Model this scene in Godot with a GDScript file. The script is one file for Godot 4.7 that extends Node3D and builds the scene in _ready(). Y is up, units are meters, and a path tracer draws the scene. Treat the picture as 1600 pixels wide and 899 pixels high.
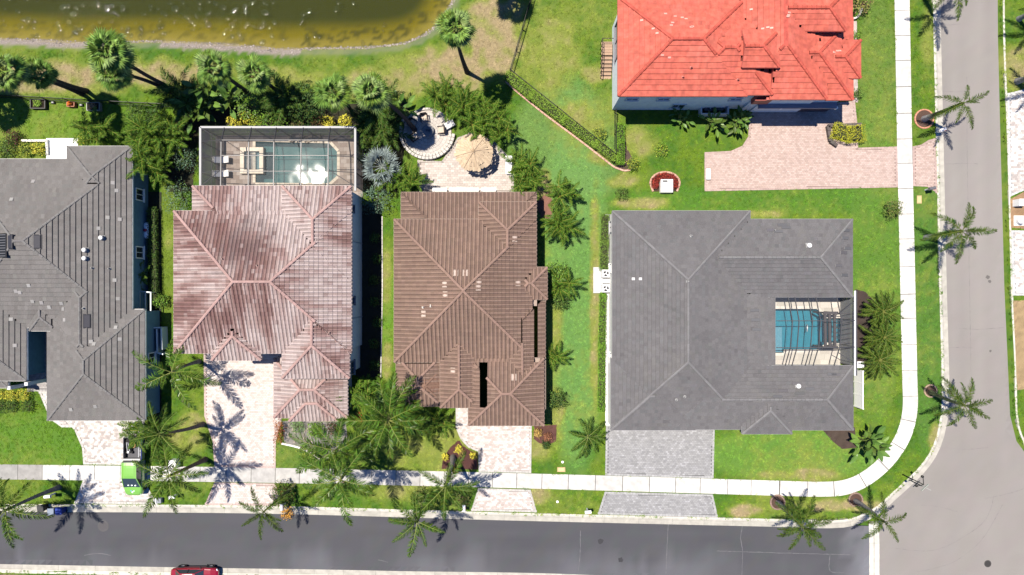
extends Node3D
# An overhead view of a Florida subdivision block: five tiled houses, two pools, palms, lawns and two streets.
# All ground positions are read off a site plan of 15 units to the metre, origin at plan (800, 449.5).

const HC := 71.13            # height of the drone above the lawns, metres
const PPM := 15.0            # plan units per metre at ground level

var rng := RandomNumberGenerator.new()
var used := {}
var M := {}                  # materials
var mask := PackedByteArray()  # what covers the ground, 2 plan units a cell: 0 lawn, 1 hard, 2 bed, 3 road, 4 pond
const MW := 860
const MH := 510
var n_big := FastNoiseLite.new()
var n_mid := FastNoiseLite.new()
var n_fine := FastNoiseLite.new()
var shore := PackedVector2Array()


class Geo:
	var v := PackedVector3Array()
	var n := PackedVector3Array()
	var c := PackedColorArray()
	var ix := PackedInt32Array()

	func quad(a: Vector3, b: Vector3, d: Vector3, e: Vector3, col: Color) -> void:  # counter-clockwise seen from outside
		var nn := (d - a).cross(e - b)
		nn = Vector3.UP if nn.length_squared() < 1e-14 else nn.normalized()
		var k := v.size()
		v.append(a); v.append(b); v.append(d); v.append(e)
		for i in 4:
			n.append(nn); c.append(col)
		ix.append(k); ix.append(k + 2); ix.append(k + 1); ix.append(k); ix.append(k + 3); ix.append(k + 2)

	func quadc(a: Vector3, b: Vector3, d: Vector3, e: Vector3, ca: Color, cb: Color, cd: Color, ce: Color) -> void:
		var k := v.size()
		quad(a, b, d, e, ca)
		c[k + 1] = cb; c[k + 2] = cd; c[k + 3] = ce

	func tri(a: Vector3, b: Vector3, d: Vector3, col: Color) -> void:
		var nn := (b - a).cross(d - a)
		nn = Vector3.UP if nn.length_squared() < 1e-14 else nn.normalized()
		var k := v.size()
		v.append(a); v.append(b); v.append(d)
		for i in 3:
			n.append(nn); c.append(col)
		ix.append(k); ix.append(k + 2); ix.append(k + 1)

	func box(t: Transform3D, s: Vector3, col: Color, top := true) -> void:  # centred on t, size s
		var h := s * 0.5
		var p := []
		for i in 8:
			p.append(t * Vector3(h.x if i & 1 else -h.x, h.y if i & 2 else -h.y, h.z if i & 4 else -h.z))
		quad(p[4], p[5], p[7], p[6], col)
		quad(p[1], p[0], p[2], p[3], col)
		quad(p[5], p[1], p[3], p[7], col)
		quad(p[0], p[4], p[6], p[2], col)
		if top:
			quad(p[6], p[7], p[3], p[2], col)
		quad(p[0], p[1], p[5], p[4], col)

	func bar(a: Vector3, b: Vector3, w: float, h: float, col: Color) -> void:  # a beam between two points
		var d := b - a
		var len := d.length()
		if len < 1e-5:
			return
		var x := d / len
		var up := Vector3.UP if absf(x.y) < 0.95 else Vector3.RIGHT
		var z := x.cross(up).normalized()
		var y := z.cross(x)
		box(Transform3D(Basis(x, y, z), (a + b) * 0.5), Vector3(len, h, w), col)

	func cham(t: Transform3D, s: Vector3, e: float, col: Color) -> void:  # a box whose upper edges are chamfered
		var h := s * 0.5
		var lo := [Vector3(-h.x, -h.y, h.z), Vector3(h.x, -h.y, h.z), Vector3(h.x, -h.y, -h.z), Vector3(-h.x, -h.y, -h.z)]
		for i in 4:
			var j := (i + 1) % 4
			var a: Vector3 = lo[i]
			var b: Vector3 = lo[j]
			var up := Vector3(0, s.y - e, 0)
			var ai := Vector3(a.x - signf(a.x) * e, h.y, a.z - signf(a.z) * e)
			var bi := Vector3(b.x - signf(b.x) * e, h.y, b.z - signf(b.z) * e)
			quad(t * a, t * b, t * (b + up), t * (a + up), col)
			quad(t * (a + up), t * (b + up), t * bi, t * ai, col)
		quad(t * Vector3(-h.x + e, h.y, h.z - e), t * Vector3(h.x - e, h.y, h.z - e), t * Vector3(h.x - e, h.y, -h.z + e), t * Vector3(-h.x + e, h.y, -h.z + e), col)
		quad(t * lo[3], t * lo[2], t * lo[1], t * lo[0], col)

	func tube(pts: PackedVector3Array, rad: PackedFloat32Array, sides: int, cols: Array, cap := true) -> void:
		var m := pts.size()
		var first := v.size()
		var x := Vector3.ZERO
		for i in m:
			var d := (pts[mini(i + 1, m - 1)] - pts[maxi(i - 1, 0)]).normalized()
			if i == 0:
				x = d.cross(Vector3.UP if absf(d.y) < 0.9 else Vector3.RIGHT).normalized()
			else:
				x = (x - d * x.dot(d)).normalized()
			var y := d.cross(x)
			for k in sides:
				var a := TAU * k / sides
				var o := x * cos(a) + y * sin(a)
				v.append(pts[i] + o * rad[i]); n.append(o); c.append(cols[i % cols.size()])
		for i in m - 1:
			for k in sides:
				var a := first + i * sides + k
				var b := first + i * sides + (k + 1) % sides
				ix.append(a); ix.append(b + sides); ix.append(b); ix.append(a); ix.append(a + sides); ix.append(b + sides)
		if cap:
			for k in range(1, sides - 1):
				var t := first + (m - 1) * sides
				tri(v[t], v[t + k], v[t + k + 1], cols[(m - 1) % cols.size()])

	func lathe(prof: Array, sides: int, t: Transform3D, col: Color, turn := 0.0) -> void:  # prof: [radius, height] from the bottom up
		for i in prof.size() - 1:
			var a: Array = prof[i]
			var b: Array = prof[i + 1]
			var dn := Vector2(b[1] - a[1], a[0] - b[0]).normalized()
			for k in sides:
				var u := TAU * k / sides + turn
				var w := TAU * (k + 1) / sides + turn
				var cu := Vector3(cos(u), 0, -sin(u))
				var cw := Vector3(cos(w), 0, -sin(w))
				var q := v.size()
				quad(t * (cu * a[0] + Vector3.UP * a[1]), t * (cw * a[0] + Vector3.UP * a[1]), t * (cw * b[0] + Vector3.UP * b[1]), t * (cu * b[0] + Vector3.UP * b[1]), col)
				if sides > 9:
					n[q] = (t.basis * (cu * dn.x + Vector3.UP * dn.y)).normalized()
					n[q + 3] = n[q]
					n[q + 1] = (t.basis * (cw * dn.x + Vector3.UP * dn.y)).normalized()
					n[q + 2] = n[q + 1]

	func prism(poly: PackedVector2Array, y0: float, y1: float, top: Color, side: Color) -> void:
		var p := poly
		if Geometry2D.is_polygon_clockwise(p):
			p = p.duplicate(); p.reverse()
		var t := Geometry2D.triangulate_polygon(p)
		for i in range(0, t.size(), 3):
			var a := p[t[i]]
			var b := p[t[i + 1]]
			var d := p[t[i + 2]]
			if (b - a).cross(d - a) > 0:
				var s := b
				b = d
				d = s
			tri(Vector3(a.x, y1, a.y), Vector3(b.x, y1, b.y), Vector3(d.x, y1, d.y), top)
		if y1 - y0 > 0.0005:
			for i in p.size():
				var a := p[i]
				var b := p[(i + 1) % p.size()]
				quad(Vector3(b.x, y0, b.y), Vector3(a.x, y0, a.y), Vector3(a.x, y1, a.y), Vector3(b.x, y1, b.y), side)

	func mesh() -> ArrayMesh:
		var arr := []
		arr.resize(Mesh.ARRAY_MAX)
		arr[Mesh.ARRAY_VERTEX] = v
		arr[Mesh.ARRAY_NORMAL] = n
		arr[Mesh.ARRAY_COLOR] = c
		arr[Mesh.ARRAY_INDEX] = ix
		var m := ArrayMesh.new()
		m.add_surface_from_arrays(Mesh.PRIMITIVE_TRIANGLES, arr)
		return m


# ---------------------------------------------------------------- plan helpers
func W(px: float, py: float, h := 0.0) -> Vector3:  # a point of the site plan; h: height of what was surveyed
	var k := (1.0 - h / HC) / PPM
	return Vector3((px - 800.0) * k, h, (py - 449.5) * k)

func pp(a: Array, h := 0.0) -> PackedVector2Array:
	var out := PackedVector2Array()
	for i in range(0, a.size(), 2):
		var p := W(a[i], a[i + 1], h)
		out.append(Vector2(p.x, p.z))
	return out

func V3(p: Vector2, y := 0.0) -> Vector3:
	return Vector3(p.x, y, p.y)

func T(p: Vector3, turn := 0.0) -> Transform3D:
	return Transform3D(Basis(Vector3.UP, turn), p)

func R(a: float, b: float) -> float:
	return rng.randf_range(a, b)

func shade(col: Color, by: float) -> Color:
	var k := 1.0 + R(-by, by)
	return Color(clampf(col.r * k, 0, 1), clampf(col.g * k, 0, 1), clampf(col.b * k, 0, 1))

func smooth_path(p: PackedVector2Array, step := 0.8) -> PackedVector2Array:  # Catmull-Rom through the points
	var out := PackedVector2Array()
	for i in p.size() - 1:
		var a := p[maxi(i - 1, 0)]
		var d := p[mini(i + 2, p.size() - 1)]
		var k := maxi(1, int(p[i].distance_to(p[i + 1]) / step))
		for j in k:
			out.append(p[i].cubic_interpolate(p[i + 1], a, d, float(j) / k))
	out.append(p[p.size() - 1])
	return out

func offset_path(p: PackedVector2Array, by: float) -> PackedVector2Array:  # to the right of the walking direction
	var out := PackedVector2Array()
	for i in p.size():
		var d := (p[mini(i + 1, p.size() - 1)] - p[maxi(i - 1, 0)]).normalized()
		out.append(p[i] + Vector2(-d.y, d.x) * by)
	return out

func ring(c: Vector2, r: float, k := 24) -> PackedVector2Array:
	var out := PackedVector2Array()
	for i in k:
		out.append(c + Vector2(cos(TAU * i / k), sin(TAU * i / k)) * r)
	return out

func mark(poly: PackedVector2Array, val: int) -> void:  # note on the mask what covers the ground here
	var lo := Vector2(1e9, 1e9)
	var hi := -lo
	for p in poly:
		lo = lo.min(p); hi = hi.max(p)
	for j in range(maxi(0, cell_j(lo.y)), mini(MH, cell_j(hi.y) + 2)):
		for i in range(maxi(0, cell_i(lo.x)), mini(MW, cell_i(hi.x) + 2)):
			if Geometry2D.is_point_in_polygon(Vector2((i * 2 - 860 + 1) / PPM, (j * 2 - 510 + 1) / PPM), poly):
				mask[j * MW + i] = val

func cell_i(x: float) -> int:
	return int(floor((x * PPM + 860) / 2))

func cell_j(z: float) -> int:
	return int(floor((z * PPM + 510) / 2))

func at_mask(x: float, z: float) -> int:
	var i := cell_i(x)
	var j := cell_j(z)
	if i < 0 or j < 0 or i >= MW or j >= MH:
		return mask[clampi(j, 0, MH - 1) * MW + clampi(i, 0, MW - 1)]
	return mask[j * MW + i]

# ---------------------------------------------------------------- nodes
func numbered(called: String) -> String:
	var k: int = used.get(called, 0)
	used[called] = k + 1
	return called if k == 0 else "%s_%03d" % [called, k]

func thing(called: String, label: String, cat: String, at := Vector3.ZERO, group := "", turn := 0.0) -> Node3D:
	var o := Node3D.new()
	o.name = numbered(called)
	add_child(o)
	o.position = at
	o.rotation.y = turn
	o.set_meta("label", label); o.set_meta("category", cat)
	if group:
		o.set_meta("group", group)
	return o

func in_world(o: Node3D) -> Transform3D:
	var t := Transform3D()
	var q: Node = o
	while q != self:
		t = (q as Node3D).transform * t
		q = q.get_parent()
	return t

func put(g: Geo, called: String, m: Material, parent: Node3D = self, local := false, kind := "") -> MeshInstance3D:
	return put_mesh(g.mesh(), called, m, parent, local, kind)

func put_mesh(me: Mesh, called: String, m: Material, parent: Node3D = self, local := false, kind := "") -> MeshInstance3D:
	var o := MeshInstance3D.new()
	o.mesh = me
	o.material_override = m
	o.name = numbered(called) if parent == self else called
	parent.add_child(o, true)
	if not local and parent != self:
		o.transform = in_world(parent).affine_inverse()
	if kind:
		o.set_meta("kind", kind)
	return o

func tag(o: Node3D, label: String, cat: String, group := "") -> Node3D:
	o.set_meta("label", label); o.set_meta("category", cat)
	if group:
		o.set_meta("group", group)
	return o

# ---------------------------------------------------------------- materials
func grain(seed_: int, freq: float, lo: float, hi: float, size := 256, oct := 4, kind := FastNoiseLite.TYPE_SIMPLEX_SMOOTH) -> ImageTexture:
	var f := FastNoiseLite.new()
	f.seed = seed_; f.frequency = freq; f.fractal_octaves = oct; f.noise_type = kind
	var im := f.get_seamless_image(size, size)
	im.convert(Image.FORMAT_RGBA8)
	for y in size:
		for x in size:
			var k := lerpf(lo, hi, im.get_pixel(x, y).r)
			im.set_pixel(x, y, Color(k, k, k))
	return ImageTexture.create_from_image(im)

func mat(key: String, col: Color, rough := 0.9, tex: Texture2D = null, scale := 1.0, o := {}) -> StandardMaterial3D:
	var m := StandardMaterial3D.new()
	m.resource_name = key
	m.albedo_color = Color(col.linear_to_srgb(), col.a)
	m.roughness = rough
	m.vertex_color_use_as_albedo = o.get("vc", true)
	m.metallic = o.get("metal", 0.0)
	m.metallic_specular = o.get("spec", 0.4)
	if tex:
		m.albedo_texture = tex
	if tex or o.has("bump"):
		m.uv1_triplanar = true
		m.uv1_world_triplanar = true
		m.uv1_scale = Vector3.ONE * scale
	if o.has("bump"):
		m.heightmap_enabled = true
		m.heightmap_texture = o.bump
		m.heightmap_scale = o.get("bump_cm", 1.0)
	if o.has("back"):
		m.backlight_enabled = true
		m.backlight = o.back
	if o.get("two", false):
		m.cull_mode = BaseMaterial3D.CULL_DISABLED
	if col.a < 1.0:
		m.transparency = BaseMaterial3D.TRANSPARENCY_ALPHA
	if o.has("coat"):
		m.clearcoat_enabled = true
		m.clearcoat = o.coat
		m.clearcoat_roughness = 0.05
	M[key] = m
	return m

func materials() -> void:
	var fine := grain(3, 0.06, 0.72, 1.0)
	var soft := grain(9, 0.02, 0.78, 1.0)
	var speck := grain(21, 0.12, 0.68, 1.0, 256, 3)
	var rip := grain(33, 0.02, 0.0, 1.0, 512, 3)
	var swell := grain(51, 0.018, 0.0, 1.0, 256, 2)
	var rough_noise := grain(40, 0.05, 0.0, 1.0, 256, 5)
	var W1 := Color(1, 1, 1)
	mat("ground", W1, 1.0, speck, 0.9, {"bump": rough_noise, "bump_cm": 3.0})
	mat("grass", W1, 0.9, null, 1.0, {"two": true, "back": Color(0.3, 0.32, 0.14), "spec": 0.12})
	var tarmac := grain(71, 0.35, 0.86, 1.0, 512, 2)
	mat("asphalt", W1, 0.92, tarmac, 0.11, {"bump": speck, "bump_cm": 0.15})
	mat("concrete", W1, 0.9, grain(81, 0.02, 0.86, 1.0, 256, 4), 0.22)
	mat("paver", W1, 0.9, speck, 0.8)
	mat("tile", W1, 0.85, fine, 0.7)
	mat("redtile", W1, 0.75, soft, 0.3, {"spec": 0.3})
	mat("stucco", W1, 0.93, grain(61, 0.03, 0.92, 1.0, 128, 3), 0.4)
	mat("paint", W1, 0.5)
	mat("metal", W1, 0.42, null, 1.0, {"metal": 0.3})
	mat("matte", W1, 0.95)
	mat("bark", W1, 0.95, speck, 1.6)
	mat("leaf", W1, 0.55, null, 1.0, {"two": true, "back": Color(0.3, 0.3, 0.16), "spec": 0.26})
	mat("gloss_leaf", W1, 0.4, null, 1.0, {"two": true, "back": Color(0.3, 0.3, 0.16), "spec": 0.35})
	mat("mulch", W1, 1.0, speck, 1.5, {"bump": rough_noise, "bump_cm": 4.0})
	mat("stone", W1, 0.9, fine, 1.1)
	mat("thatch", W1, 0.95, speck, 2.2)
	mat("glass", Color(0.02, 0.03, 0.035), 0.06, null, 1.0, {"spec": 0.7, "vc": false})
	mat("carpaint", W1, 0.3, null, 1.0, {"coat": 0.9, "spec": 0.5})
	mat("cloth", W1, 0.9)
	mat("screen_roof", Color(0.12, 0.12, 0.12, 0.12), 0.8, null, 1.0, {"vc": false, "two": true})
	mat("screen_wall", Color(0.15, 0.155, 0.165, 0.88), 0.8, null, 1.0, {"vc": false, "two": true})
	mat("pond_water", Color(0.02, 0.026, 0.002, 0.12), 0.03, null, 0.16, {"vc": false, "bump": rip, "bump_cm": 0.5, "spec": 0.3})
	mat("pool_water", Color(0.02, 0.12, 0.15, 0.14), 0.02, null, 0.07, {"vc": false, "bump": swell, "bump_cm": 1.0, "spec": 0.5})

# ---------------------------------------------------------------- the setting
const G_LUSH := Color(0.052, 0.128, 0.012)
const G_MID := Color(0.1, 0.165, 0.014)
const G_PALE := Color(0.18, 0.215, 0.04)
const G_DRY := Color(0.285, 0.225, 0.125)
# worn, dry or pale patches of turf: plan x, y, radius, how much
var dry_spots := []
var lush_spots := []

func turf(x: float, z: float) -> Color:
	var px := x * PPM + 800.0
	var py := z * PPM + 449.5
	var a := n_big.get_noise_2d(x, z) * 0.9 + n_mid.get_noise_2d(x, z) * 0.5
	var dry := clampf(0.03 + a * 0.35 + n_fine.get_noise_2d(x * 1.6, z * 1.6) * 0.22, 0.0, 1.0)
	for s in dry_spots:
		var d := Vector2((px - s[0]) / s[2], (py - s[1]) / s[3]).length() + n_mid.get_noise_2d(x * 1.7 + 40, z * 1.7) * 0.45
		if d < 1.3:
			dry = maxf(dry, s[4] * clampf((1.25 - d) * 1.7, 0, 1) * (0.8 + n_fine.get_noise_2d(x, z) * 0.5))
	var k := clampf(0.5 + n_mid.get_noise_2d(x + 90, z) * 0.9 + n_fine.get_noise_2d(x, z) * 0.9, 0, 1)
	k = clampf(k + n_fine.get_noise_2d(x * 3.7, z * 3.7) * 0.5, 0, 1)
	var g := G_LUSH.lerp(G_MID, k)
	for s in lush_spots:
		var d := Vector2((px - s[0]) / s[2], (py - s[1]) / s[3]).length()
		if d < 1.15:
			g = g.lerp(s[4], clampf((1.15 - d) * 3.0, 0, 0.75))
	if dry < 0.4:
		return g.lerp(G_PALE, dry / 0.4)
	return G_PALE.lerp(G_DRY, clampf((dry - 0.4) / 0.5, 0, 1))

func pond_depth(x: float, z: float) -> float:  # how far inside the shoreline, metres; negative on land
	var p := Vector2(x, z)
	if z > -22.0 or x > 4.0:
		return -9.0
	var best := 1e9
	for i in shore.size() - 1:
		best = minf(best, p.distance_squared_to(Geometry2D.get_closest_point_to_segment(p, shore[i], shore[i + 1])))
	best = sqrt(best)
	return best if Geometry2D.is_point_in_polygon(p, shore) else -best

func setting_ground() -> void:
	# one sheet out to the horizon: fine where the photograph looks, wide beyond; it dips under the streets and the pond
	var xs := PackedFloat32Array([-400, -220, -120, -80, -66])
	var x := -58.0
	while x < 58.01:
		xs.append(x); x += 0.34
	xs.append_array(PackedFloat32Array([66, 80, 120, 220, 400]))
	var zs := PackedFloat32Array([-400, -220, -120, -70, -48])
	x = -35.0
	while x < 34.5:
		zs.append(x); x += 0.34
	zs.append_array(PackedFloat32Array([42, 70, 120, 220, 400]))
	var g := Geo.new()
	var w := xs.size()
	for j in zs.size():
		for i in w:
			var px := xs[i]
			var pz := zs[j]
			var y := n_mid.get_noise_2d(px, pz) * 0.012
			var col := turf(px, pz) if absf(px) < 59 and absf(pz) < 36 else G_MID
			var m := at_mask(px, pz) if absf(px) < 59 and absf(pz) < 36 else 0
			if m == 3:
				y = -0.36
			elif m == 4:
				y = -2.6
			elif m == 1:
				y = -0.03
			elif m == 2:
				y = -0.02
			if pz < -22.0 and px < 4.0:
				var d := pond_depth(px, pz)
				if d > -1.1:
					y = minf(y, -0.34 * smoothstep(-1.1, 0.0, d)) if d < 0 else -0.34 - minf(d * 0.16, 1.6)
					var mud := Color(0.27, 0.22, 0.04).lerp(Color(0.165, 0.135, 0.002), clampf(d / 1.5, 0, 1))
					mud = mud.lerp(Color(0.036, 0.042, 0.001), smoothstep(1.4, 3.4, d))
					var weed := n_fine.get_noise_2d(px * 1.3, pz * 2.4) + n_mid.get_noise_2d(px * 2.0, pz * 3.0) * 0.7
					mud = mud.lerp(Color(0.05, 0.048, 0.006), smoothstep(0.02, 0.35, weed) * (0.75 if px > -22 else 0.45) * (1.0 - smoothstep(1.8, 2.8, d)))
					var spx := px * PPM + 800
					var bank := 1.0 if spx < 160 or (spx > 250 and spx < 470) else 0.35
					col = col.lerp(Color(0.25, 0.215, 0.19), bank * smoothstep(-1.0, -0.6, d + n_fine.get_noise_2d(px * 2, pz * 2) * 0.4))
					col = col.lerp(mud, smoothstep(-0.25, 0.1, d))
			g.v.append(Vector3(px, y, pz)); g.c.append(col); g.n.append(Vector3.UP)
	for j in zs.size() - 1:
		for i in w - 1:
			var a := j * w + i
			g.ix.append(a); g.ix.append(a + 1); g.ix.append(a + w); g.ix.append(a + 1); g.ix.append(a + w + 1); g.ix.append(a + w)
	put(g, "ground", M.ground).set_meta("kind", "structure")

func sheet(poly: PackedVector2Array, y: float, cell: float, colour: Callable) -> Geo:  # a flat sheet cut into cells, a colour at each corner
	var g := Geo.new()
	var lo := Vector2(1e9, 1e9)
	var hi := -lo
	for p in poly:
		lo = lo.min(p); hi = hi.max(p)
	var ni := int(ceil((hi.x - lo.x) / cell))
	var nj := int(ceil((hi.y - lo.y) / cell))
	for j in nj:
		for i in ni:
			var a := lo + Vector2(i, j) * cell
			var q := PackedVector2Array([a, a + Vector2(cell, 0), a + Vector2(cell, cell), a + Vector2(0, cell)])
			var inside := 0
			for p in q:
				inside += 1 if Geometry2D.is_point_in_polygon(p, poly) else 0
			if inside == 4:
				g.quadc(V3(q[3], y), V3(q[2], y), V3(q[1], y), V3(q[0], y), colour.call(q[3]), colour.call(q[2]), colour.call(q[1]), colour.call(q[0]))
			else:
				for part in Geometry2D.intersect_polygons(poly, q):
					var k := Geometry2D.triangulate_polygon(part)
					for t in range(0, k.size(), 3):
						var b: Vector2 = part[k[t]]
						var d: Vector2 = part[k[t + 1]]
						var e: Vector2 = part[k[t + 2]]
						if (d - b).cross(e - b) > 0:
							var s := d
							d = e; e = s
						g.tri(V3(b, y), V3(d, y), V3(e, y), colour.call(b))
	return g

func tar(p: Vector2) -> Color:
	var a := n_mid.get_noise_2d(p.x * 0.55, p.y) + 0.5 * n_fine.get_noise_2d(p.x * 0.35, p.y * 1.3)
	var k := 0.055 + 0.005 * a + 0.005 * n_fine.get_noise_2d(p.x * 0.12, p.y * 2.6)
	var low := clampf((p.y - 27.0 + n_fine.get_noise_2d(p.x * 0.8, 3.0) * 2.2) / 2.4, 0, 1) * clampf((n_mid.get_noise_2d(p.x * 0.5, 70.0) + 0.3) * 1.6, 0.1, 1)
	k += low * 0.03                                                    # dust along the south gutter
	k += 0.05 * clampf((p.x - 34.2 + n_fine.get_noise_2d(p.x, p.y) * 1.8) / 2.5, 0, 1)
	k += 0.006 * 0.0
	return Color(k * 0.97, k * 0.985, k * 1.1)

func old_tar(p: Vector2) -> Color:
	var k := 0.178 + 0.016 * n_big.get_noise_2d(p.x, p.y * 0.6) + 0.012 * n_mid.get_noise_2d(p.x, p.y * 0.5) + 0.008 * n_fine.get_noise_2d(p.x * 1.4, p.y)
	k += 0.006 * sin((p.x - 45.3) * 2.4) * smoothstep(25.0, 10.0, p.y)
	return Color(k * 1.06, k * 0.985, k * 0.93)

func streets() -> void:
	var road := pp([-140, 792, 400, 796, 800, 807, 1200, 817, 1361, 823, 1361, 905, 1361, 960, 1000, 905, 600, 894, 300, 889, -140, 882])
	put(sheet(road, -0.116, 0.7, tar), "asphalt_road", M.asphalt).set_meta("kind", "structure")
	var av := pp([1463, -70, 1465, 100, 1468, 225, 1472, 450, 1477, 600, 1470, 680, 1452, 722, 1420, 757, 1388, 793, 1372, 815, 1370, 960, 1700, 960, 1700, 770, 1606, 712, 1590, 690, 1580, 650, 1576, 560, 1571, 450, 1565, 225, 1561, 60, 1560, -70])
	put(sheet(av, -0.114, 0.9, old_tar), "avenue", M.asphalt).set_meta("kind", "structure")
	# the concrete valley gutter where the two meet
	var g := Geo.new()
	var gut := smooth_path(pp([1366, 816, 1367, 850, 1367, 905, 1367, 960]), 2.4)
	var vg := thing("valley_gutter", "pale concrete drainage gutter crossing the mouth of the dark street", "gutter")
	for i in gut.size() - 1:
		g = Geo.new()
		var a := gut[i]
		var b := gut[i + 1] - (gut[i + 1] - gut[i]).normalized() * 0.015
		var col := shade(Color(0.42, 0.41, 0.37), 0.12)
		g.quad(Vector3(a.x - 0.5, -0.105, a.y), Vector3(b.x - 0.5, -0.105, b.y), Vector3(b.x - 0.03, -0.111, b.y), Vector3(a.x - 0.03, -0.111, a.y), col)
		g.quad(Vector3(a.x + 0.03, -0.111, a.y), Vector3(b.x + 0.03, -0.111, b.y), Vector3(b.x + 0.55, -0.103, b.y), Vector3(a.x + 0.55, -0.103, a.y), col)
		g.quad(Vector3(a.x - 0.03, -0.111, a.y), Vector3(b.x - 0.03, -0.111, b.y), Vector3(b.x + 0.03, -0.111, b.y), Vector3(a.x + 0.03, -0.111, a.y), Color(0.2, 0.19, 0.17))
		put(g, "gutter_slab", M.concrete, vg)
	# kerbs with their gutters, cast in sections
	kerb([-140, 788, 0, 788, 400, 790.5, 800, 801.5, 1200, 811, 1300, 813.5, 1338, 808, 1368, 793, 1392, 772, 1412, 754, 1434, 733, 1452, 709, 1464, 680, 1471, 640, 1472, 600, 1468, 450, 1463, 225, 1459, 60, 1457, -70], 1.0, "pale concrete kerb and gutter sweeping round the lawn corner")
	kerb([-140, 893, 300, 901, 600, 906, 1000, 918, 1361, 975], -1.0, "pale concrete kerb along the bottom of the dark street")
	kerb([1567, -70, 1568, 60, 1574, 225, 1580, 450, 1585, 560, 1588, 650, 1598, 688, 1616, 712, 1700, 765], -1.0, "cream concrete kerb on the far side of the light grey avenue")

func kerb(path: Array, side: float, label: String) -> void:
	var p := smooth_path(pp(path), 0.8)
	var o := tag(thing("kerb", label, "kerb"), label, "kerb") as Node3D
	var prof := [[-0.02, -0.42], [0.0, 0.022], [0.15, 0.024], [0.2, 0.01], [0.36, -0.09], [0.42, -0.096], [0.86, -0.108], [0.88, -0.4]]
	var lines := []
	for q in prof:
		lines.append(offset_path(p, q[0] * side))
	var i := 0
	while i < p.size() - 1:
		var g := Geo.new()
		var j := mini(i + 4, p.size() - 1)
		var tone := shade(Color(0.44, 0.42, 0.37), 0.07)
		for k in range(i, j):
			for q in prof.size() - 1:
				var cut := 0.985 if k == j - 1 else 1.0
				var a: Vector2 = lines[q][k]
				var b: Vector2 = lines[q][k].lerp(lines[q][k + 1], cut)
				var d: Vector2 = lines[q + 1][k].lerp(lines[q + 1][k + 1], cut)
				var e: Vector2 = lines[q + 1][k]
				var col := tone
				if q >= 5:
					col = tone * Color(0.74, 0.74, 0.74)      # the stained pan of the gutter
				elif q == 4:
					col = tone * Color(0.62, 0.62, 0.6)
				if side > 0:
					g.quad(V3(a, prof[q][1]), V3(e, prof[q + 1][1]), V3(d, prof[q + 1][1]), V3(b, prof[q][1]), col)
				else:
					g.quad(V3(a, prof[q][1]), V3(b, prof[q][1]), V3(d, prof[q + 1][1]), V3(e, prof[q + 1][1]), col)
		put(g, "kerb_section", M.concrete, o)
		i = j
	o.set_meta("kind", "structure")

func sidewalk() -> void:
	var inner := smooth_path(pp([-140, 725.5, 0, 726, 400, 731, 800, 739.5, 1200, 751, 1290, 753, 1325, 748.5, 1350, 736, 1372, 718, 1389, 698, 1401, 677, 1408, 655, 1411, 630, 1410, 590, 1407, 450, 1402, 225, 1398, 0, 1396, -70]), 0.5)
	var o := Node3D.new()
	o.name = "pavement"
	add_child(o)
	o.set_meta("kind", "structure")
	o.set_meta("label", "concrete footpath of cast slabs between lawns and kerb")
	var outer := offset_path(inner, 1.56)
	var edge := inner.duplicate()
	var back := outer.duplicate()
	back.reverse()
	edge.append_array(back)
	mark(edge, 1)
	var run := 0.0
	var i := 0
	while i < inner.size() - 1:
		var j := i
		run = 0.0
		while j < inner.size() - 1 and run < 2.45:
			run += (inner[j].distance_to(inner[j + 1]) + outer[j].distance_to(outer[j + 1])) * 0.5
			j += 1
		var g := Geo.new()
		var px := inner[i].x * PPM + 800
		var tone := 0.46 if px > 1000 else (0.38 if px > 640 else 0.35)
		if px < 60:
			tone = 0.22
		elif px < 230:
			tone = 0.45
		var col := shade(Color(tone, tone * 0.975, tone * 0.93), 0.09)
		var y := 0.03 + R(-0.004, 0.004)
		for k in range(i, j):
			var t0 := 0.06 if k == i else 0.0
			var t1 := 0.94 if k == j - 1 else 1.0
			var a := inner[k].lerp(inner[k + 1], t0)
			var b := inner[k].lerp(inner[k + 1], t1)
			var d := outer[k].lerp(outer[k + 1], t1)
			var e := outer[k].lerp(outer[k + 1], t0)
			g.quad(V3(e, y), V3(d, y), V3(b, y), V3(a, y), col)
			g.quad(V3(a, -0.1), V3(a, y), V3(b, y), V3(b, -0.1), col)
			g.quad(V3(d, -0.1), V3(d, y), V3(e, y), V3(e, -0.1), col)
			if k == i:
				g.quad(V3(e, -0.1), V3(e, y), V3(a, y), V3(a, -0.1), col)
			if k == j - 1:
				g.quad(V3(b, -0.1), V3(b, y), V3(d, y), V3(d, -0.1), col)
		put(g, "paving_slab", M.concrete, o)
		i = j
	var bed := Geo.new()
	for k in inner.size() - 1:
		bed.quad(V3(outer[k], 0.012), V3(outer[k + 1], 0.012), V3(inner[k + 1], 0.012), V3(inner[k], 0.012), Color(0.1, 0.095, 0.085))
	put(bed, "joint_bed", M.concrete, o)

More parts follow.
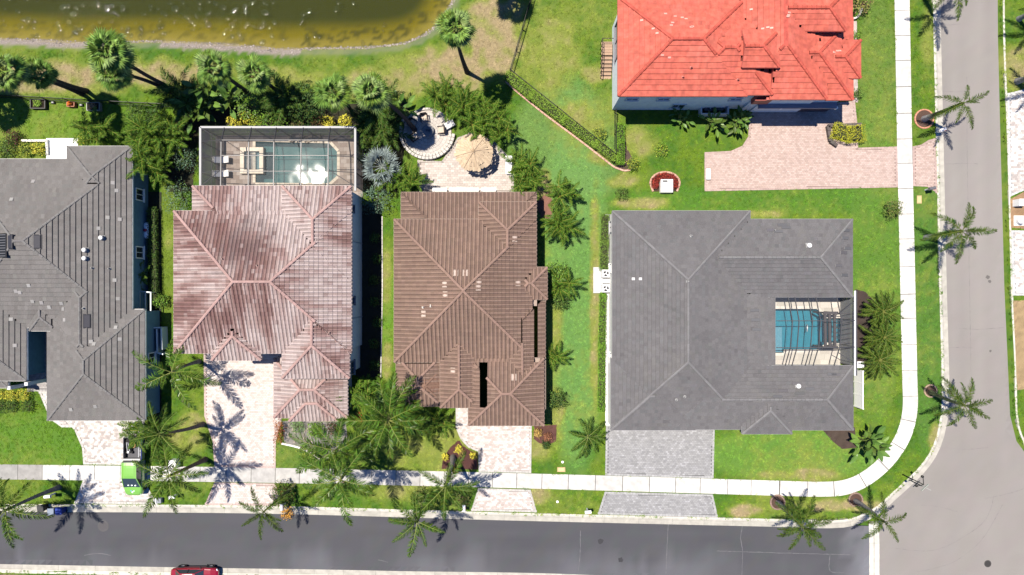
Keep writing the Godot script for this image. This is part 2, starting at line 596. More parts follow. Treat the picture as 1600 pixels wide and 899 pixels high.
func pavers(called: String, label: String, poly: PackedVector2Array, size: Vector2, pal: Array, joint: Color, border: Color, turn := 0.0, y := 0.03, bw := 0.22) -> Node3D:
	# single pavers in running bond, each with its own height and tone; a border course round the edge
	mark(poly, 1)
	var p := poly
	if not Geometry2D.is_polygon_clockwise(p):
		p = p.duplicate()
		p.reverse()
	var o := thing(called, label, "driveway" if called == "driveway" else called.replace("_", " "))
	o.set_meta("kind", "structure")
	var g := Geo.new()
	g.prism(p, -0.12, y - 0.014, joint, joint)
	put(g, "sand_bed", M.paver, o)
	var field := Geometry2D.offset_polygon(p, -bw)
	g = Geo.new()
	for f in field:
		var lo := Vector2(1e9, 1e9)
		var hi := -lo
		for q in f:
			var r: Vector2 = q.rotated(-turn)
			lo = lo.min(r); hi = hi.max(r)
		for j in int((hi.y - lo.y) / size.y) + 1:
			for i in int((hi.x - lo.x) / size.x) + 2:
				var c := (lo + Vector2((i + (0.5 if j % 2 else 0.0)) * size.x, (j + 0.5) * size.y)).rotated(turn)
				if not Geometry2D.is_point_in_polygon(c, f):
					continue
				var big := n_mid.get_noise_2d(c.x * 1.4 + 200, c.y * 1.4) * 0.5 + 0.5
				var col: Color = pal[clampi(int((rng.randf() * 0.72 + big * 0.28) * pal.size()), 0, pal.size() - 1)]
				var h := y + R(-0.003, 0.003)
				var hx := Vector2(size.x * 0.5 - 0.006, 0).rotated(turn)
				var hz := Vector2(0, size.y * 0.5 - 0.006).rotated(turn)
				g.quad(V3(c - hx + hz, h), V3(c + hx + hz, h), V3(c + hx - hz, h), V3(c - hx - hz, h), shade(col, 0.07))
				if rng.randf() < 0.33:
					g.quad(V3(c - hx + hz, h - 0.012), V3(c + hx + hz, h - 0.012), V3(c + hx + hz, h), V3(c - hx + hz, h), col)
	put(g, "pavers", M.paver, o, false, "stuff")
	g = Geo.new()
	var inn := p
	if field.size() == 1:
		for i in p.size():
			var a := p[i]
			var b := p[(i + 1) % p.size()]
			var d := (b - a).normalized()
			var nrm := Vector2(-d.y, d.x)
			if not Geometry2D.is_point_in_polygon((a + b) * 0.5 + nrm * 0.02, p):
				nrm = -nrm
			var k := maxi(1, int(a.distance_to(b) / 0.32))
			for s in k:
				var u := a.lerp(b, float(s) / k)
				var w := a.lerp(b, (s + 0.95) / k)
				var h := y + 0.002 + R(-0.002, 0.002)
				var q := [u, w, w + nrm * (bw - 0.01), u + nrm * (bw - 0.01)]
				var quad := [V3(q[0], h), V3(q[1], h), V3(q[2], h), V3(q[3], h)]
				if (q[1] - q[0]).cross(q[2] - q[0]) > 0:
					quad.reverse()
				g.quad(quad[0], quad[1], quad[2], quad[3], shade(border, 0.12))
		put(g, "border_pavers", M.paver, o, false, "stuff")
	return o

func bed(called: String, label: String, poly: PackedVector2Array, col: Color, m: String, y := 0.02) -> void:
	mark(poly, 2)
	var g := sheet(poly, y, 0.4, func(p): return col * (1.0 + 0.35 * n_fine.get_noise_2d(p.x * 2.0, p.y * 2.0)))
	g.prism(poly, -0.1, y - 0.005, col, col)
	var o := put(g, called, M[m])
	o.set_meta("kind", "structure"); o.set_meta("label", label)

func edging(called: String, label: String, path: PackedVector2Array, w: float, h: float, col: Color, unit := 0.5, mk := "concrete") -> void:
	var o := thing(called, label, "edging")
	var d := PackedVector2Array(path)
	for i in d.size() - 1:
		var k := maxi(1, int(round(d[i].distance_to(d[i + 1]) / unit)))
		for s in k:
			var a := d[i].lerp(d[i + 1], float(s) / k)
			var b := d[i].lerp(d[i + 1], (s + 0.96) / k)
			var g := Geo.new()
			g.cham(Transform3D(Basis(Vector3.UP, -(b - a).angle()), V3((a + b) * 0.5, h * 0.5 - 0.05)), Vector3(a.distance_to(b), h + 0.1, w), 0.03, shade(col, 0.1))
			put(g, "edging_stone", M[mk], o)

func grass_blades() -> void:
	var tufts := []
	for t in 3:
		var g := Geo.new()
		for b in 9:
			var a := TAU * b / 9.0 + R(-0.4, 0.4)
			var at := Vector3(R(-0.09, 0.09), 0, R(-0.09, 0.09))
			var out := Vector3(cos(a), 0, sin(a))
			var side := Vector3(-out.z, 0, out.x) * R(0.012, 0.02)
			var mid := at + out * R(0.03, 0.06) + Vector3.UP * R(0.025, 0.05)
			var tip := mid + out * R(0.04, 0.09) + Vector3.UP * R(-0.01, 0.025)
			var k := R(0.8, 1.15)
			g.quad(at - side, at + side, mid + side, mid - side, Color(k * 0.9, k * 0.9, k * 0.9))
			g.tri(mid - side, mid + side, tip, Color(k, k, k))
		tufts.append(g.mesh())
	var where := [[], [], []]
	var cols := [[], [], []]
	for i in 135000:
		var px := R(-25, 1625)
		var py := R(-20, 915)
		var p := W(px, py)
		if at_mask(p.x, p.z) != 0:
			continue
		if p.z < -22 and p.x < 4 and pond_depth(p.x, p.z) > -1.2:
			continue
		var s := R(0.7, 1.35)
		var k := rng.randi() % 3
		where[k].append(Transform3D(Basis(Vector3.UP, R(0, TAU)).scaled(Vector3(s, s * R(0.7, 1.2), s)), Vector3(p.x, -0.01, p.z)))
		cols[k].append(shade(turf(p.x, p.z), 0.35))
	var o := Node3D.new()
	o.name = "grass"
	add_child(o)
	o.set_meta("kind", "stuff")
	o.set_meta("label", "mown turf of the lawns, green with dry straw patches")
	for k in 3:
		var mm := MultiMesh.new()
		mm.transform_format = MultiMesh.TRANSFORM_3D
		mm.use_colors = true
		mm.mesh = tufts[k]
		mm.instance_count = where[k].size()
		for i in where[k].size():
			mm.set_instance_transform(i, where[k][i]); mm.set_instance_color(i, cols[k][i])
		var mi := MultiMeshInstance3D.new()
		mi.multimesh = mm
		mi.material_override = M.grass
		mi.name = "turf"
		mi.set_meta("kind", "stuff")
		o.add_child(mi, true)

# ---------------------------------------------------------------- houses
class Vol:
	var x0: float
	var x1: float
	var z0: float
	var z1: float
	var h: float
	var p: float
	var over := 0.4
	var wall := true
	var gable_west := false
	var hole := Rect2()
	var dmax := 99.0             # a roof cut off flat at the top
	func high(x: float, z: float) -> float:
		if hole.has_point(Vector2(x, z)):
			return -99.0
		var d := minf(minf(x - x0, x1 - x), minf(z - z0, z1 - z))
		if d >= 0.0 and gable_west:
			d = minf(x1 - x, minf(z - z0, z1 - z))
		return -99.0 if d < 0.0 else h + p * minf(d, dmax)

func vol(px0: float, py0: float, px1: float, py1: float, h: float, p := 0.42, over := 0.4, wall := true) -> Vol:
	var a := W(px0, py0, h)
	var b := W(px1, py1, h)
	var o := Vol.new()
	o.x0 = a.x; o.z0 = a.z; o.x1 = b.x; o.z1 = b.z
	o.h = h; o.p = p; o.over = over; o.wall = wall
	return o

# style: w tile width, c course, t butt thickness, amp roll height (0 for flat tiles), col Callable(x, z) -> Color, cap Color, holes [Rect2]
func roof(o: Node3D, vols: Array, style: Dictionary) -> void:
	var prof := [[0.0, 0.0], [1.0, 0.0]]
	if style.amp > 0.0:
		prof = [[0.0, 0.0], [0.12, 0.7], [0.32, 1.0], [0.52, 0.7], [0.64, 0.0], [1.0, 0.0]]
	for i in vols.size():
		var a: Vol = vols[i]
		var sx := a.x1 - a.x0
		var sz := a.z1 - a.z0
		var deep := sz * 0.5 if a.gable_west else minf(minf(sx, sz) * 0.5, a.dmax)
		for side in 4:
			if a.gable_west and side == 3:
				continue
			var cl := 0.0 if a.gable_west and side == 0 else 1.0
			var cr := 0.0 if a.gable_west and side == 2 else 1.0
			# along: direction of the eave, seen from outside left to right; inward: towards the ridge
			var corner: Vector3 = [Vector3(a.x0, 0, a.z1), Vector3(a.x1, 0, a.z1), Vector3(a.x1, 0, a.z0), Vector3(a.x0, 0, a.z0)][side]
			var along: Vector3 = [Vector3(1, 0, 0), Vector3(0, 0, -1), Vector3(-1, 0, 0), Vector3(0, 0, 1)][side]
			var inward: Vector3 = [Vector3(0, 0, -1), Vector3(-1, 0, 0), Vector3(0, 0, 1), Vector3(1, 0, 0)][side]
			var len := sx if side % 2 == 0 else sz
			var g := Geo.new()
			for r in int(ceil(deep / style.c)):
				var d0: float = r * style.c
				var d1 := minf(d0 + style.c, deep)
				var shift: float = 0.5 * style.w if style.amp == 0.0 and r % 2 else 0.0
				for k in int(ceil(len / style.w)) + 1:
					var u0: float = k * style.w - shift
					var mid := clampf(u0 + style.w * 0.5, d0 * cl, len - d0 * cr)
					var dm := (d0 + d1) * 0.5
					if u0 + style.w <= d0 * cl or u0 >= len - d0 * cr:
						continue
					var c := corner + along * mid + inward * dm
					var y := a.h + a.p * dm
					var hidden := false
					for j in vols.size():
						if j == i:
							continue
						var hh: float = vols[j].high(c.x, c.z)
						if hh > y + 0.055:
							hidden = true
							break
						if j < i and hh > y - 0.02:   # flush with an earlier wing: leave the tile to that wing where it covers it whole
							var e0: Vector3 = c - along * style.w * 0.5 - inward * style.c * 0.5
							var e1: Vector3 = c + along * style.w * 0.5 - inward * style.c * 0.5
							var e2: Vector3 = c - along * style.w * 0.5 + inward * style.c * 0.5
							var e3: Vector3 = c + along * style.w * 0.5 + inward * style.c * 0.5
							var yl: float = a.h + a.p * d0 - 0.004
							var yh: float = a.h + a.p * (d0 + style.c) - 0.004
							var vj: Vol = vols[j]
							if vj.high(e0.x + inward.x * 0.02, e0.z + inward.z * 0.02) > yl and vj.high(e1.x + inward.x * 0.02, e1.z + inward.z * 0.02) > yl and vj.high(e2.x, e2.z) > yh and vj.high(e3.x, e3.z) > yh:
								hidden = true
								break
					if a.hole.has_point(Vector2(c.x, c.z)):
						hidden = true
					if hidden:
						continue
					for hole in style.get("holes", []):
						if hole.has_point(Vector2(c.x, c.z)):
							hidden = true
					if hidden:
						continue
					var col: Color = style.col.call(c.x, c.z, side)
					var lift: float = style.t + R(-0.006, 0.006) - 0.004 * i
					var over := -0.03 if r == 0 else 0.0
					for q in prof.size() - 1:
						var ua: float = u0 + prof[q][0] * style.w
						var ub: float = u0 + prof[q + 1][0] * style.w
						var b0 := clampf(ua, d0 * cl, len - d0 * cr)
						var b1 := clampf(ub, d0 * cl, len - d0 * cr)
						var t0 := clampf(ua, d1 * cl, len - d1 * cr)
						var t1 := clampf(ub, d1 * cl, len - d1 * cr)
						if b1 - b0 < 0.004 and t1 - t0 < 0.004:
							continue
						var ya: float = a.h + prof[q][1] * style.amp
						var yb: float = a.h + prof[q + 1][1] * style.amp
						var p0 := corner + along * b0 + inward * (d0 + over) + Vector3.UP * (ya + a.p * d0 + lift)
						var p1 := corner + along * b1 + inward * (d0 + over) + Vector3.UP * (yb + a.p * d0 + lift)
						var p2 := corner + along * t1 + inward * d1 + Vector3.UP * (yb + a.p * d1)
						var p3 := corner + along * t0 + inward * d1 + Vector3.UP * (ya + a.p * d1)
						g.quad(p0, p1, p2, p3, col * Color(0.66, 0.65, 0.65) if style.amp > 0.0 and q >= 3 else col)  # rolled tiles: pans darkened, occlusion shade and dirt both put into the colour
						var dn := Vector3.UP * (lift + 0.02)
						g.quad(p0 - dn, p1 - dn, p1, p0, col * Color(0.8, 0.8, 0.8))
			if g.v.size():
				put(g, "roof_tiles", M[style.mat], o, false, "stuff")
		# ridge and hip caps, one run of lapped cap tiles per line
		var e := Vector3(deep, 0, deep)
		var r0 := Vector3(a.x0 + (0.0 if a.gable_west else deep), 0, a.z0 + deep)
		var r1 := Vector3(a.x1 - deep, 0, a.z1 - deep)
		var lines := [[Vector3(a.x0, 0, a.z0), r0], [Vector3(a.x1, 0, a.z1), r1]]
		lines.append([Vector3(a.x1, 0, a.z0), Vector3(r1.x, 0, r0.z)])
		lines.append([Vector3(a.x0, 0, a.z1), Vector3(r0.x, 0, r1.z)])
		if a.gable_west:
			lines = [lines[1], lines[2]]
		if a.dmax < 90.0:
			var tg := Geo.new()
			var ty := a.h + a.p * a.dmax
			tg.quad(Vector3(r0.x, ty, r1.z), Vector3(r1.x, ty, r1.z), Vector3(r1.x, ty, r0.z), Vector3(r0.x, ty, r0.z), style.cap)
			put(tg, "roof_deck", M[style.mat], o)
		elif r0.distance_to(r1) > 0.3:
			lines.append([r0, r1])
		for l in lines:
			var n := maxi(1, int(l[0].distance_to(l[1]) / 0.42))
			var g := Geo.new()
			for k in n:
				var u: Vector3 = l[0].lerp(l[1], float(k) / n)
				var w: Vector3 = l[0].lerp(l[1], (k + 1.12) / n)
				var c := (u + w) * 0.5
				var y := a.high(c.x, c.z)
				var hidden := false
				for j in vols.size():
					if j != i:
						var hh: float = vols[j].high(c.x, c.z)
						if hh > y + 0.06:
							hidden = true
				for hole in style.get("holes", []):
					if hole.has_point(Vector2(c.x, c.z)):
						hidden = true
				var across: Vector3 = (l[1] - l[0]).cross(Vector3.UP).normalized() * 0.4
				var top := [-99.0, -99.0]
				for j in vols.size():
					top[0] = maxf(top[0], vols[j].high(c.x + across.x, c.z + across.z))
					top[1] = maxf(top[1], vols[j].high(c.x - across.x, c.z - across.z))
				for m in 2:
					if top[m] < 0.0:
						top[m] = y - a.p * 0.28
				if 2.0 * y - top[0] - top[1] < 0.09:   # the union of roofs runs on smoothly here: no hip
					hidden = true
				if hidden or y < 0:
					continue
				u.y = a.high(clampf(u.x, a.x0, a.x1), clampf(u.z, a.z0, a.z1)) + 0.05 + style.amp * 0.4
				w.y = a.high(clampf(w.x, a.x0, a.x1), clampf(w.z, a.z0, a.z1)) + 0.025 + style.amp * 0.4
				var f := (w - u).normalized()
				var s := f.cross(Vector3.UP).normalized()
				var t := s.cross(f)
				var col := shade(style.cap, 0.1)
				var rr: float = style.get("capr", 0.13)
				for q in 4:
					var a0 := -0.15 + (PI + 0.3) * q / 4.0
					var a1 := -0.15 + (PI + 0.3) * (q + 1) / 4.0
					var o0 := s * cos(a0) * rr + t * sin(a0) * rr * 0.75
					var o1 := s * cos(a1) * rr + t * sin(a1) * rr * 0.75
					g.quad(u + o0, w + o0 * 0.85, w + o1 * 0.85, u + o1, col)
					g.tri(u, u + o0, u + o1, col * Color(0.6, 0.6, 0.6))
			if g.v.size():
				put(g, "ridge_cap", M[style.mat], o, false, "stuff")

func walls(o: Node3D, vols: Array, col: Color, fascia: Color, low := -0.1) -> void:
	for i in vols.size():
		var a: Vol = vols[i]
		var s := a.over + 0.005 * i
		var g := Geo.new()
		if a.wall:
			g.box(T(Vector3((a.x0 + a.x1) / 2, (a.h - 0.06 + low) / 2, (a.z0 + a.z1) / 2)), Vector3(a.x1 - a.x0 - 2 * s, a.h - 0.06 - low, a.z1 - a.z0 - 2 * s), col, false)
			put(g, "wall", M.stucco, o)
			mark(PackedVector2Array([Vector2(a.x0 + s, a.z0 + s), Vector2(a.x1 - s, a.z0 + s), Vector2(a.x1 - s, a.z1 - s), Vector2(a.x0 + s, a.z1 - s)]), 1)
		if a.gable_west:
			g = Geo.new()
			var zm := (a.z0 + a.z1) / 2
			g.tri(Vector3(a.x0 + 0.03, a.h - 0.02, a.z0), Vector3(a.x0 + 0.03, a.h - 0.02, a.z1), Vector3(a.x0 + 0.03, a.h + a.p * (zm - a.z0), zm), fascia)
			g.quad(Vector3(a.x0 + 0.03, a.h - 1.2, a.z0), Vector3(a.x0 + 0.03, a.h - 1.2, a.z1), Vector3(a.x0 + 0.03, a.h - 0.02, a.z1), Vector3(a.x0 + 0.03, a.h - 0.02, a.z0), fascia)
			put(g, "gable_wall", M.stucco, o)
		# fascia boards and soffit, left out where another wing runs over them
		g = Geo.new()
		var cs := [Vector3(a.x0, 0, a.z1), Vector3(a.x1, 0, a.z1), Vector3(a.x1, 0, a.z0), Vector3(a.x0, 0, a.z0)]
		var ce := Vector3((a.x0 + a.x1) / 2, 0, (a.z0 + a.z1) / 2)
		for k in 4:
			var p: Vector3 = cs[k]
			var q: Vector3 = cs[(k + 1) % 4]
			var n := maxi(1, int(p.distance_to(q) / 0.5))
			for m in n:
				var u := p.lerp(q, float(m) / n)
				var w := p.lerp(q, float(m + 1) / n)
				var c := (u + w) / 2
				var hidden := false
				for j in vols.size():
					if j != i and vols[j].high(c.x, c.z) > a.h - 0.03 and (j < i or vols[j].high(c.x, c.z) > a.h + 0.06):
						hidden = true
				if a.hole.has_point(Vector2(lerpf(c.x, ce.x, 0.08), lerpf(c.z, ce.z, 0.08))):
					hidden = true
				if hidden:
					if g.v.size():
						put(g, "fascia", M.paint, o)
						g = Geo.new()
					continue
				var inn := Vector3(signf(ce.x - c.x), 0, 0) if k % 2 else Vector3(0, 0, signf(ce.z - c.z))
				var y := a.h - 0.005 * i
				var out := -inn * 0.06
				g.quad(u + out + Vector3.UP * (y - 0.2), w + out + Vector3.UP * (y - 0.2), w + out + Vector3.UP * (y + 0.03), u + out + Vector3.UP * (y + 0.03), fascia)
				g.quad(u + out + Vector3.UP * (y + 0.03), w + out + Vector3.UP * (y + 0.03), w + Vector3.UP * (y + 0.03), u + Vector3.UP * (y + 0.03), fascia)
				g.quad(w + out + Vector3.UP * (y - 0.2), u + out + Vector3.UP * (y - 0.2), u + inn * (s + 0.1) + Vector3.UP * (y - 0.19), w + inn * (s + 0.1) + Vector3.UP * (y - 0.19), fascia)
			if g.v.size():
				put(g, "fascia", M.paint, o)
				g = Geo.new()

func window(o: Node3D, at: Vector3, wide: float, high: float, facing: Vector3, frame: Color, called := "window") -> void:
	var t := Transform3D(Basis(facing.cross(Vector3.UP) * -1.0, Vector3.UP, facing), at)
	var g := Geo.new()
	var b := 0.1
	for s in [-1, 1]:
		g.box(t * T(Vector3(s * (wide / 2 - b / 2), 0, 0.04)), Vector3(b, high, 0.12), frame)
		g.box(t * T(Vector3(0, s * (high / 2 - b / 2), 0.038)), Vector3(wide - 2 * b, b, 0.116), frame)
	if wide > 1.0:
		g.box(t * T(Vector3(0, 0, 0.03)), Vector3(0.05, high - 2 * b, 0.08), frame)
	g.box(t * T(Vector3(0, -high / 2 - 0.04, 0.07)), Vector3(wide + 0.16, 0.07, 0.2), frame)
	var f := put(g, called, M.paint, o)
	g = Geo.new()
	g.quad(t * Vector3(-wide / 2 + b, -high / 2 + b, 0.02), t * Vector3(wide / 2 - b, -high / 2 + b, 0.02), t * Vector3(wide / 2 - b, high / 2 - b, 0.02), t * Vector3(-wide / 2 + b, high / 2 - b, 0.02), Color.WHITE)
	put(g, "pane", M.glass, f)

func door(o: Node3D, at: Vector3, wide: float, high: float, facing: Vector3, col: Color, rows := 4, called := "garage_door") -> void:
	var t := Transform3D(Basis(facing.cross(Vector3.UP) * -1.0, Vector3.UP, facing), at)
	var g := Geo.new()
	g.box(t * T(Vector3(0, 0, 0.0)), Vector3(wide, high, 0.06), col)
	var d := put(g, called, M.paint, o)
	for r in rows:
		g = Geo.new()
		g.box(t * T(Vector3(0, -high / 2 + (r + 0.5) * high / rows, 0.04)), Vector3(wide - 0.08, high / rows - 0.03, 0.05), shade(col, 0.05))
		put(g, "door_panel", M.paint, d)

func roof_top(vols: Array, px: float, py: float) -> Vector3:  # where the line of sight of the survey meets the roof
	var h := 4.0
	var p := W(px, py, h)
	for k in 12:
		var best := -99.0
		for a in vols:
			best = maxf(best, a.high(p.x, p.z))
		if best > 0:
			h = lerpf(h, best, 0.8)
		p = W(px, py, h)
	return p

func slope_turn(vols: Array, p: Vector3) -> Basis:  # a frame lying on the roof at p
	var f := func(x, z):
		var best := -99.0
		for a in vols:
			best = maxf(best, a.high(x, z))
		return best
	var e := 0.15
	var n := Vector3(f.call(p.x - e, p.z) - f.call(p.x + e, p.z), 2 * e, f.call(p.x, p.z - e) - f.call(p.x, p.z + e)).normalized()
	if n.y < 0.6:
		n = Vector3.UP
	var x := Vector3.RIGHT.cross(n).cross(n) * -1.0
	x = n.cross(Vector3.BACK).normalized()
	return Basis(x, n, x.cross(n))

func vents(o: Node3D, vols: Array, spots: Array, kind: String, size: Vector3, col: Color) -> void:  # flashing plates, tile vents, pipes
	for s in spots:
		var p := roof_top(vols, s[0], s[1])
		var b := slope_turn(vols, p)
		var g := Geo.new()
		if kind == "plumbing_vent":
			g.lathe([[0.07, -0.2], [0.07, 0.32], [0.055, 0.34], [0.055, 0.3], [0.0, 0.3]], 10, T(p), col)
			g.lathe([[0.17, 0.02], [0.15, 0.06], [0.09, 0.09]], 12, Transform3D(b, p), col)
		elif kind == "turbine_vent":
			g.lathe([[0.13, -0.2], [0.13, 0.2], [0.2, 0.23], [0.24, 0.32], [0.2, 0.42], [0.0, 0.46]], 14, T(p), col)
			g.box(Transform3D(b, p + b.y * 0.06), Vector3(0.5, 0.05, 0.5), col * Color(0.4, 0.4, 0.4))
		elif kind == "roof_tile":
			g.cham(Transform3D(b, p + b.y * 0.075), size, 0.02, shade(col, 0.12))
		else:
			g.cham(Transform3D(b, p + b.y * (size.y * 0.5 + 0.02)), size, 0.04, col)
			g.box(Transform3D(b, p + b.y * 0.05), Vector3(size.x + 0.16, 0.05, size.z + 0.16), col * Color(0.8, 0.8, 0.8))
		put(g, kind, M.paint, o)

const SKYDIRS := {"E": Vector3(1, 0, 0), "W": Vector3(-1, 0, 0), "N": Vector3(0, 0, -1), "S": Vector3(0, 0, 1)}

func mottle(base: Color, by: float, alt: Color, alt_p: float, lich := 0.0, lcol := Color.WHITE, f := 1.0) -> Callable:
	return func(x, z, _side):
		var k := 1.0 + by * (n_mid.get_noise_2d(x * f, z * f) * 0.9 + n_fine.get_noise_2d(x * 1.3, z * 1.3) * 0.6)
		var c: Color = base * k
		if rng.randf() < alt_p:
			c = c.lerp(alt, R(0.3, 0.9))
		if lich > 0.0:
			c = c.lerp(lcol, clampf((n_mid.get_noise_2d(x * 0.9 + 31, z * 0.9) + n_fine.get_noise_2d(x * 1.1, z) * 0.8) * lich, 0, 0.85))
		c.a = 1.0
		return shade(c, 0.09)

func house_grey_left() -> void:
	var o := thing("house", "grey flat-tiled house with blue walls behind the yellow hedge and cobbled drive", "house", W(100, 430))
	var vs := [vol(-70, 249, 206, 512, 3.3, 0.42, 0.15), vol(105, 229, 206, 330, 3.3, 0.42, 0.15), vol(76, 400, 206, 600, 3.3, 0.42, 0.15), vol(74, 484, 226, 657, 3.3, 0.42, 0.2), vol(-40, 400, 41, 595, 3.3), vol(46, 462, 89, 517, 3.5, 0.42, 0.2), vol(-30, 590, 12, 606, 2.9, 0.3)]
	roof(o, vs, {"w": 0.34, "c": 0.44, "t": 0.1, "amp": 0.0, "mat": "tile", "col": mottle(Color(0.132, 0.125, 0.121), 0.12, Color(0.15, 0.143, 0.138), 0.12), "cap": Color(0.16, 0.155, 0.152), "capr": 0.12})
	walls(o, vs, Color(0.075, 0.155, 0.225), Color(0.62, 0.62, 0.6))
	var e: float = vs[0].x1 - 0.15
	for py in [262, 305, 395]:
		window(o, Vector3(e, 1.75, (py - 449.5) / PPM * 0.98), 1.25, 1.5, SKYDIRS.E, Color(0.55, 0.57, 0.58))
	var e2: float = vs[3].x1 - 0.22
	window(o, Vector3(e2, 1.7, (560 - 449.5) / PPM * 0.97), 1.1, 1.3, SKYDIRS.E, Color(0.5, 0.52, 0.54))
	window(o, Vector3(vs[2].x0 + 0.16, 1.7, (545 - 449.5) / PPM * 0.97), 1.5, 1.8, SKYDIRS.W, Color(0.55, 0.57, 0.58))
	window(o, Vector3(W(66, 0).x, 1.4, vs[0].z1 - 0.14), 1.0, 2.2, SKYDIRS.S, Color(0.5, 0.52, 0.54))
	window(o, Vector3(W(30, 0).x, 1.6, vs[0].z0 + 0.15), 2.2, 1.7, SKYDIRS.N, Color(0.55, 0.57, 0.58))
	door(o, Vector3((vs[3].x0 + vs[3].x1) / 2, 1.15, vs[3].z1 - 0.19), 4.9, 2.3, SKYDIRS.S, Color(0.6, 0.6, 0.58))
	vents(o, vs, [[176, 286], [182, 298], [168, 340], [187, 343], [154, 357], [179, 438], [52, 284], [18, 312], [45, 446], [184, 467], [25, 455], [31, 457], [17, 499], [23, 540], [51, 471], [65, 473], [187, 530], [142, 534], [147, 538], [181, 512], [111, 640], [149, 635], [96, 474], [99, 483], [101, 500], [77, 480]], "roof_tile", Vector3(0.36, 0.05, 0.36), Color(0.19, 0.185, 0.18))
	vents(o, vs, [[58, 378], [17, 378], [136, 502]], "roof_vent", Vector3(0.55, 0.12, 1.25), Color(0.022, 0.023, 0.028))
	vents(o, vs, [[160, 372], [134, 391], [134, 404]], "turbine_vent", Vector3.ONE, Color(0.36, 0.36, 0.36))
	vents(o, vs, [[144, 419], [171, 420], [131, 482]], "plumbing_vent", Vector3.ONE, Color(0.2, 0.2, 0.2))
	# solar water panel at the picture's edge
	var p := roof_top(vs, 2, 384)
	var b := slope_turn(vs, p)
	var g := Geo.new()
	g.cham(Transform3D(b, p + b.y * 0.12), Vector3(1.9, 0.1, 2.3), 0.03, Color(0.012, 0.013, 0.018))
	var sp := put(g, "solar_panel", M.metal, o)
	for k in 9:
		g = Geo.new()
		g.box(Transform3D(b, p + b.y * 0.185 + b.z * (-1.0 + k * 0.25)), Vector3(1.75, 0.025, 0.05), Color(0.16, 0.16, 0.17))
		put(g, "panel_rib", M.metal, sp)
	# the entry court: white columns and a wall of glass below the roof
	g = Geo.new()
	for q in [[72, 594], [46, 600]]:
		var c := W(q[0], q[1])
		g.cham(T(c + Vector3(0, 1.5, 0)), Vector3(0.35, 3.0, 0.35), 0.03, Color(0.55, 0.56, 0.56))
	put(g, "column", M.stucco, o)

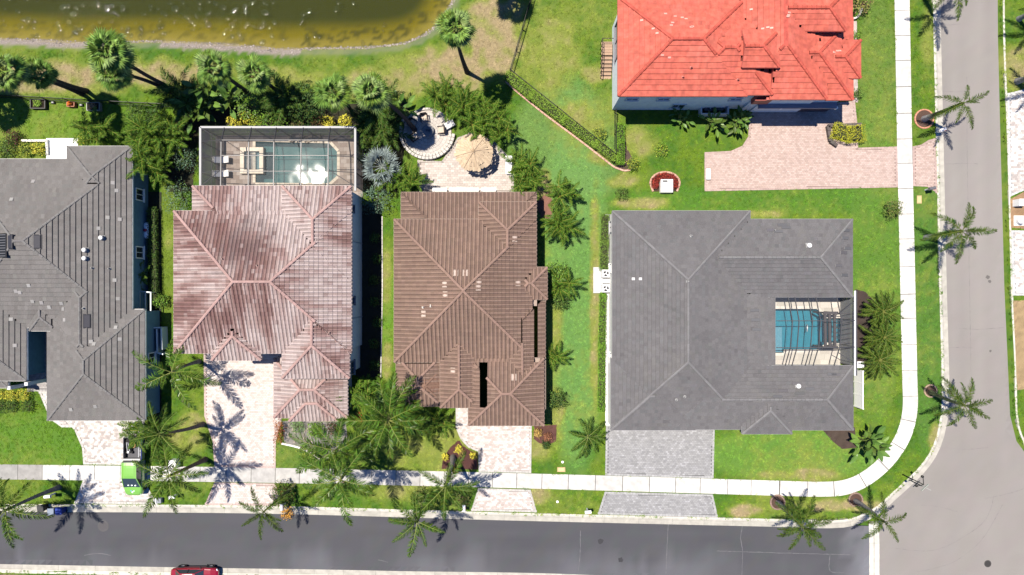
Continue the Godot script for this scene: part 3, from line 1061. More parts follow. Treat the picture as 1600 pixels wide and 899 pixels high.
func house_pink() -> void:
	var o := thing("house", "two storey house with mottled pink barrel-tile roof and caged pool behind", "house", W(410, 450))
	var vs := [vol(272, 330, 549, 552, 5.95, 0.42, 0.3), vol(441, 291, 549, 440, 5.95, 0.42, 0.3), vol(301, 291, 549, 400, 5.55, 0.19, 0.3), vol(441, 440, 546, 591, 5.95, 0.42, 0.3), vol(331, 470, 408, 563, 5.95, 0.42, 0.3), vol(428, 560, 543, 653, 3.1, 0.42, 0.3), vol(452, 600, 528, 658, 3.1, 0.42, 0.3)]
	var dark := Color(0.15, 0.075, 0.068)
	var palette := func(x, z, side):
		# weathering runs down the slope in streaks
		var sx: float = x * (1.5 if side % 2 == 0 else 0.35)
		var sz: float = z * (0.35 if side % 2 == 0 else 1.5)
		var a := n_fine.get_noise_2d(sx, sz) * 0.9 + n_mid.get_noise_2d(x * 0.6, z * 0.6) * 0.9 + n_big.get_noise_2d(x * 1.3, z * 1.3) * 0.6
		var c := Color(0.31, 0.21, 0.195)
		c = c.lerp(Color(0.44, 0.365, 0.35), clampf(a * 1.6 + 0.5, 0, 0.95))
		c = c.lerp(dark, clampf(-a * 1.4 - 0.3, 0, 0.8))
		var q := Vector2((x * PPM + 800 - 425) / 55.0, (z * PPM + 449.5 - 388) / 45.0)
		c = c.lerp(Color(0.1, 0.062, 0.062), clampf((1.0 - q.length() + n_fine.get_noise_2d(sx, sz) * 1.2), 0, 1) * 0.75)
		var s := rng.randf()
		if s < 0.07:
			c = c.lerp(Color(0.46, 0.38, 0.365), R(0.15, 0.5))
		elif s > 0.9:
			c = c.lerp(dark, R(0.15, 0.5))
		return shade(c, 0.07)
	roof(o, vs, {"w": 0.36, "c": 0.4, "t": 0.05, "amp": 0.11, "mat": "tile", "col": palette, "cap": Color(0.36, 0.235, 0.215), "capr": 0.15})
	walls(o, vs, Color(0.42, 0.5, 0.53), Color(0.3, 0.25, 0.24))
	var e: float = vs[0].x1 - 0.3
	window(o, Vector3(e, 4.4, W(0, 326, 4.4).z), 0.7, 1.0, SKYDIRS.E, Color(0.08, 0.1, 0.12))
	window(o, Vector3(e, 4.2, W(0, 470, 4.2).z), 0.8, 1.1, SKYDIRS.E, Color(0.1, 0.12, 0.15))
	window(o, Vector3(vs[3].x1 - 0.31, 3.6, W(0, 575, 3.6).z), 1.4, 1.5, SKYDIRS.E, Color(0.1, 0.12, 0.15))
	var g := Geo.new()
	for py in [378, 497]:
		g.box(T(Vector3(e + 0.03, 2.9, W(0, py, 3.0).z)), Vector3(0.07, 5.7, 0.09), Color(0.2, 0.27, 0.32))
	put(g, "downpipe", M.paint, o)
	for px in [340, 380, 430, 480, 520]:
		window(o, Vector3(W(px, 0, 2).x, 1.5, vs[2].z0 + 0.305), 1.9, 2.2, SKYDIRS.N, Color(0.5, 0.5, 0.48))
	window(o, Vector3(W(370, 0, 4.3).x, 4.3, vs[4].z1 - 0.3), 1.6, 1.5, SKYDIRS.S, Color(0.5, 0.5, 0.48))
	window(o, Vector3(W(495, 0, 4.6).x, 4.6, vs[3].z1 - 0.3), 2.0, 1.4, SKYDIRS.S, Color(0.5, 0.5, 0.48))
	door(o, Vector3(W(372, 0, 1).x, 1.2, vs[4].z1 - 0.28), 2.6, 2.4, SKYDIRS.S, Color(0.35, 0.3, 0.27))
	window(o, Vector3(W(490, 0, 1.6).x, 1.6, vs[6].z1 - 0.3), 1.8, 1.5, SKYDIRS.S, Color(0.5, 0.5, 0.48))
	door(o, Vector3(vs[5].x0 + 0.28, 1.15, W(0, 606, 1).z), 4.2, 2.3, SKYDIRS.W, Color(0.4, 0.36, 0.33))
	vents(o, vs, [[348, 405], [402, 415], [515, 520]], "plumbing_vent", Vector3.ONE, Color(0.2, 0.13, 0.12))

func house_brown() -> void:
	var o := thing("house", "brown barrel-tiled house between the pink and dark grey roofed houses", "house", W(735, 480))
	var vs := [vol(616, 343, 838, 566, 3.3, 0.4), vol(627, 301, 838, 480, 2.95, 0.115), vol(748, 316, 838, 440, 3.3, 0.4), vol(688, 480, 748, 637, 3.32, 0.4), vol(619, 556, 690, 635, 3.0, 0.4), vol(732, 560, 850, 665, 3.3, 0.4), vol(800, 418, 855, 468, 3.3, 0.4), vol(780, 464, 852, 640, 3.0, 0.4, 0.3)]
	var hole := func(x0, y0, x1, y1, h):
		var a := W(x0, y0, h)
		var b := W(x1, y1, h)
		return Rect2(a.x, a.z, b.x - a.x, b.z - a.z)
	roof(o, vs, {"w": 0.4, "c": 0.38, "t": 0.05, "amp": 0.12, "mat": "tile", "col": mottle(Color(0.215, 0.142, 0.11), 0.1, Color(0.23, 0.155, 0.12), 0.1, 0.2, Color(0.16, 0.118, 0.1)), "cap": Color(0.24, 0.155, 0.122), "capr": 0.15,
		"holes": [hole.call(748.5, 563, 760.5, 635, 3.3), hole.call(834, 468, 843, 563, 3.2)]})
	walls(o, vs, Color(0.3, 0.27, 0.23), Color(0.2, 0.15, 0.125))
	vents(o, vs, [[712, 427], [727, 427], [804, 373], [809, 442], [695, 444], [696, 461], [708, 580], [748, 441], [803, 590], [747, 449], [662, 491]], "roof_vent", Vector3(0.34, 0.06, 0.5), Color(0.34, 0.27, 0.23))
	vents(o, vs, [[661, 480], [673, 478]], "plumbing_vent", Vector3.ONE, Color(0.45, 0.42, 0.38))
	# the small fan-shaped turret roof over the entry window
	var c := W(663, 604, 3.9)
	var g := Geo.new()
	for k in 8:
		var a := TAU * k / 8.0
		var b := TAU * (k + 1) / 8.0
		var r := 1.75
		for s in 5:
			var r0 := r * (1.0 - s / 5.0)
			var r1 := r * (1.0 - (s + 1) / 5.0)
			var y0 := 3.02 + 0.85 * s / 5.0
			var y1 := 3.02 + 0.85 * (s + 1) / 5.0
			var col := shade(Color(0.165, 0.095, 0.068), 0.1)
			g.quad(Vector3(c.x + cos(b) * r0, y0 + 0.05, c.z + sin(b) * r0), Vector3(c.x + cos(a) * r0, y0 + 0.05, c.z + sin(a) * r0), Vector3(c.x + cos(a) * r1, y1, c.z + sin(a) * r1), Vector3(c.x + cos(b) * r1, y1, c.z + sin(b) * r1), col)
		g.bar(Vector3(c.x, 3.94, c.z), Vector3(c.x + cos(a) * r, 3.12, c.z + sin(a) * r), 0.14, 0.1, Color(0.2, 0.118, 0.085))
	put(g, "turret_roof", M.tile, o)
	door(o, Vector3(W(791, 0, 1).x, 1.15, vs[5].z1 - 0.39), 4.8, 2.3, SKYDIRS.S, Color(0.45, 0.4, 0.34))
	window(o, Vector3(W(718, 0, 1.6).x, 1.6, vs[3].z1 - 0.39), 1.6, 1.6, SKYDIRS.S, Color(0.5, 0.48, 0.44))
	window(o, Vector3(W(655, 0, 1.6).x, 1.6, vs[4].z1 - 0.39), 1.8, 1.5, SKYDIRS.S, Color(0.5, 0.48, 0.44))
	for px in [660, 720, 790]:
		window(o, Vector3(W(px, 0, 1.5).x, 1.4, vs[1].z0 + 0.39), 2.2, 2.1, SKYDIRS.N, Color(0.5, 0.5, 0.48))
	for py in [360, 400, 520]:
		window(o, Vector3(vs[0].x1 - 0.37, 1.7, W(0, py, 1.7).z), 1.1, 1.3, SKYDIRS.E, Color(0.4, 0.38, 0.35))
	# white screen lanai frame on the garden side
	g = Geo.new()
	var z := W(0, 296.5, 2.4).z
	for q in [[676, 698], [702, 748], [752, 775]]:
		var xa := W(q[0], 0, 2.4).x
		var xb := W(q[1], 0, 2.4).x
		g.bar(Vector3(xa, 2.4, z), Vector3(xb, 2.4, z), 0.34, 0.1, Color(0.62, 0.62, 0.6))
		g.bar(Vector3(xa, 0, z), Vector3(xa, 2.35, z), 0.1, 0.1, Color(0.6, 0.6, 0.58))
		g.bar(Vector3(xb, 0, z), Vector3(xb, 2.35, z), 0.1, 0.1, Color(0.6, 0.6, 0.58))
	put(g, "lanai_frame", M.paint, o)

func house_dark() -> void:
	var o := thing("house", "dark grey tiled corner house with white wall and pool court", "house", W(1140, 500))
	var vs := [vol(957, 330, 1172, 669, 3.3, 0.4, 0.12), vol(955, 560, 1087, 672, 3.3, 0.4, 0.12), vol(1035, 343, 1332, 464, 3.3, 0.4, 0.2), vol(1045, 572, 1333, 671, 3.3, 0.4, 0.2), vol(1160, 594, 1237, 678, 3.5, 0.4, 0.3), vol(1120, 420, 1211, 590, 3.25, 0.075, 0.25), vol(1237, 590, 1333, 672, 3.305, 0.4, 0.25)]
	roof(o, vs, {"w": 0.36, "c": 0.36, "t": 0.08, "amp": 0.0, "mat": "tile", "col": mottle(Color(0.112, 0.109, 0.113), 0.1, Color(0.092, 0.09, 0.094), 0.05, 0.3, Color(0.145, 0.137, 0.132), 0.8), "cap": Color(0.165, 0.162, 0.165), "capr": 0.14})
	walls(o, vs, Color(0.66, 0.66, 0.63), Color(0.2, 0.2, 0.21))
	vents(o, vs, [[990, 436], [1001, 436]], "roof_tile", Vector3(0.3, 0.05, 0.25), Color(0.5, 0.5, 0.5))
	vents(o, vs, [[1263, 384], [1246, 603]], "turbine_vent", Vector3.ONE, Color(0.52, 0.52, 0.52))
	vents(o, vs, [[1210, 360], [1075, 440], [1057, 625], [1070, 620], [1080, 369]], "plumbing_vent", Vector3.ONE, Color(0.2, 0.2, 0.2))
	# darker replaced tiles on the east wings
	vents(o, vs, [[1222, 352], [1228, 356], [1216, 362], [1205, 360], [1180, 500], [1179, 485], [1182, 515], [1322, 360], [1320, 372], [1324, 388], [1318, 395], [1319, 430], [1310, 415], [1300, 585], [1306, 586], [1250, 615], [1265, 608], [1215, 620], [1223, 611], [1245, 600]], "roof_tile", Vector3(0.9, 0.03, 0.3), Color(0.078, 0.076, 0.08))
	door(o, Vector3(W(1021, 0, 1).x, 1.15, vs[1].z1 - 0.11), 4.9, 2.3, SKYDIRS.S, Color(0.6, 0.6, 0.58))
	door(o, Vector3(W(1120, 0, 1).x, 1.15, vs[0].z1 - 0.1), 2.6, 2.3, SKYDIRS.S, Color(0.6, 0.6, 0.58))
	window(o, Vector3(W(1200, 0, 1.6).x, 1.6, vs[4].z1 - 0.28), 1.7, 1.8, SKYDIRS.S, Color(0.6, 0.6, 0.58))
	window(o, Vector3(vs[0].x0 + 0.12, 1.7, W(0, 355, 1.7).z), 1.2, 1.3, SKYDIRS.W, Color(0.25, 0.25, 0.26))
	for py in [420, 560]:
		window(o, Vector3(vs[0].x0 + 0.12, 1.7, W(0, py, 1.7).z), 1.0, 1.2, SKYDIRS.W, Color(0.5, 0.5, 0.5))
	window(o, Vector3(vs[5].x1 - 0.22, 1.3, W(0, 500, 1.3).z), 3.4, 2.2, SKYDIRS.E, Color(0.5, 0.5, 0.48))
	window(o, Vector3(W(1270, 0, 1.5).x, 1.5, vs[2].z1 - 0.18), 2.6, 2.0, SKYDIRS.S, Color(0.5, 0.5, 0.48))

func house_red() -> void:
	var o := thing("house", "two storey house with bright red tile roof and white walls", "house", W(1150, 60))
	var p := 0.43
	var vs := [vol(966, -5, 1168, 150, 6.6, p), vol(1060, 19, 1207, 148, 6.6, p), vol(1140, -65, 1292, 155, 6.35, p), vol(1180, 27, 1333, 156, 5.6, p), vol(1160, 47, 1218, 105, 7.9, p, 0.3, false), vol(1270, 63, 1345, 122, 5.9, p, 0.3), vol(1195, -14, 1322, 48, 7.5, p, 0.3), vol(1240, -60, 1332, 70, 5.6, p)]
	vs[2].dmax = 4.4
	vs[2].wall = false
	vs[4].gable_west = true
	var ha := W(1100, 96, 7.2)
	var hb := W(1208, 170, 7.2)
	vs[2].hole = Rect2(ha.x, ha.z, hb.x - ha.x, hb.z - ha.z)
	var gg := Geo.new()   # the step where the higher garage wing meets the main roof
	var zs: float = vs[2].z1
	gg.quad(Vector3(hb.x, 6.2, zs), Vector3(hb.x, 6.2, ha.z), Vector3(hb.x, vs[2].high(hb.x + 0.1, ha.z), ha.z), Vector3(hb.x, vs[2].h, zs), Color(0.36, 0.085, 0.065))
	put(gg, "step_wall", M.stucco, o)
	gg = Geo.new()
	gg.box(T(Vector3((hb.x + vs[2].x1) / 2, 3.0, (vs[2].z0 + vs[2].z1) / 2)), Vector3(vs[2].x1 - hb.x - 0.5, 6.4, vs[2].z1 - vs[2].z0 - 0.8), Color(0.6, 0.66, 0.7), false)
	put(gg, "wall", M.stucco, o)
	roof(o, vs, {"w": 0.42, "c": 0.46, "t": 0.075, "amp": 0.0, "mat": "redtile", "col": mottle(Color(0.43, 0.1, 0.07), 0.09, Color(0.37, 0.088, 0.064), 0.12, 0.3, Color(0.46, 0.15, 0.115)), "cap": Color(0.39, 0.078, 0.055), "capr": 0.17})
	walls(o, vs, Color(0.6, 0.66, 0.7), Color(0.36, 0.085, 0.065))
	vents(o, vs, [[1066, 28], [1072, 30], [1055, 26], [1051, 36], [1049, 40], [1080, 43], [1082, 42], [1233, 20], [1231, 26], [1232, 24], [1303, 82], [1308, 80], [1312, 80], [1192, 45], [1200, 43], [1206, 44], [1174, 15], [1040, 22], [1003, 32], [1021, 45], [1027, 52], [1046, 90], [1035, 86]], "roof_tile", Vector3(0.3, 0.03, 0.18), Color(0.5, 0.22, 0.18))
	vents(o, vs, [[1067, 121], [1153, 125], [1080, 106]], "plumbing_vent", Vector3.ONE, Color(0.33, 0.1, 0.08))
	var s: float = vs[0].z1 - 0.4
	for q in [[988, 161], [1037, 160], [1150, 156]]:
		window(o, Vector3(W(q[0], 0, 4.2).x, 4.2, s + 0.0), 1.25, 0.7, SKYDIRS.S, Color(0.45, 0.48, 0.5))
	window(o, Vector3(W(1060, 0, 1.6).x, 1.6, s), 1.4, 1.4, SKYDIRS.S, Color(0.45, 0.48, 0.5))
	# the dark garage front under its own little tiled apron
	var gz: float = vs[3].z1
	var g := Geo.new()
	for k in 3:
		var c := W(1202 + k * 36, 0, 1.4)
		door(o, Vector3(c.x + 0.6, 1.3, gz - 0.36), 2.35, 2.5, SKYDIRS.S, Color(0.05, 0.04, 0.055))
	g.box(T(Vector3((vs[3].x0 + vs[3].x1) / 2 + 0.4, 3.1, gz - 0.12)), Vector3(vs[3].x1 - vs[3].x0 - 1.6, 0.25, 0.62), Color(0.16, 0.17, 0.21))
	put(g, "garage_canopy", M.paint, o)
	g = Geo.new()
	g.box(T(Vector3(W(1188, 0, 4).x, 4.6, s + 0.15)), Vector3(1.6, 1.9, 0.5), Color(0.2, 0.03, 0.025))
	put(g, "dormer_side", M.paint, o)
	for px in [1221, 1307]:
		g = Geo.new()
		g.lathe([[0.02, 0.0], [0.14, 0.03], [0.16, 0.3], [0.05, 0.36]], 10, T(Vector3(W(px, 0, 3).x, 2.75, gz + 0.08)), Color(0.75, 0.75, 0.72))
		put(g, "wall_lamp", M.paint, o)
	# west wall: tall dark window and the steel deck outside it
	window(o, Vector3(vs[0].x0 + 0.4, 3.6, W(0, 62, 3.6).z), 3.6, 2.6, SKYDIRS.W, Color(0.12, 0.12, 0.14))
	var d := thing("deck", "brown wooden deck with steps and black rails against the white wall", "deck", W(946, 96))
	var x0 := W(938, 0).x
	var x1 := W(955, 0).x
	var z0 := W(0, 70).z
	var y := 0.9
	for k in 5:
		g = Geo.new()
		g.cham(T(Vector3((x0 + x1) / 2, y, z0 + 0.14 + k * 0.28)), Vector3(x1 - x0, 0.05, 0.265), 0.01, shade(Color(0.34, 0.23, 0.16), 0.12))
		put(g, "plank", M.stone, d)
	for k in 6:
		g = Geo.new()
		y -= 0.15
		g.cham(T(Vector3((x0 + x1) / 2, y, z0 + 1.62 + k * 0.36)), Vector3(x1 - x0, 0.05, 0.33), 0.01, shade(Color(0.34, 0.23, 0.16), 0.12))
		put(g, "step", M.stone, d)
		g = Geo.new()
		g.box(T(Vector3((x0 + x1) / 2, y + 0.07, z0 + 1.46 + k * 0.36)), Vector3(x1 - x0, 0.12, 0.03), Color(0.05, 0.035, 0.03))
		put(g, "riser", M.stone, d)
	g = Geo.new()
	var bl := Color(0.02, 0.015, 0.015)
	g.bar(Vector3(x0, 1.85, z0), Vector3(x1, 1.85, z0), 0.06, 0.06, bl)
	g.bar(Vector3(x0, 1.85, z0), Vector3(x0, 1.85, z0 + 1.45), 0.06, 0.06, bl)
	g.bar(Vector3(x0, 1.85, z0 + 1.45), Vector3(x0, 0.95, z0 + 3.6), 0.06, 0.06, bl)
	for k in 8:
		g.bar(Vector3(x0, 0.0, z0 + k * 0.5), Vector3(x0, 1.85 if k < 3 else 1.85 - (k - 2.9) * 0.2, z0 + k * 0.5), 0.05, 0.05, bl)
	put(g, "railing", M.metal, d)

func house_beyond() -> void:
	for q in [[1605, 500]]:
		pass

# ---------------------------------------------------------------- vegetation
var fronds := {}

func leaf_col(base: Color) -> Color:
	var k := R(0.55, 1.5) * (1.45 if rng.randf() < 0.12 else 1.0)
	var y := R(-0.012, 0.022)
	return Color(clampf(base.r * k + y, 0.004, 1), clampf(base.g * k + y * 0.6, 0.006, 1), clampf(base.b * k, 0.003, 1))

func feather(len: float, pairs: int, ll: float, lw: float, droop: float, base: Color, rib: Color, hang := 0.5, plume := 0.0) -> ArrayMesh:
	# a pinnate frond along +x: a curving rib with a rank of leaflets on either side
	var g := Geo.new()
	var n := 12
	var pts := PackedVector3Array()
	var rad := PackedFloat32Array()
	var p := Vector3.ZERO
	var sway := R(-0.22, 0.22)
	for i in n + 1:
		var s := float(i) / n
		pts.append(p)
		rad.append(lerpf(0.045, 0.008, s))
		var a := -droop * pow(s, 1.4)
		p += Vector3(cos(a) * cos(sway * s), sin(a), cos(a) * sin(sway * s)) * len / n
	g.tube(pts, rad, 4, [rib])
	for k in pairs:
		var s := 0.13 + 0.87 * (k + 0.5) / pairs
		var f := s * n
		var i := mini(int(f), n - 1)
		var at := pts[i].lerp(pts[i + 1], f - i)
		var t := (pts[i + 1] - pts[i]).normalized()
		var w := t.cross(Vector3.UP).normalized()
		var up := w.cross(t)
		var l := ll * pow(sin(PI * clampf(0.16 + 0.8 * s, 0, 1)), 0.6) * R(0.85, 1.1)
		for side in [-1.0, 1.0]:
			if rng.randf() < 0.03:
				continue
			var sweep := lerpf(0.35, 1.05, s) + R(-0.12, 0.12)
			var ph := R(-0.25, 1.15) * plume
			var d: Vector3 = (w * side * cos(ph) + up * sin(ph)) * cos(sweep) + t * sin(sweep)
			var rise := R(0.05, 0.4)
			var mid: Vector3 = at + d * l * 0.5 + up * l * rise * 0.5
			var tip: Vector3 = at + d * l * 0.96 + up * l * (rise * 0.4 - hang * R(0.4, 1.0)) * 0.6 + Vector3.DOWN * l * hang * 0.2
			var tw := R(-0.85, 0.85)
			var b: Vector3 = (t * cos(tw) + up * sin(tw)) * lw * 0.5
			var c := leaf_col(base)
			g.quad(at - b * 0.6, at + b * 0.6, mid + b, mid - b, c)
			g.tri(mid - b, mid + b, tip, c * Color(1.06, 1.06, 1.0))
	return g.mesh()

func fan(r: float, base: Color) -> ArrayMesh:
	# a costapalmate leaf along +x: a stalk and a pleated fan whose rays split and droop at the tips
	var g := Geo.new()
	var st := PackedVector3Array()
	for i in 5:
		st.append(Vector3(r * 0.95 * i / 4.0, -0.02 * i * i * 0.12, 0))
	g.tube(st, PackedFloat32Array([0.04, 0.035, 0.03, 0.025, 0.02]), 4, [Color(0.12, 0.15, 0.05)])
	var c := st[4]
	var rays := 19
	for k in rays:
		var a := lerpf(-1.95, 1.95, float(k) / (rays - 1))
		var da := 3.9 / (rays - 1) * 0.52
		var l := r * (0.95 - 0.18 * absf(a) / 1.95) * R(0.9, 1.06)
		var col := leaf_col(base)
		var d := Vector3(cos(a), 0, sin(a))
		var e0 := Vector3(cos(a - da), 0, sin(a - da))
		var e1 := Vector3(cos(a + da), 0, sin(a + da))
		var m := c + d * l * 0.62 + Vector3.UP * (0.05 * r - 0.1 * r * absf(sin(a)))
		var lo := Vector3.DOWN * (0.06 * r + 0.1 * r * absf(sin(a)))
		g.tri(c, c + e0 * l * 0.6 + lo * 0.6, m, col)
		g.tri(c, m, c + e1 * l * 0.6 + lo * 0.6, col * Color(0.86, 0.86, 0.86))
		var tip := c + d * l * 0.98 + Vector3.DOWN * r * R(0.12, 0.4)
		g.tri(c + e0 * l * 0.6 + lo * 0.6, tip, m, col)
		g.tri(m, tip, c + e1 * l * 0.6 + lo * 0.6, col)
	return g.mesh()

func kinds_of_frond() -> void:
	var rib := Color(0.17, 0.2, 0.055)
	var sets := {
		"royal": [6, 3.6, 54, 0.68, 0.078, 0.95, Color(0.032, 0.066, 0.009), rib, 0.5, 0.75],
		"street": [6, 3.2, 70, 0.6, 0.062, 0.85, Color(0.03, 0.058, 0.008), Color(0.08, 0.095, 0.02), 0.35, 1.0],
		"coco": [6, 4.4, 50, 0.92, 0.1, 1.0, Color(0.035, 0.074, 0.009), Color(0.17, 0.19, 0.05), 0.6, 0.45],
		"areca": [6, 2.4, 34, 0.56, 0.08, 0.95, Color(0.042, 0.088, 0.01), Color(0.2, 0.2, 0.04), 0.35, 0.2],
		"dark": [4, 3.0, 30, 0.7, 0.1, 1.0, Color(0.032, 0.065, 0.012), Color(0.12, 0.13, 0.045), 0.5, 0.2],
		"robel": [5, 1.9, 44, 0.36, 0.05, 0.9, Color(0.034, 0.064, 0.009), Color(0.12, 0.13, 0.035), 0.3, 0.5],
		"dead": [2, 2.6, 26, 0.55, 0.06, 1.4, Color(0.2, 0.13, 0.045), Color(0.25, 0.18, 0.08), 0.8, 0.3],
	}
	for k in sets:
		var s: Array = sets[k]
		fronds[k] = []
		for i in s[0]:
			fronds[k].append(feather(s[1], s[2], s[3], s[4], s[5], s[6], s[7], s[8], s[9]))
	fronds["fan"] = []
	for i in 4:
		fronds.fan.append(fan(0.95, [Color(0.12, 0.2, 0.045), Color(0.08, 0.15, 0.03), Color(0.1, 0.17, 0.03), Color(0.15, 0.21, 0.07)][i]))
	fronds["oldfan"] = [fan(0.9, Color(0.19, 0.15, 0.07)), fan(0.85, Color(0.13, 0.12, 0.05))]
	fronds["silver"] = []
	for i in 4:
		var g := Geo.new()
		g.tube(PackedVector3Array([Vector3.ZERO, Vector3(0.6, 0, 0), Vector3(1.1, -0.03, 0)]), PackedFloat32Array([0.05, 0.04, 0.03]), 4, [Color(0.2, 0.23, 0.21)])
		for k in 15:
			var a := lerpf(-1.5, 1.5, k / 14.0) + R(-0.05, 0.05)
			var d := Vector3(cos(a), R(-0.05, 0.2), sin(a))
			var w := Vector3(-sin(a), 0, cos(a)) * 0.055
			var l := R(0.9, 1.25) * (1.0 - 0.15 * absf(a))
			var c := Vector3(1.1, -0.03, 0)
			var col := shade(Color(0.13, 0.16, 0.155), 0.45)
			g.quad(c, c + d * l * 0.5 - w, c + d * l * 0.5 + Vector3.UP * 0.03, c, col)
			g.quad(c, c + d * l * 0.5 + Vector3.UP * 0.03, c + d * l * 0.5 + w, c, col * Color(0.75, 0.75, 0.75))
			g.tri(c + d * l * 0.5 - w, c + d * l + Vector3.DOWN * R(0.02, 0.25), c + d * l * 0.5 + w, col)
		fronds.silver.append(g.mesh())
	# broad paddle leaves (bird of paradise, philodendron)
	fronds["paddle"] = []
	for i in 4:
		var g := Geo.new()
		var base := Color(0.06, 0.11, 0.022)
		var l := 2.3
		g.tube(PackedVector3Array([Vector3.ZERO, Vector3(0.5, 0.03, 0), Vector3(1.0, 0.0, 0)]), PackedFloat32Array([0.04, 0.03, 0.025]), 4, [Color(0.12, 0.16, 0.04)])
		var cc := leaf_col(base)
		for k in 7:
			var s0 := k / 7.0
			var s1 := (k + 1) / 7.0
			var w0 := 0.32 * sin(PI * (0.06 + 0.92 * s0))
			var w1 := 0.32 * sin(PI * (0.06 + 0.92 * s1))
			var a := Vector3(0.9 + l * 0.6 * s0, -0.35 * s0 * s0, 0)
			var b := Vector3(0.9 + l * 0.6 * s1, -0.35 * s1 * s1, 0)
			for sd in [-1.0, 1.0]:
				var cut := R(0.82, 1.0)
				g.quad(a, b, b + Vector3(0, 0.09, sd * w1 * cut), a + Vector3(0, 0.09, sd * w0), cc if sd > 0 else cc * Color(0.88, 0.88, 0.88))
		fronds.paddle.append(g.mesh())

func put_frond(o: Node3D, kind: String, at: Vector3, az: float, elev: float, size := 1.0, roll := 0.0, called := "frond", m := "leaf") -> void:
	var list: Array = fronds[kind]
	var f := MeshInstance3D.new()
	f.mesh = list[rng.randi() % list.size()]
	f.material_override = M[m]
	f.name = called
	f.transform = Transform3D((Basis(Vector3.UP, az) * Basis(Vector3.BACK, elev) * Basis(Vector3.RIGHT, roll)).scaled(Vector3.ONE * size), at)
	o.add_child(f, true)

func trunk(o: Node3D, top: Vector3, r0: float, r1: float, col: Color, bow := 0.15, called := "trunk", sides := 10) -> void:
	var pts := PackedVector3Array()
	var rad := PackedFloat32Array()
	var cols := []
	var n := maxi(8, int(top.length() / 0.22))
	var side := Vector3(R(-1, 1), 0, R(-1, 1)).normalized() * bow
	for i in n + 1:
		var s := float(i) / n
		pts.append(Vector3(top.x * pow(s, 1.15), top.y * s - 0.08 * (1 - s), top.z * pow(s, 1.15)) + side * sin(PI * s))
		rad.append(lerpf(r0, r1, s) * (1.0 + (0.45 * pow(1.0 - s, 6))) * (1.0 + (0.06 if i % 2 else -0.03)))
		var cc := col
		if col.r > 0.29:   # pale swollen foot, green stem above
			cc = (col * Color(1.35, 1.4, 1.5)).lerp(Color(0.1, 0.115, 0.035), smoothstep(0.12, 0.4, s))
		cols.append(shade(cc, 0.12) * (Color(0.78, 0.78, 0.78) if i % 2 else Color.WHITE))
	var g := Geo.new()
	g.tube(pts, rad, sides, cols)
	put(g, called, M.bark, o, true)

# base and crown: plan positions; the crown's is that of its heart as surveyed from above at height h
func palm(called: String, label: String, base: Vector2, crown: Vector2, h: float, kind: String, count: int, size: float, group := "", o := {}) -> Node3D:
	var b := W(base.x, base.y)
	b.y = o.get("ground", 0.0)
	var c := W(crown.x, crown.y, h)
	var t := thing(called, label, "palm tree", b, group)
	var top := c - b
	var grey: Color = o.get("bark", Color(0.25, 0.235, 0.215))
	var r: float = o.get("r", 0.2)
	if kind == "fan":
		trunk(t, top, r, r * 0.72, grey, o.get("bow", 0.25))
		for k in count:
			var s := float(k) / count
			var el := lerpf(1.5, -0.8, pow(s, 0.75)) + R(-0.15, 0.15)
			put_frond(t, "fan" if s < 0.86 else "oldfan", top + Vector3(0, R(-0.2, 0.25), 0), k * 2.39996 + R(-0.2, 0.2), el, size * R(0.85, 1.12), R(-0.3, 0.3), "fan_leaf", "leaf")
		return t
	trunk(t, top - Vector3(0, 0.5 if kind == "royal" or kind == "street" else 0.0, 0), r, r * 0.6, grey, o.get("bow", 0.12))
	if kind == "royal" or kind == "street":
		var g := Geo.new()
		g.tube(PackedVector3Array([top - Vector3(0, 0.65, 0), top - Vector3(0, 0.4, 0), top - Vector3(0, 0.05, 0), top + Vector3(0, 0.2, 0)]), PackedFloat32Array([r * 0.62, r * 0.72, r * 0.55, r * 0.2]), 9, [Color(0.13, 0.19, 0.05)])
		put(g, "crownshaft", M.bark, t, true)
	var a0 := R(0, TAU)
	for k in count:
		var s := float(k) / count
		var el := lerpf(0.85, -0.3, s) + R(-0.1, 0.1)
		if o.get("flat", false):
			el = lerpf(0.42, -0.2, s)
		put_frond(t, kind, top + Vector3(0, 0.05 - 0.12 * s, 0), a0 + k * 2.39996 + R(-0.22, 0.22), el, size * R(0.82, 1.14) * (1.0 if s > 0.15 else 0.85), R(-0.35, 0.35), "frond", "gloss_leaf" if kind == "coco" else "leaf")
	if kind != "robel" and kind != "areca":
		put_frond(t, kind, top + Vector3(0, 0.1, 0), R(0, TAU), 1.35, size * 0.55, 0.0, "spear_leaf")
	for k in o.get("dead", 0):
		put_frond(t, "dead", top + Vector3(0, -0.25, 0), R(0, TAU), -0.7, size * 0.8, 0.0, "dry_frond")
	return t

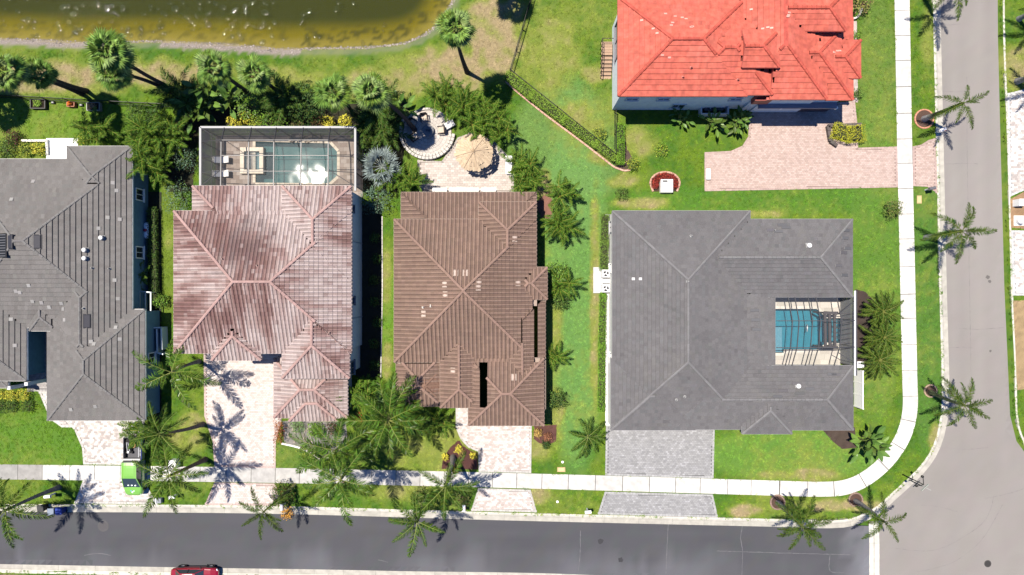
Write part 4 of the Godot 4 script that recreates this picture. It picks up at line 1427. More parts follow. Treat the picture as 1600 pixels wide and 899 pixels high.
func clump(called: String, label: String, at: Vector2, radius: float, h: float, kind: String, stems: int, per: int, size: float, group := "", m := "leaf") -> Node3D:
	# a clustering palm or a stand of big-leaved plants: several stems from one root, each with its own head of leaves
	var b := W(at.x, at.y)
	var t := thing(called, label, "palm" if kind != "paddle" else "plant", b, group)
	for s in stems:
		var a := TAU * s / stems + R(-0.4, 0.4)
		var rr := radius * (0.25 if stems == 1 else R(0.35, 1.0)) * 0.6
		var foot := Vector3(cos(a) * 0.25 * radius, 0, sin(a) * 0.25 * radius)
		var head := Vector3(cos(a) * rr, h * R(0.42, 0.72), sin(a) * rr)
		var g := Geo.new()
		g.tube(PackedVector3Array([foot, foot.lerp(head, 0.5) + Vector3(0, 0.1, 0), head]), PackedFloat32Array([0.07, 0.055, 0.045]), 6, [Color(0.14, 0.13, 0.06), Color(0.2, 0.2, 0.07)])
		put(g, "stem", M.bark, t, true)
		for k in per:
			var q := float(k) / per
			put_frond(t, kind, head, a + k * 2.39996 + R(-0.3, 0.3), lerpf(1.2, -0.05, q) + R(-0.12, 0.12), size * R(0.8, 1.12), R(-0.3, 0.3), "frond" if kind != "paddle" else "leaf", m)
	return t

func leaves(g: Geo, n: int, ext: Vector3, size: float, cols: Array, at := Vector3.ZERO, boxy := false, lobes := 5.0) -> void:
	# many small folded leaves through the outer part of a lumpy volume
	var ph := Vector3(R(0, 6), R(0, 6), R(0, 6))
	for i in n:
		var d := Vector3(R(-1, 1), R(-0.35, 1), R(-1, 1))
		if boxy:
			var ax := rng.randi() % 3
			if ax == 0:
				d.x = signf(d.x) * R(0.86, 1.06)
			elif ax == 1:
				d.y = R(0.88, 1.08)
			else:
				d.z = signf(d.z) * R(0.86, 1.06)
		else:
			d = d.normalized() * pow(rng.randf(), 0.3)
			d *= 1.0 + 0.2 * sin(d.x * lobes + ph.x) * sin(d.y * lobes + ph.y) * sin(d.z * lobes + ph.z) * 2.0
		var p := at + d * ext
		var out := (d + Vector3(R(-0.7, 0.7), R(0.1, 1.0), R(-0.7, 0.7))).normalized()
		var f := Vector3(R(-1, 1), R(-0.3, 0.7), R(-1, 1)).normalized()
		var s := f.cross(out).normalized()
		var l := size * R(0.7, 1.25)
		var col := leaf_col(cols[rng.randi() % cols.size()])
		var mid := p + f * l * 0.5 - out * l * 0.08
		g.tri(p, mid + s * l * 0.3, p + f * l, col)
		g.tri(p, p + f * l, mid - s * l * 0.3, col * Color(0.93, 0.93, 0.93))

func shrub(called: String, label: String, at: Vector2, r: float, h: float, cols: Array, n: int, size: float, group := "", m := "leaf", ry := 0.0) -> Node3D:
	var b := W(at.x, at.y)
	var t := thing(called, label, "shrub", b, group)
	var g := Geo.new()
	for k in 5:
		var a := TAU * k / 5.0 + R(-0.3, 0.3)
		g.tube(PackedVector3Array([Vector3(0, -0.05, 0), Vector3(cos(a) * r * 0.3, h * 0.4, sin(a) * r * 0.3), Vector3(cos(a) * r * 0.7, h * 0.75, sin(a) * r * 0.7)]), PackedFloat32Array([0.05, 0.035, 0.012]), 5, [Color(0.14, 0.1, 0.06)])
	put(g, "stem", M.bark, t, true)
	g = Geo.new()
	leaves(g, n, Vector3(r, h * 0.5, r if ry == 0.0 else ry), size, cols, Vector3(0, h * 0.5, 0))
	put(g, "foliage", M[m], t, true)
	return t

func hedge(label: String, path: Array, w: float, h: float, cols: Array, size := 0.11, dense := 190.0) -> void:
	var p := pp(path)
	var at := V3(p[0])
	var t := thing("hedge", label, "hedge", at)
	var g := Geo.new()
	for i in p.size() - 1:
		g.bar(V3(p[i], h * 0.45) - at, V3(p[i + 1], h * 0.45) - at, w * 0.7, h * 0.78, Color(0.03, 0.035, 0.012))
	put(g, "twigs", M.bark, t, true)
	g = Geo.new()
	for i in p.size() - 1:
		var d := p[i + 1] - p[i]
		var l := d.length()
		var mid := V3((p[i] + p[i + 1]) * 0.5) - at
		var q := Geo.new()
		leaves(q, int(l * dense * (w + h)), Vector3(l * 0.5 + w * 0.2, h * 0.5, w * 0.5), size, cols, Vector3(0, h * 0.5, 0), true)
		var tr := Transform3D(Basis(Vector3.UP, -d.angle()), mid)
		var k := g.v.size()
		for e in q.v.size():
			g.v.append(tr * q.v[e]); g.n.append(tr.basis * q.n[e]); g.c.append(q.c[e])
		for e in q.ix.size():
			g.ix.append(q.ix[e] + k)
	put(g, "foliage", M.leaf, t, true)
	var lo := offset_path(p, w * 0.45)
	var hi := offset_path(p, -w * 0.45)
	hi.reverse()
	lo.append_array(hi)
	mark(lo, 2)

func planting() -> void:
	kinds_of_frond()
	# --- fan palms along the pond
	var fp := Color(0.075, 0.06, 0.05)
	palm("fan_palm", "tall fan palm with slanting trunk at the picture's edge by the pond bank", Vector2(128, 147), Vector2(10, 112), 10.2, "fan", 34, 1.1, "", {"bark": fp})
	palm("fan_palm", "small round fan palm on dry grass next to two thin bent trunks", Vector2(135, 142), Vector2(63, 116), 7.0, "fan", 30, 0.92, "", {"bark": fp})
	palm("fan_palm", "bushiest fan palm standing against the pond edge, upper crown of a touching pair", Vector2(278, 142), Vector2(172, 80), 11.4, "fan", 40, 1.16, "", {"bark": fp})
	palm("fan_palm", "lower fan palm crown of the touching pair at the pond edge", Vector2(268, 145), Vector2(176, 112), 9.6, "fan", 36, 1.05, "", {"bark": fp})
	palm("fan_palm", "fan palm with pale round leaves above the bird of paradise thicket", Vector2(389, 146), Vector2(335, 106), 8.2, "fan", 34, 1.02, "", {"bark": fp})
	palm("fan_palm", "fan palm beside the fallen grey log and bent trunk shadow", Vector2(441, 150), Vector2(398, 116), 7.6, "fan", 34, 0.98, "", {"bark": fp})
	palm("fan_palm", "fan palm north of the pool cage, first of a close pair", Vector2(551, 179), Vector2(520, 145), 8.0, "fan", 36, 1.1, "", {"bark": fp})
	palm("fan_palm", "fan palm leaning from the rim of the round fire pit patio", Vector2(648, 203), Vector2(580, 143), 10.1, "fan", 38, 1.08, "", {"bark": fp})
	palm("fan_palm", "lone fan palm on the brown turf at the bend of the pond", Vector2(730, 113), Vector2(712, 44), 11.8, "fan", 40, 1.05, "", {"bark": fp})
	palm("fan_palm", "fan palm just beyond the picture whose shadow falls by the black fence", Vector2(757, -18), Vector2(751, -101), 11.0, "fan", 32, 1.2, "", {"bark": fp})
	palm("fan_palm", "fan palm just beyond the picture whose shadow darkens the garden by the planters", Vector2(-25, 152), Vector2(-166, 100), 10.0, "fan", 32, 1.35, "", {"bark": fp})
	# --- street palms
	var sg := Color(0.3, 0.285, 0.27)
	palm("royal_palm", "street palm with a long grey leaning trunk over the trash cans", Vector2(92, 762), Vector2(8, 798), 7.0, "royal", 12, 1.08, "", {"bark": Color(0.2, 0.19, 0.18), "r": 0.22})
	palm("royal_palm", "palm with pale trunk leaning over the bed of the green pickup", Vector2(317, 663), Vector2(250, 679), 8.0, "royal", 12, 0.86, "", {"bark": Color(0.2, 0.17, 0.14), "r": 0.2, "dead": 1})
	palm("royal_palm", "palm arching over the footpath next to the green pickup's hood", Vector2(321, 718), Vector2(263, 745), 7.0, "royal", 10, 1.15, "", {"bark": Color(0.2, 0.15, 0.1), "r": 0.22, "dead": 2})
	palm("coconut_palm", "palm with few broad fronds over the blue side wall of the grey house", Vector2(311, 565), Vector2(268, 582), 6.0, "coco", 7, 0.98, "", {"r": 0.18, "dead": 1})
	palm("coconut_palm", "largest coconut palm filling the gap in front of the pink and brown houses", Vector2(618, 644), Vector2(606, 657), 6.5, "coco", 14, 1.05, "", {"dead": 1})
	palm("coconut_palm", "coconut palm above the gravel bed, upper of the two over the footpath", Vector2(553, 683), Vector2(525, 704), 7.0, "coco", 12, 0.95, "", {"dead": 1})
	palm("coconut_palm", "coconut palm whose fronds hang from the footpath down to the dark street", Vector2(562, 712), Vector2(532, 750), 9.0, "coco", 11, 0.9, "", {"dead": 2})
	palm("coconut_palm", "small yellow-green palm leaning from the dark shrub out over the street", Vector2(461, 757), Vector2(412, 800), 5.5, "street", 7, 0.95, "", {"bark": Color(0.3, 0.3, 0.1), "r": 0.13})
	palm("royal_palm", "palm growing from the brown mulch island in front of the brown house", Vector2(708, 715), Vector2(696, 760), 6.2, "royal", 9, 1.05, "", {"r": 0.25})
	palm("royal_palm", "palm on the grass verge whose bright crown hangs over the dark street", Vector2(669, 777), Vector2(652, 815), 7.0, "royal", 11, 0.92)
	palm("street_palm", "verge palm ringed with terracotta stones beside the avenue", Vector2(1444, 186), Vector2(1506, 161), 5.9, "street", 6, 0.82, "", {"bark": sg, "r": 0.24, "flat": true})
	palm("street_palm", "spreading verge palm beside the pale meter cover by the avenue", Vector2(1447, 372), Vector2(1504, 361), 5.7, "street", 8, 1.12, "", {"bark": sg, "r": 0.24, "flat": true})
	palm("street_palm", "verge palm opposite the white vinyl fence, many fronds over the avenue", Vector2(1454, 613), Vector2(1508, 634), 5.6, "street", 10, 1.0, "", {"bark": Color(0.2, 0.22, 0.1), "r": 0.2, "flat": true})
	palm("street_palm", "corner verge palm with five fronds over the valley gutter", Vector2(1337, 783), Vector2(1382, 816), 5.3, "street", 6, 0.88, "", {"bark": Color(0.2, 0.19, 0.19), "r": 0.2, "flat": true})
	palm("street_palm", "verge palm in a mulch ring by the crossing of footpath and dark street", Vector2(1216, 786), Vector2(1254, 823), 6.0, "street", 12, 0.92, "", {"bark": Color(0.26, 0.25, 0.25), "r": 0.22, "flat": true})
	palm("street_palm", "verge palm cut by the top of the picture beside the avenue", Vector2(1436, -12), Vector2(1489, -28), 5.7, "street", 9, 1.05, "", {"bark": sg, "r": 0.22, "flat": true})
	palm("street_palm", "palm trunk at the picture's edge by the speckled white driveway", Vector2(1590, 127), Vector2(1652, 102), 5.9, "street", 8, 0.9, "", {"bark": sg, "r": 0.26, "flat": true})
	palm("street_palm", "palm on the far verge beside the avenue, crown outside the picture", Vector2(1592, 30), Vector2(1654, 2), 5.7, "street", 8, 0.95, "", {"bark": sg, "r": 0.22, "flat": true})
	palm("dwarf_palm", "low star-shaped palm alone on the lawn beside the grey paver drive", Vector2(921, 682), Vector2(919, 683), 1.7, "royal", 13, 0.66, "", {"flat": true, "r": 0.16})
	# --- date palms in the mulch bed beside the dark grey house
	var dl := ["feathery date palm in the dark bed, nearest the white cage corner", "feathery date palm in the dark bed between two others", "feathery date palm in the dark bed next to the white vinyl fence"]
	var ds := [Vector2(1362, 486), Vector2(1362, 526), Vector2(1358, 560)]
	var dc := [Vector2(1380, 487), Vector2(1381, 528), Vector2(1374, 563)]
	for k in 3:
		var t := palm("date_palm", dl[k], ds[k], dc[k], 2.3, "robel", 26, 1.12, "date palms in the dark mulch bed", {"r": 0.12, "bark": Color(0.16, 0.11, 0.07)})
		for q in 12:
			put_frond(t, "robel", Vector3(R(-0.4, 0.4), R(1.2, 1.9), R(-0.4, 0.4)), R(0, TAU), R(-0.1, 0.5), R(0.8, 1.1), R(-0.3, 0.3))
	# --- clumping palms and thickets
	var ar := [
		["yellow-green areca palm at the north corner of the blue-walled house", 246, 222, 1.9, 4.6, 5, 9, 1.0], ["areca palm crowding the west screen of the pool cage, lower one", 258, 262, 1.8, 4.4, 5, 9, 1.0],
		["areca palm tangled beside the screen corner above the two loungers", 283, 218, 1.8, 4.6, 5, 8, 1.05], ["broad palm clump on the back lawn by the square planters", 166, 208, 1.6, 3.2, 4, 7, 0.95],
		["areca palm at the foot of the silver palm next to the patio", 643, 284, 1.5, 2.8, 4, 7, 0.85], ["areca palm touching the corner of the brown roof", 612, 282, 1.2, 2.6, 3, 7, 0.8],
		["spiky palm clump sheltering the fire pit from the turf", 700, 158, 1.5, 4.0, 4, 8, 0.95], ["palm clump above the fire pit path, bushiest of the patio screen", 728, 172, 1.6, 4.2, 4, 8, 1.0],
		["palm clump by the hedge corner in the shadow of the lone fan palm", 758, 182, 1.5, 3.6, 4, 7, 0.9], ["palm clump overhanging the straw parasol", 747, 204, 1.4, 3.8, 4, 7, 0.9],
		["bright palm clump right of the straw parasol", 780, 208, 1.5, 3.0, 4, 7, 0.85], ["leafy palm at the white bench by the patio's end", 815, 262, 1.5, 3.0, 4, 8, 0.85],
		["leafy palm at the upper corner of the brown house", 820, 292, 1.6, 3.0, 4, 8, 0.9], ["fan of long fronds on the lawn beside the reddish path", 874, 306, 1.3, 3.2, 3, 7, 0.9],
		["dense palm between the lawn and the brown house's side window", 872, 352, 1.5, 3.2, 4, 8, 0.95], ["drooping palm opposite the air conditioners", 878, 446, 1.2, 2.6, 3, 7, 0.85],
		["narrow upright palm halfway down the brown house", 862, 556, 1.0, 2.6, 2, 7, 0.8], ["palm tuft above the brown gutter in front of the entry turret", 686, 658, 1.1, 2.2, 3, 6, 0.75],
		["fern-like palm growing against the pink house's corner", 566, 616, 1.5, 3.6, 4, 7, 1.0], ["palm rising from the side yard gate next to the brown roof", 642, 622, 1.5, 4.4, 4, 7, 0.95],
		["palm behind the green pickup's tailgate at the blue wall", 232, 668, 1.4, 3.0, 3, 7, 0.95], ["palm in the narrow gap by the white gas tank", 228, 432, 1.1, 2.2, 3, 5, 0.8],
	]
	for a in ar:
		clump("areca_palm", a[0], Vector2(a[1], a[2]), a[3] * 1.1, a[4], "areca", a[5], a[6], a[7] * 0.85, "clumping palms round the houses")
	var dk := [
		["dark palm thicket where two slanting trunks meet", 300, 158, 1.7, 4.0, 4, 7, 0.9], ["dark palm thicket behind the pool cage, near the yellow crotons", 455, 168, 1.5, 4.6, 4, 7, 0.9],
		["dark palm filling the corner between cage and fire pit", 598, 176, 1.6, 4.2, 4, 7, 0.95], ["dark palm below the fire pit's shaded half", 606, 212, 1.5, 3.4, 4, 7, 0.85],
		["dark palm at the pool cage's side wall above the silver palm", 584, 205, 1.4, 3.4, 3, 7, 0.85],
	]
	for a in dk:
		clump("dark_palm", a[0], Vector2(a[1], a[2]), a[3], a[4], "dark", a[5], a[6], a[7], "dark palms behind the pool cage")
	var pd := [
		["bird of paradise stand with curling leaves, biggest of the thicket", 335, 162, 1.9, 4.0, 6, 6, 1.0], ["bird of paradise at the picket fence's end", 316, 178, 1.4, 3.2, 4, 6, 0.9],
		["bird of paradise beside the bright green shrub", 366, 162, 1.3, 3.0, 4, 6, 0.85], ["broad-leaved plant at the corner of the pool cage by the fire pit", 628, 176, 1.3, 2.8, 4, 6, 0.8],
		["big-leaved plumeria by the corner of the dark grey house", 1346, 688, 1.6, 2.4, 5, 7, 0.85], ["broad-leaved tropical plant in shade of the red-roofed house, inner one", 1112, 196, 1.1, 1.8, 4, 6, 0.6],
		["broad-leaved tropical plant at the edge of the pink paver drive", 1150, 194, 1.2, 1.8, 4, 7, 0.6], ["small drooping plant below the white wall of the red-roofed house", 1062, 188, 0.9, 1.2, 3, 6, 0.5],
	]
	for a in pd:
		clump("broadleaf_plant", a[0], Vector2(a[1], a[2]), a[3], a[4], "paddle", a[5], a[6], a[7], "", "gloss_leaf")
	# --- the silver palm
	var sv := thing("silver_palm", "silver-grey fan palm beside the pool cage", "palm tree", W(603, 266))
	trunk(sv, Vector3(0, 1.9, 0), 0.3, 0.24, Color(0.2, 0.17, 0.14), 0.05)
	for k in 20:
		put_frond(sv, "silver", Vector3(0, 2.0, 0), k * 2.39996, lerpf(1.2, -0.1, pow(k / 20.0, 0.7)) + R(-0.1, 0.1), R(0.9, 1.15), R(-0.4, 0.4), "fan_leaf")
	# --- shrubs
	var gr := Color(0.055, 0.1, 0.02)
	var br := Color(0.085, 0.165, 0.02)
	var yl := Color(0.36, 0.32, 0.035)
	var yg := Color(0.2, 0.235, 0.03)
	var bl := Color(0.075, 0.125, 0.085)
	var rd := Color(0.13, 0.022, 0.02)
	var oc := Color(0.2, 0.075, 0.02)
	var dkg := Color(0.022, 0.05, 0.012)
	shrub("shrub", "glossy green shrub behind the cage next to the bright one", Vector2(398, 172), 1.6, 2.6, [gr, br], 900, 0.2, "", "gloss_leaf")
	shrub("shrub", "bright green fluffy shrub behind the pool cage", Vector2(428, 186), 1.7, 2.2, [br], 1100, 0.16)
	shrub("shade_tree", "dark round tree shading the bank behind the cage", Vector2(484, 170), 2.3, 3.6, [dkg, Color(0.03, 0.06, 0.015)], 2200, 0.2)
	shrub("shrub", "bluish shrub between the cage and the silver palm", Vector2(577, 245), 1.4, 2.2, [bl, gr], 900, 0.15)
	shrub("shrub", "bluish shrub below the silver palm at the grass strip", Vector2(590, 312), 1.7, 2.0, [bl], 1200, 0.14)
	shrub("shrub", "blue-green shrub in the gap beside the pink roof's corner", Vector2(287, 312), 1.5, 2.4, [bl, gr], 1100, 0.14, "", "leaf", 2.0)
	shrub("shrub", "dim blue-green shrub against the west screen of the cage", Vector2(300, 252), 1.3, 2.4, [bl, dkg], 900, 0.14)
	var cro := [[371, 192, "yellow croton at the cage's back wall, first from the loungers", yl], [388, 187, "yellow croton behind the cage, tallest of the row", yl], [404, 193, "yellow-green croton behind the cage by the bright shrub", yg], [470, 194, "low olive croton behind the cage in the dark bed", Color(0.12, 0.11, 0.04)], [500, 192, "reddish croton behind the cage's stone spillway", Color(0.22, 0.12, 0.06)], [516, 194, "yellow croton behind the cage under the paired fan palms", yl], [542, 193, "yellow croton at the cage's far corner", yl]]
	for c in cro:
		shrub("croton", c[2], Vector2(c[0], c[1]), 0.75, 1.5, [c[3], c[3] * Color(0.8, 0.85, 0.8)], 300, 0.16, "crotons behind the pool cage")
	shrub("shrub", "small round shrub inside the fenced lawn", Vector2(936, 211), 0.75, 1.1, [gr, yg], 480, 0.13)
	shrub("shrub", "low loose shrub on the lawn between hedge and pink drive", Vector2(1033, 236), 0.8, 0.7, [br, yg], 420, 0.12)
	shrub("shrub", "round shrub at the tip of the curved pink edging", Vector2(987, 258), 0.75, 1.1, [gr, yg], 480, 0.13)
	shrub("shrub", "small dark shrub near the dark grey roof's corner", Vector2(971, 304), 0.75, 0.9, [gr], 420, 0.13)
	shrub("small_tree", "small clipped tree beside the footpath above the corner house", Vector2(1387, 328), 1.0, 2.0, [gr, Color(0.1, 0.11, 0.03)], 850, 0.13)
	shrub("shrub", "leafy shrub beside the brown house's side roof", Vector2(870, 430), 1.4, 2.0, [gr, br], 950, 0.2, "", "gloss_leaf")
	shrub("shrub", "dark shrub below the drooping palm at the brown house", Vector2(876, 470), 1.0, 1.4, [gr, dkg], 600, 0.16)
	shrub("shrub", "round dark shrub opposite the hedge's lower end", Vector2(870, 622), 1.1, 1.6, [gr, dkg], 900, 0.15)
	shrub("shrub", "flowering shrub behind the red-roofed house's planter", Vector2(1337, 12), 1.2, 1.8, [gr, Color(0.22, 0.2, 0.06), Color(0.1, 0.05, 0.04)], 800, 0.15)
	shrub("shrub", "tiny green plant against the red-roofed house's east wall", Vector2(1337, 57), 0.5, 0.6, [br], 200, 0.12)
	shrub("shrub", "small plant by the corner post of the red-roofed house", Vector2(1336, 148), 0.6, 0.9, [gr], 260, 0.14)
	shrub("croton", "orange-brown croton column at the edge of the pink drive", Vector2(440, 672), 0.55, 1.5, [oc, Color(0.14, 0.04, 0.02)], 620, 0.12, "", "leaf", 1.35)
	shrub("shrub", "soft green mound on the grey gravel bed", Vector2(467, 666), 0.85, 0.7, [Color(0.09, 0.16, 0.05)], 700, 0.1)
	shrub("shrub", "light green bushy plant on the gravel bed", Vector2(496, 671), 0.95, 1.1, [br], 520, 0.17)
	shrub("shrub", "dark prickly plant at the gravel bed's far end", Vector2(524, 668), 0.9, 1.2, [dkg, Color(0.07, 0.035, 0.03)], 520, 0.16)
	shrub("shrub", "rust-red plant under the largest coconut palm", Vector2(566, 648), 0.6, 1.2, [Color(0.25, 0.06, 0.02)], 300, 0.14)
	shrub("shrub", "brownish bush around the leaning yellow-green palm's foot", Vector2(446, 770), 1.4, 1.5, [Color(0.09, 0.075, 0.02), dkg, gr], 1100, 0.16)
	shrub("shrub", "orange croton on the kerb edge beneath the leaning palm", Vector2(450, 800), 0.75, 0.6, [Color(0.38, 0.19, 0.03)], 340, 0.14)
	shrub("shrub", "ragged bush beside the white mailbox on the brown house's verge", Vector2(722, 776), 1.1, 1.3, [gr, Color(0.1, 0.1, 0.03)], 800, 0.14)
	shrub("shrub", "olive bush leaning over the kerb next to the bright palm crown", Vector2(660, 775), 1.2, 1.3, [Color(0.11, 0.125, 0.04), gr], 900, 0.14)
	for q in [[438, 700, "variegated low plants along the curved white edging", 1.6]]:
		shrub("ground_plant", q[2], Vector2(488, 706), 1.3, 0.5, [yg, gr], 620, 0.12, "", "leaf", 0.8)
	for k in 3:
		shrub("hedge_ball", ["yellow-green clipped ball at the picture's edge beside the lawn", "middle yellow-green clipped ball by the front lawn", "yellow-green clipped ball nearest the cobbled drive"][k], Vector2([6, 23, 42][k], 616), [0.62, 0.62, 0.75][k], 1.1, [yg, yl], 620, 0.1, "clipped yellow balls by the grey house")
		shrub("shrub", ["dark low bush before the clipped balls at the picture's edge", "dark low bush before the middle clipped ball", "dark low bush before the ball nearest the drive"][k], Vector2([4, 22, 46][k], 634), 0.75, 0.7, [dkg, gr], 480, 0.12, "low dark bushes in front of the yellow balls")
	shrub("shrub", "yellow shrub beside the white terrace behind the grey house", Vector2(66, 234), 0.75, 1.1, [yl, yg], 480, 0.13)
	shrub("shrub", "purple-brown bush at the back lawn's edge", Vector2(27, 218), 0.9, 1.1, [Color(0.06, 0.012, 0.02), dkg], 620, 0.14)
	shrub("shrub", "dark bush beside the garden wall behind the grey house", Vector2(12, 236), 1.3, 1.4, [dkg, gr], 800, 0.14)
	shrub("shrub", "greenish bush between purple bush and yellow shrub", Vector2(45, 234), 0.9, 0.9, [dkg, yg], 480, 0.13)
	shrub("shrub", "pale yellow plant at the corner of the white terrace", Vector2(131, 221), 0.6, 0.8, [yl, br], 300, 0.12)
	shrub("shrub", "dark shrub at the black fence beside the palm clump", Vector2(218, 178), 1.1, 1.3, [gr, dkg], 700, 0.15)
	shrub("shrub", "dark ragged shrub below the fence near the areca palm", Vector2(244, 184), 0.9, 1.1, [dkg], 520, 0.15)
	shrub("shrub", "green shrub at the side gate of the blue-walled house", Vector2(256, 470), 0.8, 1.2, [gr, br], 500, 0.15)
	for k in 7:
		shrub("shrub", ["shaded plant beside the white edging, level with the silver palm's shrub", "shaded plant by the edging near the roof's first ridge", "shaded plant opposite the upper wall vent", "shaded plant opposite the middle downpipe", "shaded plant opposite the lower window", "shaded plant near the side yard's end", "shaded plant just above the corner palm"][k], Vector2(587 + 3 * sin(k * 2.0), 372 + k * 33), 0.55, 0.7, [gr, dkg], 260, 0.14, "shaded plants along the pink house")
	for k in 5:
		var q: Array = [[717, 701, yl, "yellow croton near the walkway in the brown mulch island"], [722, 707, Color(0.2, 0.14, 0.05), "olive croton in the middle of the brown mulch island"], [740, 711, yl, "yellow croton at the drive side of the mulch island"], [696, 713, yl, "yellow croton at the lawn side of the mulch island"], [711, 734, Color(0.42, 0.26, 0.02), "golden plant between the mulch island and footpath"]][k]
		shrub("croton", q[3], Vector2(q[0], q[1]), 0.42, 0.6, [q[2]], 190, 0.13)
	for k in 3:
		var q: Array = [[840, 676, Color(0.3, 0.2, 0.06), "yellowish plant in the mulch patch by the brown house's drive"], [856, 682, Color(0.16, 0.07, 0.04), "reddish plant in the mulch patch by the brown house's drive"], [853, 694, dkg, "dark spiky plant at the mulch patch's lawn edge"]][k]
		shrub("shrub", q[3], Vector2(q[0], q[1]), 0.5, 0.6, [q[2]], 240, 0.13)
	# croton ring round the white utility box
	var spots := ["at the horseshoe's western tip", "on the horseshoe's western shoulder", "just west of the horseshoe's top", "at the very top of the horseshoe", "just east of the horseshoe's top", "on the horseshoe's eastern shoulder", "at the horseshoe's eastern tip"]
	for k in 7:
		var a := lerpf(PI * 0.92, PI * 2.08, k / 6.0)
		shrub("croton", "dark red croton " + spots[k], Vector2(1038 + cos(a) * 16, 287 + sin(a) * 11), 0.42, 0.65, [Color(0.16, 0.015, 0.015), Color(0.22, 0.03, 0.02), Color(0.08, 0.015, 0.012)], 240, 0.12, "red crotons round the utility box")
	# --- hedges
	hedge("long clipped hedge running diagonally beside the picket fence", [793, 122, 830, 152, 880, 189, 930, 226, 958, 247, 966, 250], 0.95, 1.1, [Color(0.1, 0.18, 0.02), Color(0.14, 0.22, 0.03)], 0.1, 300.0)
	hedge("short clipped hedge joining the diagonal one at its corner", [967, 199, 967.5, 225, 967, 256], 0.85, 1.1, [Color(0.075, 0.16, 0.015), Color(0.1, 0.2, 0.02)], 0.1, 300.0)
	hedge("hedge along the white wall above the air conditioners", [944, 338, 943, 380, 942, 419], 0.85, 1.0, [Color(0.075, 0.13, 0.02), Color(0.1, 0.17, 0.03)])
	hedge("thin hedge along the white wall below the air conditioners", [941, 462, 939, 540, 938, 637], 0.7, 0.9, [Color(0.07, 0.16, 0.015), Color(0.1, 0.19, 0.02)], 0.1, 260.0)
	hedge("yellow-green clipped box hedge on the pink paver drive", [1301, 207, 1322, 213, 1340, 211], 1.7, 1.0, [Color(0.23, 0.25, 0.025), Color(0.3, 0.29, 0.02)], 0.1, 300.0)
	hedge("dark hedge in the gap beside the gas tank and blue wall", [243, 330, 244, 400, 246, 470], 0.9, 1.0, [dkg, gr])

# ---------------------------------------------------------------- pools and screen cages
func deck(called: String, label: String, poly: PackedVector2Array, hole: PackedVector2Array, y: float, unit: Vector2, pal: Array) -> Node3D:
	mark(poly, 1)
	for q in Geometry2D.offset_polygon(hole, 0.5):
		mark(q, 4)
	var o := thing(called, label, "pool deck")
	o.set_meta("kind", "structure")
	var base := Geo.new()
	var g := Geo.new()
	var lo := Vector2(1e9, 1e9)
	var hi := -lo
	for q in poly:
		lo = lo.min(q); hi = hi.max(q)
	var j := 0
	var z := lo.y
	while z < hi.y:
		var x := lo.x - (unit.x * 0.5 if j % 2 else 0.0)
		while x < hi.x:
			for lay in 2:
				var s := 0.0 if lay == 0 else 0.006
				var cell := PackedVector2Array([Vector2(x + s, z + s), Vector2(x + unit.x - s, z + s), Vector2(x + unit.x - s, z + unit.y - s), Vector2(x + s, z + unit.y - s)])
				var col: Color = shade(pal[rng.randi() % pal.size()], 0.09) if lay == 1 else pal[0] * Color(0.6, 0.6, 0.6)
				var yy := y - 0.012 if lay == 0 else y + R(-0.002, 0.002)
				for a in Geometry2D.intersect_polygons(cell, poly):
					for b in Geometry2D.clip_polygons(a, hole):
						(base if lay == 0 else g).prism(b, yy, yy, col, col)
			x += unit.x
		z += unit.y
		j += 1
	put(base, "mortar_bed", M.paver, o)
	put(g, "pavers", M.paver, o, false, "stuff")
	return o

func pool(called: String, label: String, poly: PackedVector2Array, depth: float, y: float, plaster: Color, coping: Color, cop := true) -> Node3D:
	var c := Vector2.ZERO
	for q in poly:
		c += q / poly.size()
	var o := thing(called, label, "swimming pool", V3(c))
	var p := poly
	if not Geometry2D.is_polygon_clockwise(p):
		p = p.duplicate(); p.reverse()
	var g := Geo.new()
	for i in p.size():
		var a := p[i]
		var b := p[(i + 1) % p.size()]
		g.quad(V3(a, y), V3(b, y), V3(b, y - depth), V3(a, y - depth), plaster)
		g.quad(V3(a, y + 0.01), V3(b, y + 0.01), V3(b, y - 0.16), V3(a, y - 0.16), plaster * Color(0.55, 0.6, 0.75))
	put(g, "basin_wall", M.stucco, o)
	g = sheet(poly, y - depth, 0.5, func(q): return plaster * (1.0 + 0.12 * n_fine.get_noise_2d(q.x, q.y)))
	put(g, "basin_floor", M.stucco, o)
	g = Geo.new()
	g.prism(poly, y - 0.07, y - 0.07, Color.WHITE, Color.WHITE)
	put(g, "water_surface", M.pool_water, o)
	if cop:
		for i in p.size():
			var a := p[i]
			var b := p[(i + 1) % p.size()]
			var d := (b - a).normalized()
			var nrm := Vector2(-d.y, d.x)
			if Geometry2D.is_point_in_polygon((a + b) * 0.5 + nrm * 0.05, p):
				nrm = -nrm
			var k := maxi(1, int(a.distance_to(b) / 0.5))
			for s in k:
				g = Geo.new()
				var u := a.lerp(b, float(s) / k)
				var w := a.lerp(b, (s + 0.97) / k)
				g.cham(Transform3D(Basis(Vector3.UP, -(w - u).angle()), V3((u + w) * 0.5 + nrm * 0.12, y)), Vector3(u.distance_to(w), 0.07, 0.3), 0.015, shade(coping, 0.08))
				put(g, "coping_stone", M.concrete, o)
	return o

func panel(o: Node3D, m: String, called: String, pts: Array) -> void:
	var g := Geo.new()
	g.quad(pts[0], pts[1], pts[2], pts[3], Color.WHITE)
	put(g, called, M[m], o)

